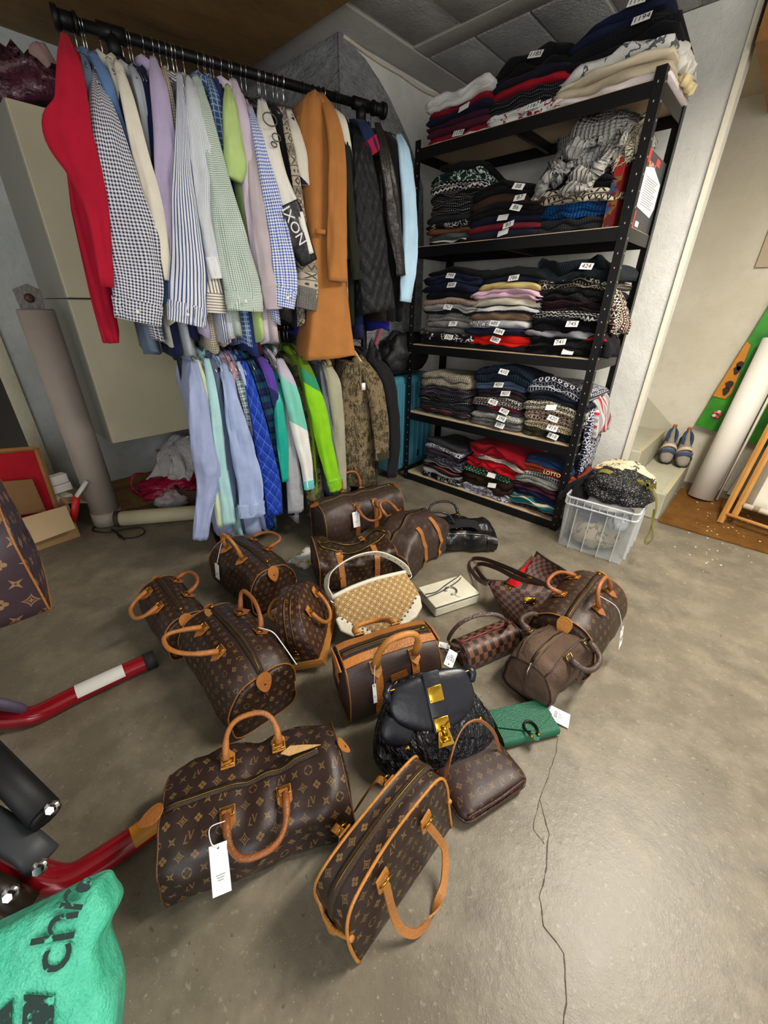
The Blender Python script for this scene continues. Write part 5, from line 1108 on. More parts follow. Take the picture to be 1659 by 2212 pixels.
# ================================================================ DOMED / FLAT BAGS
class Dome:
    """bag drawn by its front outline (x,z), depth w0 at the base tapering to w1 at the top; front = -y"""
    def __init__(s, name, label, loc, rz, out, w0, w1, mat, gmat=None, seed=0, crush=.006, tilt=0, pipe=M_pipe, cat='handbag', smooth=5, bulge=.012, closed_bottom=True, ramp=None):
        s.root = thing(name, label, cat, loc, 0, BG); s.root.rotation_euler = Matrix.Rotation(rz, 3, 'Z').to_euler() if not tilt else (Matrix.Rotation(rz, 3, 'Z') @ Matrix.Rotation(tilt, 3, 'X')).to_euler()
        P = spline([(x, 0, z) for x, z in out], smooth) if smooth > 1 else [V((x, 0, z)) for x, z in out]
        base = [V((P[-1].x+(P[0].x-P[-1].x)*i/8, 0, 0)) for i in range(1, 8)]
        s.P = P; s.zm = max(p.z for p in P); s.w0, s.w1, s.seed, s.crush = w0, w1, seed, crush
        ring0 = P+base; N = len(ring0); rings = []; K_ = 10
        for i in range(K_+1):
            e = -1+2*i/K_; rings.append([s.pt(p, e) for p in ring0])
        m = MB(); m.loft(rings, True, False); m.build('gusset', gmat or mat, s.root)
        for e in (-1, 1):
            R = rings[0] if e < 0 else rings[-1]; c = V((sum(p.x for p in R)/N, sum(p.y for p in R)/N, s.zm*.42)); rr = []
            for sc in (1, .93, .8, .6, .4, .2, .05):
                rr.append([c+(p-c)*sc+V((0, e*(bulge*(1-sc**3)+crush*1.5*noise.noise(V((p.x*11*sc, p.z*11*sc, seed+e)))*(1-sc**4)), 0)) for p in R])
            q = MB(); q.loft(rr, True, True)
            for k in range(len(q.f)): q.uv[k] = [(q.v[i].x, q.v[i].z) for i in q.f[k]]
            q.build('front_panel' if e < 0 else 'back_panel', mat, s.root)
            if pipe: MB().tube(R[:len(P)], .0036, 7).build('piping', pipe, s.root)
    def pt(s, p, e):
        k = p.z/s.zm; w_ = s.w0+(s.w1-s.w0)*k; n = noise.noise(V((p.x*9+s.seed, e*2, p.z*9)))
        return V((p.x*(1+.0*k), e*w_/2, p.z))+V((p.x, 0, p.z-.1)).normalized()*(s.crush*n if p.z > .01 else 0)
def pillow(name, label, cat, corners_out, M, th, mat, parent=None, part='body', seed=0, crush=.004, p=2.6, group=BG, bot=.5, rings=(1, .985, .94, .86, .7, .5, .3, .1)):
    """soft flat pouch: outline in the local xy-plane, thickness th towards +z (local), matrix M"""
    O = [V((x, y, 0)) for x, y in corners_out]; c = sum(O, V((0, 0, 0)))/len(O)
    def lay(sgn):
        rr = []
        for sc in rings:
            h = (1-sc**p)**(1/p)*th*(1-bot if sgn > 0 else bot)
            rr.append([c+(q-c)*sc+V((0, 0, th*bot+sgn*h+(crush*noise.noise(V((q.x*14*sc, q.y*14*sc, seed)))*(1-sc**6) if sgn > 0 else 0))) for q in O])
        return rr
    A, B = lay(1), lay(-1); m = MB(); m.loft(B[::-1]+A[1:], True, True)
    for k in range(len(m.f)): m.uv[k] = [(m.v[i].x, m.v[i].y) for i in m.f[k]]
    if parent is None:
        root = thing(name, label, cat, group=group, M=M); parent = root
    m.build(part, mat, parent); return parent
def rrect(w_, h, r, n=5, x0=0, y0=0):
    out = []
    for cx, cy, a in ((w_/2-r, -h/2+r, -PI/2), (w_/2-r, h/2-r, 0), (-w_/2+r, h/2-r, PI/2), (-w_/2+r, -h/2+r, PI)):
        out += [(x0+cx+r*math.cos(a+PI/2*i/n), y0+cy+r*math.sin(a+PI/2*i/n)) for i in range(n+1)]
    return out
def ribbon(pts, w_, th, wd, mat, parent, nm='strap', n=7):
    """flat strap along pts, wd = width direction hint"""
    P = spline(pts, n); rings = []
    for i, p in enumerate(P):
        t = (P[min(i+1, len(P)-1)]-P[max(i-1, 0)]).normalized(); b = V(wd)-t*V(wd).dot(t); b.normalize(); c_ = t.cross(b)
        rings.append([p-b*w_-c_*th, p+b*w_-c_*th, p+b*w_+c_*th, p-b*w_+c_*th])
    return MB().loft(rings).build(nm, mat, parent, smooth=True, auto=50)
def loc_of(root):
    return (root.matrix_basis if root.matrix_basis else Matrix.Identity(4)).inverted()
# --- B: bowling-style shoulder bag in the foreground
b = Dome('shoulder_bag', 'monogram shoulder bag with yellow tan straps standing in the foreground', (-.302, .36, 0), math.radians(90), [(-.165, 0), (-.178, .10), (-.172, .17), (-.135, .21), (-.04, .238), (.06, .242), (.125, .228), (.15, .17), (.158, .09), (.165, 0)], .135, .07, M_monoB, seed=1, crush=.005, pipe=M_tanL, bulge=.008)
R = b.root
zp = [V((p.x, 0, p.z+.004)) for p in b.P if p.z > .08]
MB().tube(zp, .010, 8, flat=.35).build('zip_tape', M_zip, R); MB().tube([p+V((0, 0, .003)) for p in zp], .0022, 6).build('zip', M_dbrass, R)
def fz(x, z, e=-1, out=.004):   # point on the bag's face
    k = z/b.zm; return V((x, e*(b.w0+(b.w1-b.w0)*k)/2+e*(.008+out), z))
for e, mt in ((-1, M_tanL), (1, M_tanL)):
    ends = []
    for x in (-.085, .055):
        tp = [fz(x-.018, .202, e), fz(x+.012, .21, e), fz(x+.017, .18, e), fz(x+.004, .15, e), fz(x-.016, .16, e)]
        t_ = MB().prism(tp if e < 0 else tp[::-1], V((0, e*.004, 0))).build('strap_tab', mt, R, smooth=False)
        q = fz(x, .185, e, .010); MB().tube(arc(q, V((.013, 0, 0)), V((0, e*.006, .016)), 0, 2*PI, 14), .0026, 6).build('ring', M_gold, t_)
        ends.append(q+V((0, e*.004, -.012)))
    if e < 0:
        A_, B_ = ends; ribbon([A_, A_+V((.0, -.02, -.08)), V((A_.x+.005, -.105, .045)), V((-.055, -.128, .016)), V((-.01, -.135, .014)), V((.045, -.125, .03)), V((B_.x+.025, -.10, .07)), B_+V((.02, -.02, -.06)), B_], .0085, .0022, (1, 0, .3), leather('#a8703a'), R)
    else:
        A_, B_ = ends; ribbon([A_, A_+V((.0, .03, -.02)), A_+V((.02, .05, -.08)), V((0, .13, .03)), B_+V((-.02, .05, -.08)), B_+V((0, .03, -.02)), B_], .0085, .0022, (1, 0, .3), mt, R)
for e in (-1, 1):
    x = -.172 if e < 0 else .156
    MB().tube(spline([V((x, -.058, .115)), V((x-.012*(1 if e < 0 else -1), 0, .085)), V((x, .058, .115))], 6), .006, 7).build('end_band', M_tanL, R)
    MB().prism([V((x+e*.012, y_, z_)) for y_, z_ in ((-.014, .105), (.014, .105), (.02, .075), (0, .042), (-.02, .075))], (e*.003, 0, 0)).build('end_tab', M_tanL, R, smooth=False)
# --- F: alma
dirA = ang(onz(690, 1452), onz(722, 1310))
b = Dome('dome_bag', 'monogram dome bag with tan leather base, rolled handles and padlock', (-1.005, .675, 0), dirA+PI, [(-.15, 0), (-.155, .07), (-.145, .13), (-.105, .195), (-.05, .232), (0, .24), (.05, .232), (.105, .195), (.145, .13), (.155, .07), (.15, 0)], .15, .075, monogram(.030, '#38211a', '#9a7a3e', PI/2*0, .38, 9), seed=2, crush=.004, tilt=math.radians(0), pipe=None)
R = b.root; R.rotation_euler = (Matrix.Rotation(dirA, 3, 'Z') @ Matrix.Rotation(math.radians(-16), 3, 'X')).to_euler(); R.location.z = .022
bz_ = [V((p.x*1.012, 0, p.z)) for p in b.P if p.z < .04]
ob = [(-.154, 0), (-.158, .02), (-.157, .036), (.157, .036), (.158, .02), (.154, 0)]
m = MB(); rg = []
for y_, k in ((-.083, .7), (-.084, 1), (.084, 1), (.083, .7)): rg.append([V((x*(1 if k == 1 else .99), y_, z)) for x, z in ob])
m.loft(rg).build('leather_base', M_tanL, R, smooth=False, bevel=.004)
for y_ in (-.012, .012): MB().tube([V((p.x*1.012, y_, p.z*1.008+.001)) for p in b.P if p.z > .05], .0022, 6).build('zip', M_dbrass, R)
def fza(x, z, e, out=.004):
    k = z/b.zm; return V((x, e*(b.w0+(b.w1-b.w0)*k)/2+e*(.010+out), z))
for e in (-1, 1):
    tabs = []
    for x in (-.055, .055):
        t_ = MB().prism([fza(x-.013, .195, e), fza(x+.013, .195, e), fza(x+.013, .16, e), fza(x, .145, e), fza(x-.013, .16, e)], (0, e*.004, 0)).build('handle_tab', M_tanL, R, smooth=False)
        MB().box(fza(x, .172, e, .010), (.02, .006, .02)).build('buckle', M_gold, t_, bevel=.002); tabs.append(fza(x, .168, e, .014))
    mid = (tabs[0]+tabs[1])/2; h = (tabs[1]-tabs[0])/2
    MB().tube([mid+h*math.cos(PI*i/18)*1.06+V((0, e*.03, -.085 if e < 0 else .02))*(math.sin(PI*i/18)**.7) for i in range(19)], .0075, 8).build('handle', M_tan, R)
MB().box((-.156, 0, .07), (.012, .022, .026)).build('padlock', M_gold, R, bevel=.003); MB().tube(arc((-.157, 0, .083), (0, .008, 0), (0, 0, .012), 0, PI, 8), .002, 6).build('padlock_shackle', M_gold, R)
# --- J: hobo with woven logo canvas and cream trim, leaning on the open duffel
o0, o1, o2 = onz(735, 1395, .015), onz(915, 1340, .015), onz(810, 1255, .155)
M_ = frame((o0+o1)/2+V((0, 0, .0)), o1-o0, o2-(o0+o1)/2)
wj = (o1-o0).length; hj = (o2-(o0+o1)/2).length
M_crm = leather('#d3cdb8', .5)
outl = [(q.x, q.y) for q in spline([V(q+(0,)) for q in [(-.10, .012), (0, .0), (.12, .012), (.175, .05), (.19, .11), (.17, .18), (.155, hj*.98), (.07, hj*.99), (0, hj*.985), (-.09, hj*.94), (-.165, hj*.86), (-.175, .14), (-.175, .07), (-.15, .03), (-.10, .012)]], 4)][:-1]
R = pillow('hobo_bag', 'beige woven logo hobo bag with cream leather trim, studs and wide cream strap', 'handbag', outl, M_, .055, M_gg, seed=3, crush=.008)
ed = [V((x, y, .036)) for x, y in [(-.178, hj*.86), (-.09, hj*.945), (0, hj*.99), (.07, hj*.995), (.158, hj*.985)]]
MB().tube(spline(ed, 6), .010, 8, flat=1.3).build('top_trim', M_crm, R)
for sx in (-1, 1):
    q = [(sx*.186, .10), (sx*.178, .05), (sx*.14, .018), (sx*.09, .003), (sx*.05, .006), (sx*.09, .045), (sx*.13, .07), (sx*.165, .105)]
    c_ = MB().prism([V((x, y, .034)) for x, y in (q if sx > 0 else q[::-1])], (0, 0, .017)).build('corner_patch', M_crm, R, smooth=False, bevel=.006)
    for k in range(7):
        t = k/6; px, py = sx*(.058+(.16-.058)*t), .016+(.092-.016)*t-.006*math.sin(PI*t)
        MB().lathe([(.0045, 0), (.004, .002), (.0, .004)], (px, py, .0515), 8).build('stud', M_steel, c_)
    MB().tube(arc((sx*.172, hj*(.92 if sx > 0 else .84), .03), (.012, 0, 0), (0, .016, 0), 0, 2*PI, 12), .003, 6).build('ring', M_steel, R)
sp = [Matrix.Identity(4) @ V(q) for q in [(-.178, hj*.87, .03), (-.185, hj*1.1, .03), (-.16, hj*1.3, .075), (-.07, hj*1.45, .09), (.03, hj*1.45, .09), (.10, hj*1.3, .075), (.155, hj*1.1, .05), (.172, hj*.93, .03)]]
st = ribbon(sp, .017, .0022, (.3, 0, 1), M_crm, R)
P = spline(sp, 7)
for k in range(10, 46, 3): MB().lathe([(.0035, -.001), (.0035, .003), (0, .004)], seg=8).move(Matrix.Translation(P[k]) @ frame((0, 0, 0), (1, 0, 0), (0, 1, .4))).build('stud', plain('#5d5a55', .3, 1), st)
# --- K: cream clutch
o0, o1, ob_ = onz(940, 1336, 0), onz(1033, 1305, 0), onz(905, 1290, .06); r = ang(o0, o1); u = V((-math.sin(r), math.cos(r), 0)); Lk = (o1-o0).length
M_cw = leather('#d8d4bf', .4, .2)
R = thing('chain_clutch', 'cream white leather clutch with a ring clasp and dark chain', 'handbag', (o0+o1)/2+u*.075, r, BG)
MB().box((0, 0, .027), (Lk, .145, .05)).build('body', M_cw, R, bevel=.008, smooth=False)
MB().box((0, .002, .057), (Lk*1.02, .148, .008)).build('flap', M_cw, R, bevel=.003, smooth=False)
MB().tube([(-Lk*.51, -.072, .0535), (Lk*.51, -.072, .0535)], .0018, 5).build('edge_paint', plain('#3a3a36', .5), R)
MB().tube(arc((.005, -.01, .066), (.024, 0, 0), (0, .026, 0), -2.2, 2.9, 18), [.0035+.0025*(i > 14) for i in range(19)], 7).build('clasp', M_steel, R)
MB().prism([V((.02+.013*math.cos(q), -.045+.017*math.sin(q), .062)) for q in [2*PI*i/14 for i in range(14)]], (0, 0, .003)).build('clasp_tab', M_cw, R, smooth=False)
for k in range(2): MB().tube(spline([(-Lk*.5, -.005+.02*k, .066), (-.06, .0+.01*k, .066), (0, .012+.02*k, .067), (.07, .035+.022*k, .066), (Lk*.45, .055+.015*k, .064)], 6), .0022, 6).build('chain', plain('#4a4640', .35, .8), R)
m = MB()
for k in range(14):
    m.tube(arc((-Lk*.52-.001*k, -.01+k*.006, .062-.003*max(0, k-8)), (.004 if k % 2 else .0015, 0, 0), (0, .006, 0 if k % 2 else .003), 0, 2*PI, 8), .0016, 5)
m.build('chain_links', plain('#5c5850', .35, .8), R)
# --- L: black slouchy bag
M_bl = plain('#0f1012', .38, 0, .6, 40, .5); M_bs = plain('#141517', .9, 0, .3, 200)
b = Duffel('slouchy_bag', 'soft black leather bag with short handles lying near the shelves', (-1.035, 1.70, 0), ang(onz(925, 1180), onz(1080, 1180)), .44, .24, .145, M_bl, crush=.026, seed=14, top=.8, endtop=.3, pw=.9, sag=.04, group=None, wr=10)
b.root['group'] = BG
MB().tube([b.surf(-.7+1.5*i/18, PI/2+.95)[0]+V((0, -.004, .003)) for i in range(19)], .0022, 5).build('zip', metal('#a9a18c', .35), b.root)
for cx_, dv in ((-.42, (-.3, .25, 1)), (-.25, (-.1, .8, .7))): b.handle(-1 if cx_ < -.3 else 1, .36, .45, dv, .085, M_bl, .0065, cx=cx_)
b.strap(-.45, M_bl, .016, .9, 2.2); b.strap(.8, M_bl, .012, .9, 2.2)
for k in (-.5, -.3, .0, .12): p_, o_ = b.surf(k, PI/2+.55); MB().lathe([(.006, 0), (.005, .004), (0, .005)], seg=10).move(frame(p_, (1, 0, 0), (0, -.6, .8)) ).build('stud', M_brass, b.root)
pk, o_ = b.surf(.1, PI/2+.3); MB().grid(lambda u_, v_: pk+V((-.07+.17*u_, -.05+.07*v_, .016*math.sin(PI*u_)+.012*v_+.006*noise.noise(V((u_*5, v_*5, 0))))), 10, 6, .2, .1).build('flap', M_bs, b.root)
# --- M: chequered tote fallen on its side, back panel flopped up, red lining at the mouth
TO = V((-.475, 1.475, 0)); R = thing('chequered_tote', 'brown chequered tote fallen open with red lining and dark shoulder straps', 'handbag', TO, 0, BG)
M_dk = leather('#3b2620', .4)
def tw(px, py, z): return onz(px, py, z)-TO
TL, TR, BL, BR = tw(1050, 1252, .13), tw(1222, 1268, .165), tw(1098, 1332, .0), tw(1172, 1366, .0)
def body(u_, v_, o=1):
    p = BL.lerp(BR, u_).lerp(TL.lerp(TR, u_), v_); nrm = (BR-BL).cross(TL-BL).normalized()
    if nrm.z < 0: nrm = -nrm
    e = (max(0, 1-(2*u_-1)**4)*max(0, 1-(2*v_-1)**6))**.5
    q = p+nrm*(.05*e if o > 0 else -.03*e)+noise.noise_vector(p*11)*.010*e; q.z = max(q.z, .0); return q
def shell(fn, nu, nv_, mat, nm):
    m = MB(); m.grid(lambda a, b2: fn(a, b2, 1), nu, nv_, .32, .26); n_ = len(m.f); m.grid(lambda a, b2: fn(a, b2, -1), nu, nv_, .32, .26)
    for k2 in range(n_, len(m.f)): m.f[k2] = m.f[k2][::-1]; m.uv[k2] = m.uv[k2][::-1]
    return m.build(nm, mat, R)
shell(body, 22, 18, M_dam, 'body')
fl, fr_, fb, fbr = tw(1156, 1192, .245), tw(1236, 1240, .235), tw(1118, 1275, .11), tw(1222, 1292, .13)
def back(u_, v_): p = fb.lerp(fbr, u_).lerp(fl.lerp(fr_, u_), v_); return p+V((-.02, .02, .0))*math.sin(PI*u_)*math.sin(PI*v_)+noise.noise_vector(p*9+V((3, 0, 0)))*.008
MB().sheet(back, 16, 12, .006, .28, .2).build('back_panel', M_dam, R)
MB().tube([back(i/16, 1) for i in range(17)], .004, 6).build('rim', M_dk, R)
MB().tube([body(i/16, 1) for i in range(17)], .004, 6).build('rim', M_dk, R)
rl = [tw(1150, 1202, .225), tw(1128, 1225, .19), tw(1092, 1258, .15), tw(1112, 1268, .145), tw(1150, 1262, .13), tw(1146, 1232, .17)]
MB().prism(rl, (-.004, .006, -.004)).build('lining', f('#b3151f', .1), R, smooth=False)
MB().tube(rl[:3], .004, 6).build('rim', M_dk, R)
ribbon([tw(1190, 1270, .215), tw(1165, 1256, .225), tw(1130, 1242, .21), tw(1085, 1222, .13), tw(1045, 1208, .05), tw(1020, 1208, .014), tw(1014, 1225, .012), tw(1032, 1250, .04), tw(1052, 1262, .125)], .010, .003, (.3, .1, 1), M_dk, R)
ribbon([tw(1172, 1262, .20), tw(1120, 1250, .2), tw(1075, 1228, .11), tw(1042, 1218, .04), tw(1028, 1225, .02), tw(1045, 1250, .06), tw(1062, 1262, .14)], .010, .003, (.3, .1, 1), M_dk, R)
for q in (tw(1145, 1247, .222), tw(1100, 1270, .175)): MB().box(q, (.018, .018, .012)).build('buckle', M_gold, R, bevel=.003)
q = body(.62, .70)+V((0, 0, .004)); nb = (BR-BL).cross(TL-BL).normalized(); nb = nb if nb.z > 0 else -nb
pl = MB().box((0, 0, 0), (.045, .03, .005)).move(frame(q, TR-TL, TL-BL) if frame(q, TR-TL, TL-BL).col[2].z > 0 else frame(q, TR-TL, TL-BL)).build('logo_plate', M_gold, R, bevel=.002)
for k2 in range(4): MB().lathe([(.0035, 0), (.003, .003), (0, .004)], seg=8).move(frame(q, TR-TL, TL-BL) @ Matrix.Translation((-.017+.034*(k2 % 2), -.01+.02*(k2//2), .002))).build('rivet', M_gold, pl)
# --- P: chequered pochette
o0, o1 = onz(1010, 1455), onz(1127, 1402); r = ang(o0, o1); u = V((-math.sin(r), math.cos(r), 0)); Lp = (o1-o0).length
R = thing('chequered_pochette', 'small brown chequered pochette with a dark strap loop and white tag', 'handbag', (o0+o1)/2+u*.055, r, BG)
def pch(u_, v_):   # v: front bottom -> top ridge -> back bottom
    a = PI*v_; x = (u_-.5)*Lp*(1-.05*math.sin(a)); y = -.055*math.copysign(abs(math.cos(a))**.6, math.cos(a)); z = .085*abs(math.sin(a))**.55
    return V((x, y+.012*math.sin(a), z))+noise.noise_vector(V((x*10, y*10, z*10)))*.004*math.sin(a)
m = MB(); rings = [[pch(i/16, j/16) for j in range(17)] for i in range(17)]; m.loft([r_ for r_ in rings], True, True)
for k, fc in enumerate(m.f):
    if len(fc) == 4: m.uv[k] = [(m.v[i].x, m.v[i].z*1.0-m.v[i].y*.9) for i in fc]
m.build('body', M_damS, R)
MB().tube([pch(i/16, .5)+V((0, .0, .004)) for i in range(17)], .0035, 6).build('zip_piping', leather('#7a2a2e'), R)
for i in (0, 16): MB().tube([p_ for p_ in rings[i]], .003, 6).build('piping', M_dk, R)
i4 = lambda px, py, z: Matrix.Rotation(-r, 3, 'Z') @ (onz(px, py, z)-R.location)
ribbon([V((-Lp*.49, .005, .075)), i4(968, 1385, .11), i4(990, 1350, .155), i4(1030, 1330, .17), i4(1075, 1328, .165), i4(1097, 1345, .14), V((Lp*.42, .02, .085))], .007, .0025, (.3, 1, .3), M_dk, R)
price_tag(R, i4(948, 1392, .006), i4(995, 1402, .006)-i4(948, 1392, .006), (0, 0, 1), .03, .075, [V((-Lp*.5, 0, .06)), i4(972, 1410, .03)])
# --- R: black ruched leather bag with gold lock, leaning on the boston bag
o0, o1, oT = onz(812, 1650, .01), onz(1052, 1620, .01), onz(893, 1462, .175)
base_m = (onz(835, 1678, .005)+onz(1050, 1612, .005))/2; dirx = onz(1060, 1605, .005)-onz(845, 1672, .005)
M_ = frame(base_m, dirx, oT-base_m); hR = (oT-base_m).length; wR = dirx.length
M_navy = leather('#151821', .34, .08, 60)
M_ruch = Mat('ruched_leather', .34, 0, .5); M_ruch.col('#101218')
mp = M_ruch.nt.nodes.new('ShaderNodeMapping'); M_ruch.nt.links.new(M_ruch.obj(), mp.inputs[0]); mp.inputs['Scale'].default_value = (1, .45, 1)
nz_ = M_ruch.noise(34, 3, mp.outputs[0], .6); vz_ = M_ruch.vor(46, mp.outputs[0]); M_ruch.bump((nz_-.5).abs()*-2+vz_*.6, 1.0, .02)
k = hR/.25; kx = 1.16
ol = [(q.x, q.y) for q in spline([V((x*kx, y*k, 0)) for x, y in [(-.10, 0), (0, -.012), (.10, 0), (.15, .03), (.158, .09), (.13, .16), (.105, .22), (.095, .25), (0, .262), (-.095, .25), (-.12, .20), (-.15, .14), (-.165, .07), (-.145, .02), (-.10, 0)]], 4)][:-1]
R = pillow('ruched_bag', 'black ruched leather bag with gold push lock leaning on the boston bag', 'handbag', ol, M_, .10, M_ruch.m, seed=5, crush=.016, bot=.35, p=2.2)
flap = [(q.x, q.y) for q in spline([V((x*kx, y*k, 0)) for x, y in [(-.095, .25), (-.115, .20), (-.10, .15), (-.05, .115), (.02, .105), (.075, .125), (.105, .17), (.105, .22), (.09, .255), (0, .268), (-.095, .25)]], 4)][:-1]
pillow('', '', '', flap, None, .022, M_navy, R, 'flap', 6, .004, 3, bot=.2)
R.children[-1].location = (0, -.002, .088)
for sx in (-1, 1):
    pk_ = [(q.x, q.y) for q in spline([V((x*sx*kx, y*k, 0)) for x, y in [(.06, .16), (.125, .175), (.145, .13), (.125, .095), (.08, .09), (.055, .12), (.06, .16)]], 4)][:-1]
    pillow('', '', '', pk_ if sx > 0 else pk_[::-1], None, .02, M_navy, R, 'pocket_flap', 7, .003, 3, bot=.2); R.children[-1].location = (0, 0, .076)
    MB().lathe([(.0065, 0), (.006, .003), (0, .005)], (sx*.105*kx, .105*k, .098), 12).build('stud', M_gold, R)
    rg_ = MB().tube(arc((sx*.10*kx, .235*k, .085), (.013, 0, 0), (0, .006, .016), 0, 2*PI, 14), .003, 6).build('ring', M_gold, R)
    MB().tube(spline([(sx*.10*kx, .25*k, .08), (sx*.115*kx, .235*k, .095), (sx*.11*kx, .21*k, .085)], 4), .012, 8).build('strap_stub', M_navy, R)
MB().box((0, .185*k, .113), (.05, .165*k, .004)).build('lock_strap', M_navy, R, bevel=.002)
for y_, h_ in ((.205, .045), (.125, .035)):
    pl = MB().box((0, y_*k, .118), (.044, h_*k, .005)).build('lock_plate', M_gold, R, bevel=.002)
    for a_ in (-1, 1):
        for c_ in (-1, 1): MB().lathe([(.0028, 0), (.002, .002), (0, .0025)], (a_*.017, y_*k+c_*h_*k*.36, .1205), 8).build('rivet', M_gold, pl)
pl = MB().prism([(-.016, .108*k, .116), (.016, .108*k, .116), (.025, .065*k, .112), (-.025, .065*k, .112)], (0, 0, .005)).build('lock_hasp', M_gold, R, smooth=False, bevel=.002)
MB().tube([(0, .118*k, .122), (0, .095*k, .122)], .009, 10).build('push_button', M_gold, R)
MB().tube([(-.013, .082*k, .122), (.013, .082*k, .121)], .005, 8).build('hasp_bar', M_gold, R)
price_tag(R, (.075, .262*k, .06), (.5, .6, -.1), (0, 0, 1), .03, .05, None)
# --- S: green clutch
a, b_, d_ = onz(1092, 1605, .04), onz(1213, 1575, .04), onz(1045, 1538, .04); r = ang(a, b_); u = V((-math.sin(r), math.cos(r), 0)); Lg = (b_-a).length; Dg = (d_-a).dot(u)
M_gr = leather('#0d5b40', .38, .35, 300, .05)
R = thing('green_clutch', 'small emerald green leather clutch with a horseshoe clasp and white tag', 'handbag', V((*((a+b_)/2+u*Dg/2).xy, 0)), r, BG)
def gcl(u_, v_):
    x = (u_-.5)*Lg; a_ = PI*(v_-.5); return V((x, -Dg/2+.016-.016*math.cos(a_) , .019+.017*math.sin(a_)))
prof = [(Dg*.5, .003), (Dg*.5, .034), (Dg*.2, .038), (-Dg*.35, .037)]+[(-Dg*.5+.018-.018*math.sin(PI*i/8), .019+.018*math.cos(PI*i/8)) for i in range(9)]+[(-Dg*.3, .001)]
m = MB(); m.loft([[V((x, y, z)) for y, z in prof] for x in (-Lg/2, -Lg/2+.004, 0, Lg/2-.004, Lg/2)], True, True).build('body', M_gr, R, smooth=True, auto=40)
MB().prism([(-Lg/2, Dg/2+.001, .038), (-Lg/2, -.005, .040), (.0, -.04, .0405), (.01, -.045, .0405), (Lg/2, -.005, .040), (Lg/2, Dg/2+.001, .038)], (0, 0, .0035)).build('flap', M_gr, R, smooth=False, bevel=.0012)
for e in (-1, 1): MB().box((e*(Lg/2+.0005), 0, .018), (.003, Dg*.86, .028)).build('side_gusset', plain('#0a2a20', .5), R, smooth=False)
MB().tube(arc((.0, -.035, .049), (.019, 0, 0), (0, .024, 0), -1.1, PI+1.1, 20), [.0035+.0015*(i < 2 or i > 18) for i in range(21)], 7).build('clasp', plain('#2c2a20', .3, .8), R)
for e in (-1, 1): MB().lathe([(.0, -.004), (.006, 0), (.004, .004), (0, .006)], (e*.012, -.058, .049), 8).build('clasp_head', M_gold, R)
MB().prism([V((.0+.012*math.cos(q), -.058+.016*math.sin(q), .0435)) for q in [2*PI*i/14 for i in range(14)]], (0, 0, .002)).build('clasp_tab', M_gr, R, smooth=False)
Mi_ = Matrix.Rotation(-r, 3, 'Z'); g3 = lambda px, py, z: Mi_ @ (onz(px, py, z)-R.location)
price_tag(R, g3(1172, 1530, .012), g3(1232, 1560, .004)-g3(1172, 1530, .012), (0, 0, 1), .055, .085, None)
# --- T: small messenger pouch lying flat
a, b_, d_ = onz(1002, 1796, .0), onz(1138, 1703, .0), onz(955, 1690, .05); r = ang(a, b_); u = V((-math.sin(r), math.cos(r), 0)); Lm = (b_-a).length; Dm = .19
R = pillow('messenger_pouch', 'flat brown monogram pouch with a thin tan strap beside the ruched bag', 'handbag', rrect(Lm*1.02, Dm, .03), frame((a+b_)/2+u*Dm*.5, b_-a, u), .058, M_mono45, seed=9, crush=.004, p=4, bot=.4)
M_br = leather('#3a241e', .4)
rr_ = [V((x, y, .030)) for x, y in rrect(Lm*1.035, Dm*1.02, .032)]; MB().tube(rr_+[rr_[0]], .0035, 6).build('piping', M_br, R)
zz = [V((-Lm*.45, -Dm*.47, .046)), V((0, -Dm*.50, .05)), V((Lm*.45, -Dm*.47, .046))]; MB().tube(spline(zz, 6), .004, 6).build('zip_fold', M_br, R)
Mi_ = R.matrix_basis.inverted()
ribbon([Mi_ @ q for q in (onz(958, 1692, .05), onz(972, 1640, .14), onz(990, 1590, .185), onz(1012, 1562, .20), onz(1040, 1558, .185), onz(1068, 1585, .12), onz(1080, 1625, .05))], .0045, .0018, Mi_.to_3x3() @ V((.2, .2, 1)), leather('#9a6238'), R)
MB().tube(arc(Mi_ @ onz(957, 1690, .055), (.008, 0, 0), (0, 0, .01), 0, 2*PI, 10), .002, 6).build('ring', M_brass, R)
# --- sealed packet on the floor
a, b_, d_ = onz(622, 1197), onz(668, 1240), onz(702, 1210); 
Mp = Mat('printed_packet', .2, 0, .5); n_ = Mp.noise(30, 3); n2 = Mp.noise(22, 2); cc = Mp.mix(n_.ss(.5, .56), '#e6e4dc', '#d4a940'); cc = Mp.mix(n2.gt(.58), cc, '#5d6a3a'); Mp.col(cc); Mp.inp('Coat Weight', .6)
R = pillow('scarf_packet', 'clear plastic packet with a folded printed scarf on the floor', 'packet', rrect(.17, .12, .012), frame(onz(662, 1210, .004), d_-b_, a-b_), .03, Mp.m, seed=4, crush=.005, p=3)
MB().box((-.012, .01, .031), (.07, .03, .001)).build('paper_label', plain('#eeeeec', .5), R, smooth=False)
def plastic(col=(1, 1, 1), rough=.12, alpha=.25, name='clear_plastic'):
    M = Mat(name, rough, 0, .5); M.col(col); M.inp('Alpha', alpha); M.bump(M.noise(14, 4), .6, .03); return M.m
M_clear = plastic(alpha=.12)
MB().grid(lambda u_, v_: V((-.11+.22*u_, -.075+.15*v_, .036+.006*noise.noise(V((u_*5, v_*5, 2)))-.034*max(abs(u_-.5)*2, abs(v_-.5)*2)**5)), 20, 14).build('plastic_sleeve', M_clear, R)
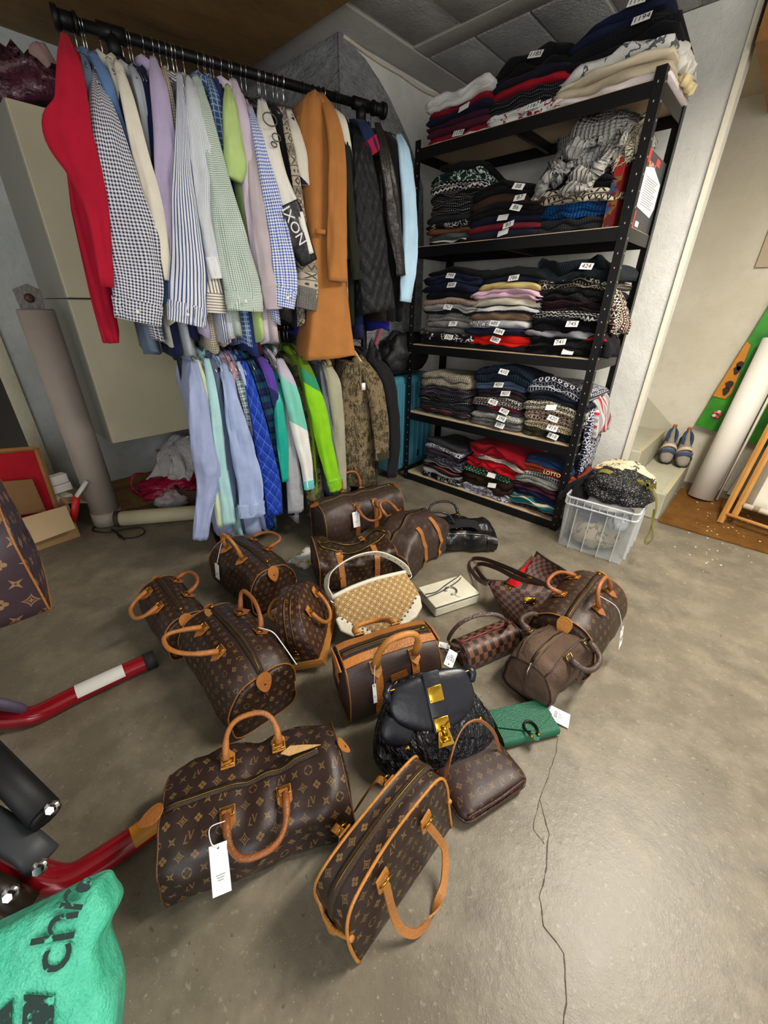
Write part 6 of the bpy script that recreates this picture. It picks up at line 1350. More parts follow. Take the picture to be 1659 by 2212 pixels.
# ================================================================ LEFT SIDE: cabinets, pipes, boxes
M_cab = plain('#c9c2a4', .45, 0, .03, 60, .4, .04); M_cabs = plain('#8f9088', .5, 0, .03, 60)
for z0, z1, nm in ((.489, 1.214, 'lower'), (1.217, 1.93, 'upper')):
    R = thing('wall_cabinet', 'cream wall cabinet, %s of the two stacked behind the hanging clothes' % nm, 'cabinet', (-2.895, 1.14, z0), 0, 'stacked wall cabinets')
    h = z1-z0
    MB().box((0, 0, h/2), (.55, 1.18, h)).build('body', M_cabs, R, smooth=False, bevel=.002)
    for k in (-1, 1): MB().box((.284, k*.295, h/2), (.018, .584, h-.006)).build('door', M_cab, R, smooth=False, bevel=.003)
M_drain = plain('#a59a90', .55, 0, .08, 40, .4, .06); M_drain2 = plain('#c9c2a2', .6, 0, .12, 40, .4, .1)
R = thing('drain_pipe', 'thick grey vertical drain pipe standing against the left wall', 'pipe', (-2.685, .425, 0))
MB().tube([(0, 0, .01), (0, 0, 1.165)], .075, 24).build('pipe', M_drain, R)
MB().tube([(0, 0, .01), (0, 0, .09)], .080, 24).build('socket', M_drain, R)
MB().tube([(0, 0, 1.165), (0, 0, 1.168)], .07, 24).build('end_plate', plain('#77706a', .7), R)
MB().prism([(-.02+.03, -.055, 1.15), (.03-.02, .035, 1.15), (.01, .045, 1.25), (.01, .0, 1.275), (.01, -.06, 1.25)], (.006, 0, 0)).build('bracket', plain('#7d7b77', .5, .6, .2), R, smooth=False)
MB().lathe([(.02, 0), (.018, .008), (.008, .012), (0, .012)], seg=12).move(frame((.017, -.01, 1.215), (0, 1, 0), (0, 0, 1))).build('bolt', plain('#5a4438', .6, .6), R)
a, b_ = V((-2.60, .46, .045)), V((-2.24, .98, .045))
R = thing('floor_pipe', 'cream plastic pipe lying on the floor under the hanging shirts', 'pipe', V((*a.xy, 0)))
MB().tube([V((0, 0, .045)), (b_-a)+V((0, 0, .045))], .045, 20).build('pipe', M_drain2, R); MB().tube([(b_-a)*-.02+V((0, 0, .045)), (b_-a)*.02+V((0, 0, .045))], .049, 20).build('collar', plain('#3d3a33', .7), R)
o = MB().tube(spline([onz(x, y, .006) for x, y in [(205, 1140), (235, 1125), (262, 1112), (290, 1108), (250, 1108), (215, 1130), (200, 1145), (230, 1150), (275, 1142), (305, 1140), (312, 1150), (295, 1160), (262, 1162), (250, 1148), (240, 1143), (262, 1158), (268, 1166)]], 6), .0035, 6).build('black_cable', plain('#141414', .5)); tag(o, 'thin black cable looped on the floor at the foot of the drain pipe', 'cable')
# open carton with framed boards
M_card = plain('#9c7d55', .85, 0, .15, 60, .2, .06); M_cardL = plain('#b79f7d', .85, 0, .1, 60, .2, .05)
BX, BY, BR = -2.86, .03, math.radians(4)
R = thing('cardboard_box', 'open cardboard box on the floor at the left edge', 'box', (BX, BY, 0), BR)
for c_, d_ in (((.245, 0, .1), (.008, .42, .2)), ((-.245, 0, .1), (.008, .42, .2)), ((0, .21, .1), (.49, .008, .2)), ((0, -.21, .1), (.49, .008, .2)), ((0, 0, .004), (.49, .42, .008))): MB().box(c_, d_).build('side' if d_[2] > .1 else 'bottom', M_card, R, smooth=False)
MB().prism([(.25, -.2, .2), (.25, .2, .2), (.33, .19, .09), (.33, -.19, .07)], (.004, 0, .003)).build('flap', M_cardL, R, smooth=False)
MB().prism([(-.22, .215, .2), (.22, .215, .2), (.20, .34, .15), (-.2, .34, .15)], (0, .003, .004)).build('flap', M_cardL, R, smooth=False)
GB = 'things in the open cardboard box'
M_frm = wood('frame_wood', '#8a5f33', '#a87a48', (1, 1, 1), .6)
def leanboard(name, label, px_pts, X0, th, mat, cat='board'):
    o = MB().prism([onx(x, y, X0)+V((0, 0, 0)) for x, y in px_pts], (-th, 0, 0)).build(name, mat, smooth=False, bevel=.002); return tag(o, label, cat, GB)
R2 = thing('framed_board', 'red felt board in a wooden frame standing in the cardboard box', 'board', (-2.80, -.05, .02), 0, GB)
q = [onx(x, y, -2.75)-V((-2.80, -.05, .02)) for x, y in [(-120, 985), (78, 968), (130, 1118), (-60, 1150)]]
MB().prism(q, (-.012, 0, 0)).build('felt', f('#a31a26'), R2, smooth=False)
for i in range(4): MB().tube([q[i]+V((.006, 0, 0)), q[(i+1) % 4]+V((.006, 0, 0))], .013, 4).build('frame_bar', M_frm, R2, smooth=False)
leanboard('hardboard_panel', 'brown hardboard panel leaning in front of the red felt board', [(-100, 1050), (70, 1035), (100, 1105), (-80, 1130)], -2.70, .006, plain('#7d5c38', .8, 0, .1))
for i, (px, py, s_) in enumerate(((120, 1028, (.05, .09, .05)), (127, 1046, (.05, .1, .045)), (132, 1072, (.06, .09, .05)))):
    p = onx(px, py, -2.80); o = MB().box((p.x, p.y, p.z-.02), s_, .3).build('small_carton', plain('#dcdad4', .6), smooth=False, bevel=.002)
    tag(o, ['small white carton, top of three beside the red felt board', 'small white carton, middle of three beside the red felt board', 'small white carton, lowest of three beside the red felt board'][i], 'box', GB)
p0, p1 = onx(148, 1098, -2.62), onx(186, 1042, -2.62)
R2 = thing('marker_tube', 'red and white tube sticking out of the cardboard box', 'tube', p0, 0, GB)
MB().tube([V((0, 0, -.08)), (p1-p0)*.45], .018, 10, flat=.6).build('red_part', plain('#c51d20', .4), R2); MB().tube([(p1-p0)*.45, (p1-p0)*1.05], .018, 10, flat=.6).build('white_part', plain('#d6d5d0', .4), R2)
# plastic bags, carton and basket by the wall
def crumple(name, label, cat, mat, c_, r_, amp, seed, group=None, sc=1.4): return heap(name, label, cat, mat, c_, r_, amp, seed, group, sc)
GP = 'bags dumped on the floor under the cabinet'
M_wpl = Mat('white_plastic', .3, 0, .5); M_wpl.col('#c9c6c4'); M_wpl.inp('Alpha', .9); M_wpl.bump(M_wpl.noise(16, 5), .9, .03)
M_ppl = Mat('pink_plastic', .25, 0, .5); M_ppl.col('#a3163f'); M_ppl.bump(M_ppl.noise(14, 5), .9, .03)
crumple('pink_bag', 'crimson pink plastic bag on the floor under the cabinet', 'bag', M_ppl.m, (-2.80, .92, .07), (.16, .26, .09), .5, 3, GP)
drape('plastic_bag', 'crumpled white plastic bag lying over the pink bag', 'bag', M_wpl.m, [V((-2.86, 1.06, .37)), V((-2.86, .98, .36)), V((-2.80, .90, .28)), V((-2.76, .84, .17)), V((-2.74, .82, .10))], (.10, .09, 0), .004, .06, 5, GP, 30, 18)
o = MB().tube(spline([V((-2.83, .72, .20)), V((-2.82, .66, .21)), V((-2.81, .62, .15)), V((-2.79, .66, .08)), V((-2.79, .76, .08))], 6), .014, 7, flat=.4).build('bag_handle', M_ppl.m); tag(o, 'pink carrier bag handle loop sticking up left of the white plastic', 'bag', GP)
crumple('clear_bag', 'clear plastic ball of wrapping on the floor by the wicker basket', 'bag', plastic((.85, .85, .85), .1, .45, 'clear_wrap'), (-2.62, .80, .055), (.08, .11, .055), .4, 8, GP, 2)
R = thing('wicker_basket', 'dark brown wicker basket half hidden behind the lavender shirt', 'basket', (-2.62, 1.0, 0), 0, GP); M_wk = plain('#4a3020', .7, 0, .3, 80)
for k in range(7): MB().tube(arc((0, 0, .012+k*.017), V((.13+.004*k, 0, 0)), V((0, .15+.004*k, 0)), 0, 2*PI, 26), .009, 6).build('wicker_row', M_wk, R)
R = thing('kraft_carton', 'brown carton with handwritten marks behind the white plastic bag', 'box', (-2.93, 1.02, 0), .1, GP)
MB().box((0, 0, .14), (.2, .28, .28)).build('carton', plain('#a98a5c', .85, 0, .1), R, smooth=False, bevel=.003)
for i, t in enumerate(('CE', 'RS', 'X0')): lettering(t, .04, Matrix.Translation((.1012, -.03+.05*(i % 2), .24-.045*i)) @ Matrix.Rotation(PI/2, 4, 'Z') @ Matrix.Rotation(PI/2, 4, 'X'), plain('#4a3a26', .8), R, 'marking')
o = MB().box((-2.95, .72, .012), (.34, .5, .022), .1).build('wood_plank', wood('plank_floor', '#8a6840', '#b08d5e', (1, 8, 1), .7), smooth=False, bevel=.002); tag(o, 'bare wooden plank on the floor along the left wall', 'plank')
# on top of the cabinets
GT = 'things stored on top of the cabinets'
M_burg = Mat('burgundy_wrap', .18, 0, .5); M_burg.col(M_burg.mix(M_burg.noise(7, 4).ss(.35, .65), '#2a1622', '#5a2c3c')); M_burg.inp('Coat Weight', .5); M_burg.bump(M_burg.noise(16, 5), 1.0, .03)
crumple('wrapped_bundle', 'burgundy cloth in clear plastic on the cabinet at the top left', 'bundle', M_burg.m, (-2.86, .72, 2.02), (.26, .2, .12), .5, 12, GT)
crumple('wrapped_bundle', 'plastic-wrapped burgundy bundle behind the middle of the upper rail', 'bundle', M_burg.m, (-2.86, 1.12, 2.02), (.22, .2, .11), .5, 15, GT)
crumple('wrapped_bundle', 'pinkish plastic-wrapped bundle behind the blue gingham shirt', 'bundle', M_burg.m, (-2.84, 1.5, 2.04), (.22, .16, .12), .5, 18, GT)
o = MB().box((-2.66, 1.66, 2.0), (.1, .2, .13), .1).build('storage_carton', plain('#a87c4e', .8, 0, .1), smooth=False, bevel=.003); tag(o, 'light brown carton on the cabinets behind the fair-isle cardigan', 'box', GT)
p_ = onx(100, 155, -2.72); o = heap('pink_ornament', 'pale pink shell-like ornament on the wrapped bundle at the top left', 'ornament', plain('#a98a86', .5), p_, (.03, .05, .09), .15, 4, GT)
# ================================================================ BEHIND THE SHELF: suitcase and dark bags
M_teal = plain('#3f7f92', .4, 0, .05, 80, .45)
R = thing('suitcase', 'teal hard-shell suitcase standing left of the shelving unit', 'suitcase', (-1.965, 2.36, 0))
MB().box((0, 0, .405), (.15, .50, .70)).build('shell', M_teal, R, bevel=.03, smooth=True)
for k in range(7): MB().box((.078, -.18+k*.06, .41), (.012, .03, .60)).build('rib', M_teal, R, bevel=.005)
MB().box((.086, .06, .16), (.008, .02, .05)).build('side_foot', plain('#10181c', .5), R, bevel=.003)
for k in (-1, 1): MB().tube([(-.0, k*.2-.012, .028), (-.0, k*.2+.012, .028)], .027, 12).build('wheel', plain('#1a1a1c', .6), R)
for k in (-1, 1): MB().box((0, k*.2, .055), (.04, .04, .02)).build('wheel_fork', plain('#1a1a1c', .6), R)
heap('black_backpack', 'black backpack piled on the teal suitcase', 'bag', plain('#101113', .55, 0, .4, 30), (-1.96, 2.30, .88), (.11, .22, .16), .35, 22, 'dark bags between rack and shelves')
heap('black_bag', 'dark sports bag leaning beside the suitcase under the quilted jacket', 'bag', plain('#17181d', .6, 0, .4, 30), (-1.97, 2.02, .56), (.09, .08, .40), .25, 25, 'dark bags between rack and shelves')
R = thing('pink_stick', 'thin pink stick leaning behind the black coats', 'stick', (-2.03, 2.1, .0))
q0, q1 = onx(814, 738, -2.03), onx(829, 688, -2.03); dq = (q1-q0)
MB().tube([q0-dq*(q0.z/dq.z*.97)-R.location, q1+dq*.4-R.location], .007, 8).build('shaft', plain('#d94a68', .4), R)
MB().tube([q1+dq*.35-R.location, q1+dq*.45-R.location], .009, 8).build('end_cap', plain('#b03a54', .5), R)
# ================================================================ RIGHT SIDE: plastic crate, shoes, rolls, deck chair
M_pp = Mat('translucent_plastic', .22, 0, .5); M_pp.col('#dfe4e6'); M_pp.inp('Alpha', .14); M_pp.inp('Roughness', .25)
M_pr = Mat('plastic_rim', .3, 0, .5); M_pr.col('#dfe3e4'); M_pr.inp('Alpha', .5)
CX, CY = -.44, 2.30; cw, cdp, chh = .34, .40, .31
R = thing('storage_crate', 'translucent plastic storage crate full of clothes beside the shelves', 'crate', (CX, CY, 0), math.radians(3))
def wall(p0, p1, p2, p3, n): MB().prism([p0, p1, p2, p3], n).build('wall', M_pp.m, R, smooth=False)
t = .94
A = [V((sx*cw/2*t, sy*cdp/2*t, .005)) for sx, sy in ((-1, -1), (1, -1), (1, 1), (-1, 1))]; B = [V((sx*cw/2, sy*cdp/2, chh)) for sx, sy in ((-1, -1), (1, -1), (1, 1), (-1, 1))]
for i in range(4): j = (i+1) % 4; wall(A[i], A[j], B[j], B[i], ((A[i]+A[j])*-.01).normalized()*.003)
MB().box((0, 0, .004), (cw*t, cdp*t, .004)).build('base', M_pp.m, R, smooth=False)
for z_ in (chh-.005, chh-.045):
    MB().tube([V((x, y, z_)) for x, y in rrect(cw*1.03, cdp*1.03, .03)]+[V((cw*1.03/2-.03, -cdp*1.03/2, z_))], .005, 6).build('rim', M_pr.m, R)
for sx, sy, ax in ((0, -1, 0), (1, 0, 1), (0, 1, 0), (-1, 0, 1)):
    for k in range(-4, 5):
        c_ = V((k*cw*.11, sy*cdp*.512, chh-.025)) if ax == 0 else V((sx*cw*.512, k*cdp*.11, chh-.025))
        MB().box(c_, (.003, .01, .04) if ax == 0 else (.01, .003, .04)).build('rim_web', M_pr.m, R, smooth=False)
    for k in (-.62, -.2, .25, .66):
        c_ = V((k*cw/2, sy*cdp/2*.975, .125)) if ax == 0 else V((sx*cw/2*.975, k*cdp/2, .125))
        MB().box(c_, (.004, .012, .24) if ax == 0 else (.012, .004, .24)).build('wall_rib', M_pr.m, R, smooth=False)
GC = 'clothes in and on the plastic crate'
heap('beige_knit', 'beige fabric at the bottom of the plastic crate', 'sweater', pat('graphic', '#b5a78d', '#6a6054', s=1.5), (CX-.02, CY-.02, .075), (.13, .15, .10), .12, 31, GC)
heap('navy_cloth', 'navy cloth in the middle of the plastic crate', 'shirt', f('#3b3f5e'), (CX-.05, CY, .185), (.10, .14, .06), .2, 33, GC)
heap('grey_print_cloth', 'grey and white printed cloth in the right of the crate', 'shirt', pat('graphic', '#a9b0b6', '#4a5058', s=2.5), (CX+.09, CY-.06, .20), (.055, .11, .07), .2, 34, GC)
heap('white_cloth', 'white cloth peeping over the rim of the crate', 'shirt', f('#c9c9c6'), (CX+.0, CY-.10, .275), (.13, .06, .035), .3, 36, GC)
M_seq = Mat('sequined_mesh', .5, 0, .5); vz = M_seq.vor(95); M_seq.col(M_seq.mix(vz.lt(.22), '#0b0b0c', '#9a9a98')); M_seq.bump(vz, .6, .01)
heap('sequin_shawl', 'black openwork shawl heaped on the plastic crate', 'shawl', M_seq.m, (CX+.02, CY+.0, .345), (.17, .18, .085), .3, 38, GC)
drape('shawl_fringe', 'black wool scarf end hanging over the left rim of the crate', 'scarf', f('#0e0e10'), [V((CX-.08, CY+.1, .38)), V((CX-.12, CY, .37)), V((CX-.15, CY-.1, .33)), V((CX-.14, CY-.17, .29))], (.07, 0, .02), .02, .02, 14, GC)
drape('cream_bag', 'cream patterned tote bag folded on top of the crate', 'bag', pat('graphic', '#d6cba8', '#3d3a30', s=1.2), [V((CX-.10, CY+.17, .42)), V((CX+.0, CY+.13, .445)), V((CX+.09, CY+.08, .42)), V((CX+.15, CY+.03, .37))], (.03, .10, 0), .02, .015, 15, GC)
drape('peach_cloth', 'peach cloth folded under the cream tote on the crate', 'shirt', f('#c9a284'), [V((CX-.10, CY+.08, .415)), V((CX+.02, CY+.03, .415)), V((CX+.13, CY-.03, .36))], (.03, .035, 0), .018, .008, 16, GC)
M_ol = f('#6f6b33')
R = thing('webbing_strap', 'olive green webbing strap looping down the side of the crate', 'strap', (CX+.17, CY, 0), 0, GC)
iv = lambda px, py, y: ony(px, py, y)-V((CX+.17, CY, 0))
ribbon([iv(1385, 1040, 2.27), iv(1412, 1062, 2.24), iv(1418, 1090, 2.22), iv(1412, 1120, 2.2), iv(1402, 1150, 2.18), iv(1393, 1168, 2.17), iv(1400, 1174, 2.17), iv(1410, 1160, 2.18), iv(1409, 1130, 2.19), iv(1412, 1100, 2.21)], .012, .002, (0, 1, 0), M_ol, R)
ribbon([iv(1283, 1020, 2.30), iv(1310, 1018, 2.28), iv(1345, 1035, 2.27), iv(1385, 1042, 2.26)], .02, .002, (0, 1, .2), M_ol, R, 'band')
for px, py in ((1392, 1045), (1408, 1050)): MB().prism([iv(px+dx, py+dy, 2.24) for dx, dy in ((-12, -6), (0, -2), (10, -8), (9, 8), (0, 2), (-11, 8))], (0, .006, 0)).build('bow', M_ol, R, smooth=False)
# shoes on the step
def shoe(label, loc, rz, mirror=1):
    R = thing('shoe', label, 'shoe', loc, 0, 'pair of sports shoes on the step'); R.rotation_euler = (Matrix.Rotation(rz, 3, 'Z') @ Matrix.Rotation(math.radians(38), 3, 'Y')).to_euler()
    def sec(t, k):   # half width along the foot, t 0 toe..1 heel
        return (.030+.018*max(0, math.sin(PI*min(1, t*1.25)))**.7)*(1 if t < .5 else 1-.22*(t-.5)*2)*k
    Ls = .27; rs = []
    for t_, k in ((0, .35), (.03, .75), (.08, .95), (.2, 1), (.35, 1), (.5, .97), (.65, .95), (.8, .98), (.93, .9), (1, .5)):
        w_ = sec(t_, k)+.004; rs.append([V((Ls/2-t_*Ls, s*w_, z)) for s, z in ((-1, .004), (1, .004), (1.03, .026), (-1.03, .026))])
    MB().loft(rs).build('sole', plain('#262524', .8, 0, .3, 60), R, smooth=False, bevel=.004)
    ru = []
    for t_, k, h in ((.01, .5, .02), (.06, .85, .035), (.15, .97, .048), (.3, 1, .062), (.42, .98, .08), (.5, .96, .085), (.7, .92, .085), (.9, .86, .098), (.985, .55, .105)):
        w_ = sec(t_, k); rg = []
        for j in range(14):
            a = PI*j/13; rg.append(V((Ls/2-t_*Ls, -math.cos(a)*w_*(1 if math.sin(a) < .7 else .8), .022+max(0, math.sin(a))**.7*h)))
        ru.append(rg)
    MB().loft(ru).build('upper', plain('#8d8478', .9, 0, .3, 120), R)
    q = MB(); q.tube(arc((-.055, 0, .098), (.062, 0, -.012), (0, .028, 0), 0, 2*PI, 20), .009, 8).build('collar', f('#35465f'), R)
    MB().grid(lambda u_, v_: V((-.055+.055*math.cos(2*PI*u_)*v_, .024*math.sin(2*PI*u_)*v_, .097)), 18, 3).build('opening', plain('#14161b', .9), R)
    for x_, mt, nm in ((.035, f('#c9baa0'), 'strap'), (.068, f('#3c4f70'), 'strap')):
        rr = []
        for j in range(11):
            a = PI*j/10; w_ = sec(.5-x_/Ls, 1)+.004
            p = V((x_, -math.cos(a)*w_, .024+max(0, math.sin(a))**.7*(.086 if x_ < .05 else .066))); rr.append([p+V((-.012, 0, 0)), p+V((.012, 0, 0)), p+V((.012, 0, .004)), p+V((-.012, 0, .004))])
        MB().loft(rr).build(nm, mt, R, smooth=False)
    MB().box((-.132, 0, .118), (.012, .026, .03)).build('heel_tab', f('#b5642c'), R, bevel=.003); return R
sz = .18+.078
shoe('grey and blue sports shoe with orange heel tab, left of the pair on the step', (-.40, 3.555, sz), math.radians(-78))
shoe('grey and blue sports shoe with orange heel tab, right of the pair on the step', (-.305, 3.545, sz), math.radians(-72))
# paper roll, painted panel, boards
GR = 'rolls and boards leaning on the stair wall'
r0, r1 = V((-.10, 3.40, .03)), V((-.045, 3.56, 1.05)); ax = (r1-r0).normalized()
R = thing('paper_roll', 'thick white paper roll leaning against the stair wall', 'roll', V((*r0.xy, 0)), 0, GR)
MB().tube([V((0, 0, .02)), r1-r0+V((0, 0, .02))], .075, 28).build('roll', plain('#e6e1d6', .6, 0, .05, 20), R)
MB().tube([V((.09, .03, .02)), (r1-r0)+V((.085, .03, -.05))], .03, 12, flat=.3).build('loose_edge', plain('#ddd6c8', .6), R)
Mg = Mat('painted_panel', .35, 0, .5); Mg.col(Mg.mix(Mg.noise(9, 4).ss(.3, .7), '#1f6a12', '#3a9a1e'))
g = [ony(x, y, 3.66) for x, y in [(1502, 918), (1612, 738), (1705, 590)]]
dirn = (g[2]-g[0]).normalized(); pr_ = V((dirn.z, 0, -dirn.x))
R = thing('painted_panel', 'green hand-painted panel with an orange figure leaning on the wall', 'painting', V((g[0].x, 3.66, 0)), 0, GR); o_ = V((g[0].x, 3.66, 0))
MB().prism([p-o_ for p in (g[0], g[0]+pr_*.62, g[0]+pr_*.62+dirn*1.1, g[0]+dirn*1.1)], (0, .02, 0)).build('panel', Mg.m, R, smooth=False)
w0 = [ony(x, y, 3.655)-o_ for x, y in [(1540, 855), (1613, 738), (1622, 745), (1600, 800), (1580, 850), (1566, 862)]]
fg = MB().prism(w0, (0, -.003, 0)).build('orange_figure', plain('#c07a1c', .4, 0, .3, 30), R, smooth=False)
for x, y, r_ in ((1568, 845, 6), (1575, 832, 7), (1592, 800, 6), (1598, 790, 6)):
    p = ony(x, y, 3.650)-o_; MB().prism([p+V((.018*r_/6*math.cos(q)*(1+.3*math.sin(3*q)), 0, .03*math.sin(q))) for q in [2*PI*i/9 for i in range(9)]], (0, -.002, 0)).build('dark_patch', plain('#2c1c10', .5), fg, smooth=False)
p = ony(1549, 895, 3.652)-o_
for k in range(5): MB().lathe([(.014, 0), (.012, .004), (0, .005)], seg=8).move(frame(p+V((.018*math.cos(k*1.26), 0, .018*math.sin(k*1.26))), (1, 0, 0), (0, 0, 1))).build('flower_petal', plain('#c9b7ae' if k % 2 else '#b5403a', .5), R)
for i, (x0, x1, zt, y_, c_) in enumerate(((.03, .16, .52, 3.62, '#b7b5ae'), (.10, .26, 1.3, 3.58, '#b3ab9c'))):
    o = MB().prism([V((x0, y_, .012)), V((x1, y_, .012)), V((x1+.09, y_+.07, zt)), V((x0+.07, y_+.07, zt))], (0, .008, 0)).build('board_sheet', plain(c_, .7, 0, .05), smooth=False)
    tag(o, ['short grey-white board between the paper roll and the deck chair', 'tall pale board behind the deck chair'][i], 'board', GR)
# folded deck chair
M_pine = wood('pine', '#b5803c', '#cf9a55', (6, 6, 1.2), .5)
R = thing('deck_chair', 'folded wooden deck chair with beige striped canvas at the right edge', 'deck chair', (.25, 3.05, 0))
def dl(p): return V(p)-V((.25, 3.05, 0))
f0 = onz(1555, 1128, .015); up1 = ony(1659, 930, 3.2); dv = (up1-f0).normalized()
def bar(p, L, w_=.035, d_=.022): p = V(p); MB().tube([dl(p), dl(p+dv*L)], .016, 4).build('frame_bar', M_pine, R, smooth=False)
bar(f0, 1.35); bar(f0+V((.05, .02, .05)), 1.25); bar(f0+V((.62, -.15, 0)), 1.35); bar(f0+V((.57, -.12, .05)), 1.25)
MB().tube([dl(f0+dv*.06), dl(f0+dv*.06+V((.62, -.15, 0)))], .011, 10).build('stretcher', M_pine, R)
rl = MB().tube([dl(f0+dv*.13+V((.04, .02, .0))), dl(f0+dv*.13+V((.6, -.12, .0)))], .017, 12).build('fabric_roller', pat('hstripe', '#d8d1bd', '#a08f72', s=1.5), R)
cnv = pat('stripe', '#d9d2c1', '#8f8573', s=12)
q0 = f0+dv*.13+V((.05, .02, .0))
MB().sheet(lambda u_, v_: dl(q0+V((.5, -.13, 0))*u_+dv*1.1*v_+V((0, .05*math.sin(PI*v_), -.06*math.sin(PI*v_)))), 8, 16, .003, .5, 1.1).build('canvas', cnv, R)
o = MB().box((-.255, YR-.006, 1.62), (.09, .01, .36)).build('wall_panel', plain('#b5a48c', .7), smooth=False); 
pp0, pp1 = ony(1630, 578, YR-.02), ony(1690, 460, YR-.02); bpy.data.objects.remove(o)
o = MB().prism([pp0, V((pp1.x+.15, YR-.02, pp0.z)), V((pp1.x+.15, YR-.02, pp0.z+.42)), V((pp0.x, YR-.02, pp0.z+.42))], (0, .015, 0)).build('wall_board', plain('#b3a28b', .7), smooth=False, bevel=.003); tag(o, 'plain beige board hung on the stair wall at the right edge', 'picture')
# ================================================================ EXERCISE MACHINE at the left edge
M_red = plain('#8c0f1c', .18, .1, 0, 60, .6); M_blk = plain('#131416', .55, .0, .05, 200); M_chr = metal('#cfcfcf', .15); M_gry = plain('#3d4044', .5)
R = thing('exercise_bench', 'red and black tubular exercise bench cut off by the left edge', 'exercise bench', (-1.4, -.3, 0)); O = V((-1.4, -.3, 0))
P1 = [onz(x, y, z)-O for x, y, z in [(332, 1424, .033), (262, 1455, .033), (165, 1500, .033), (90, 1538, .033), (55, 1548, .035), (15, 1552, .04), (-40, 1545, .06), (-120, 1520, .10)]]
MB().tube(spline(P1, 6), .030, 14).build('front_foot', M_red, R)
MB().tube([P1[0]+(P1[0]-P1[1])*.06, P1[0]+(P1[1]-P1[0])*.28], .0325, 14).build('foot_cap', plain('#1e1f21', .7), R)
def sticker(p0, p1, r, mat, up_=(0, 0, 1), a=.9):
    d = (p1-p0).normalized(); s_ = d.cross(V(up_)).normalized(); u_ = s_.cross(d); rings = []
    for p in (p0, (p0+p1)/2, p1): rings.append([p+(u_*math.cos(t)+s_*math.sin(t))*r for t in [-a+2*a*i/8 for i in range(9)]])
    return MB().loft(rings, False, False)
sticker(P1[2]+(P1[1]-P1[2])*.02, P1[1]+(P1[0]-P1[1])*.1, .0308, None, (.4, -.3, .9)).build('warning_sticker', plain('#d9d8d2', .5), R)
P2 = [onz(x, y, z)-O for x, y, z in [(395, 1735, .033), (340, 1775, .033), (270, 1825, .033), (205, 1868, .033), (150, 1898, .036), (95, 1895, .05), (40, 1868, .085), (-30, 1830, .13), (-110, 1780, .2)]]
MB().tube(spline(P2, 6), .030, 14).build('rear_foot', M_red, R)
sticker(P2[2]+(P2[1]-P2[2])*.25, P2[0], .0308, None, (.4, -.3, .9)).build('warning_sticker', plain('#c8861e', .4), R)
P3 = [onz(x, y, z)-O for x, y, z in [(96, 1758, .16), (20, 1680, .2), (-90, 1570, .3)]]
MB().tube(P3, .033, 14).build('upright_tube', M_blk, R)
MB().tube([P3[0]+(P3[0]-P3[1])*.08, P3[0]], .030, 14).build('tube_end', M_blk, R)
Pb = [onz(x, y, z)-O for x, y, z in [(95, 1860, .10), (60, 1830, .12), (-40, 1770, .18)]]
MB().tube(Pb, .034, 10, flat=.35).build('bracket', M_gry, R)
for x, y, z in ((112, 1746, .19), (85, 1876, .13), (22, 1932, .12)):
    p = onz(x, y, z)-O; d = (V((.5, -.2, .4))).normalized(); MB().tube([p-d*.02, p+d*.012], .009, 6).build('bolt', M_chr, R, smooth=False); MB().tube([p-d*.004, p+d*.0], .015, 12).build('washer', M_chr, R)
Pl = [onz(x, y, z)-O for x, y, z in [(60, 1960, .06), (10, 1930, .10), (-60, 1900, .14)]]
MB().tube(Pl, .026, 12).build('lower_tube', plain('#241d14', .4), R)
MB().tube([onz(44, 1795, .06)-O, onz(28, 1812, .05)-O, P2[4]], .004, 6).build('cable', M_blk, R)
pc_ = onz(-8, 1522, .10)-O; MB().lathe([(.035, -.012), (.075, -.012), (.085, 0), (.075, .012), (.035, .012)], (0, 0, 0), 24).move(frame(pc_, (.2, -.4, 1), (.8, .5, .2))).build('weight_disc', plain('#5a5066', .6), R)
MB().box((.15, -.05, .53), (.22, .26, .055)).build('seat_pad', plain('#1a1a1c', .5, 0, .2), R, bevel=.015)
hub = V((.05, -.16, .30))
for q, mt in ((P1[-1], M_red), (P2[-1], M_red), (P3[-1], M_blk), (Pb[-1], M_gry), (Pl[-1], M_blk)): MB().tube([q, q.lerp(hub, .5)+V((-.04, -.03, .02)), hub], .026, 12).build('frame_tube', mt, R)
MB().tube([hub-V((0, 0, .30)), hub, V((.13, -.06, .51))], .028, 12).build('seat_post', M_red, R)
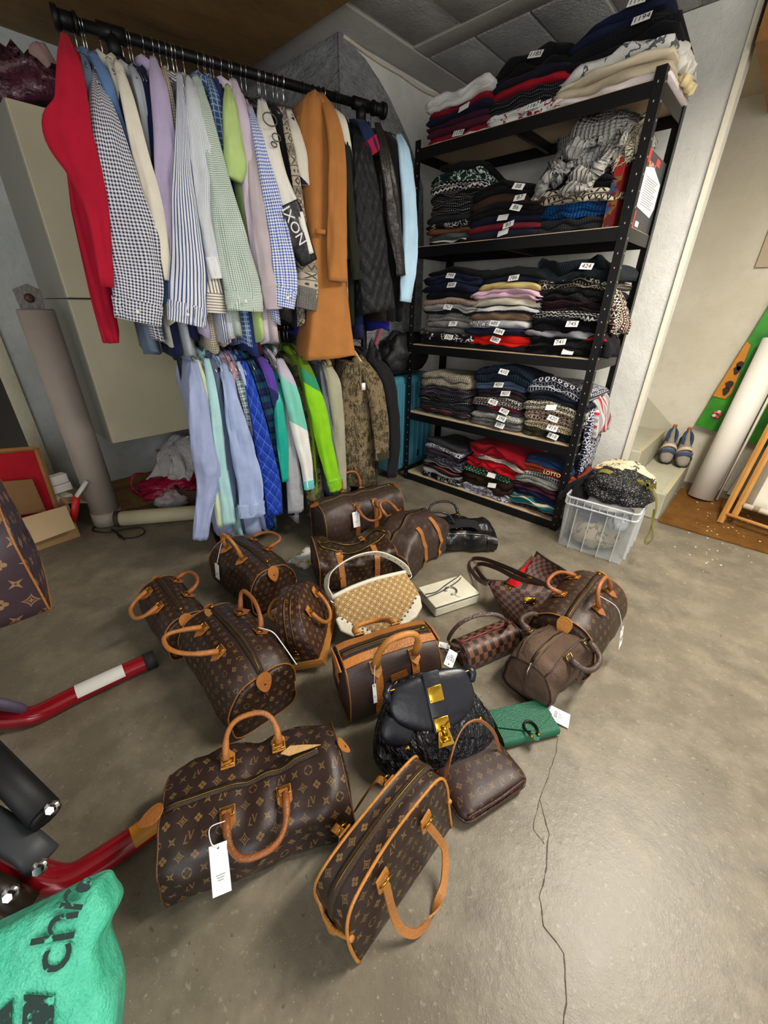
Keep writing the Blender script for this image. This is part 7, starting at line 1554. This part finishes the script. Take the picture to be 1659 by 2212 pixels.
# ================================================================ MINT PLASTIC SACK
tr, br, tl = onz(222, 1912, .30), onz(226, 2330, .135), onz(-190, 2075, .30)
M_ = frame(br, tl-tr, tr-br); hM = (tr-br).length; wM = (tl-tr).length
Mm = Mat('mint_woven_plastic', .45, 0, .4); u, v = Mm.uv(); wv = Mm.noise(240, 2); nn = Mm.noise(18, 4)
Mm.col(Mm.mix((wv*.35+nn*.6).ss(.3, .8), '#35b28e', '#6fe0bd')); Mm.bump(nn*1.2+wv*.15, .8, .02)
ol = [(q.x, q.y) for q in spline([V((x, y, 0)) for x, y in [(0, 0), (-.008, hM*.3), (.012, hM*.62), (-.012, hM*.80), (.0, hM*.93), (.012, hM*1.0), (.05, hM*1.0), (.10, hM*.98), (.2, hM*.94), (wM, hM*.9), (wM, 0), (wM*.5, -.02), (0, 0)]], 5)][:-1]
R = pillow('mint_sack', 'mint green woven plastic sack with black lettering at the bottom left', 'sack', ol, M_, .15, Mm.m, None, 'sack', 5, .012, 3.2, None, .22)
M_prt = Mat('worn_black_print', .6, 0, .3); M_prt.col(M_prt.mix(M_prt.noise(60, 4).ss(.55, .62), '#16302a', '#4cc09c'))
Mi_ = M_.inverted(); n_ = (M_.to_3x3() @ V((0, 0, 1)))
sgn = 1 if n_.dot(CAMP-br) > 0 else -1
def onsack(px, py): 
    p = Mi_ @ onp(px, py, br+n_*(.154 if sgn > 0 else -.004), n_); return p
def glyph(t, px, py, qx, qy, size):
    """glyph centred at px; its reading direction points to qx,qy"""
    a, b2 = onsack(px, py), onsack(qx, qy); xd = (b2-a).normalized(); zd = V((0, 0, sgn)); yd = zd.cross(xd)
    lettering(t, size, Matrix(((xd.x, yd.x, zd.x, a.x), (xd.y, yd.y, zd.y, a.y), (xd.z, yd.z, zd.z, a.z), (0, 0, 0, 1))), M_prt.m, R)
glyph('c', 112, 2076, 116, 2030, .085); glyph('h', 124, 2004, 134, 1955, .09); glyph('r', 150, 1946, 164, 1910, .078)
a = onsack(186, 1911); MB().prism([a+V((.012*math.cos(q)*(1+.3*math.cos(q)), .010*math.sin(q), 0)) for q in [2*PI*i/12 for i in range(12)]], (0, 0, .0012*sgn)).build('lettering', M_prt.m, R, smooth=False)
sq = [onsack(x, y) for x, y in [(52, 2148), (118, 2152), (112, 2260), (46, 2260)]]; MB().prism(sq, (0, 0, .0012*sgn)).build('printed_block', M_prt.m, R, smooth=False)
sq = [onsack(x, y) for x, y in [(-10, 2190), (27, 2160), (24, 2270), (-10, 2270)]]; MB().prism(sq, (0, 0, .0012*sgn)).build('printed_block', M_prt.m, R, smooth=False)
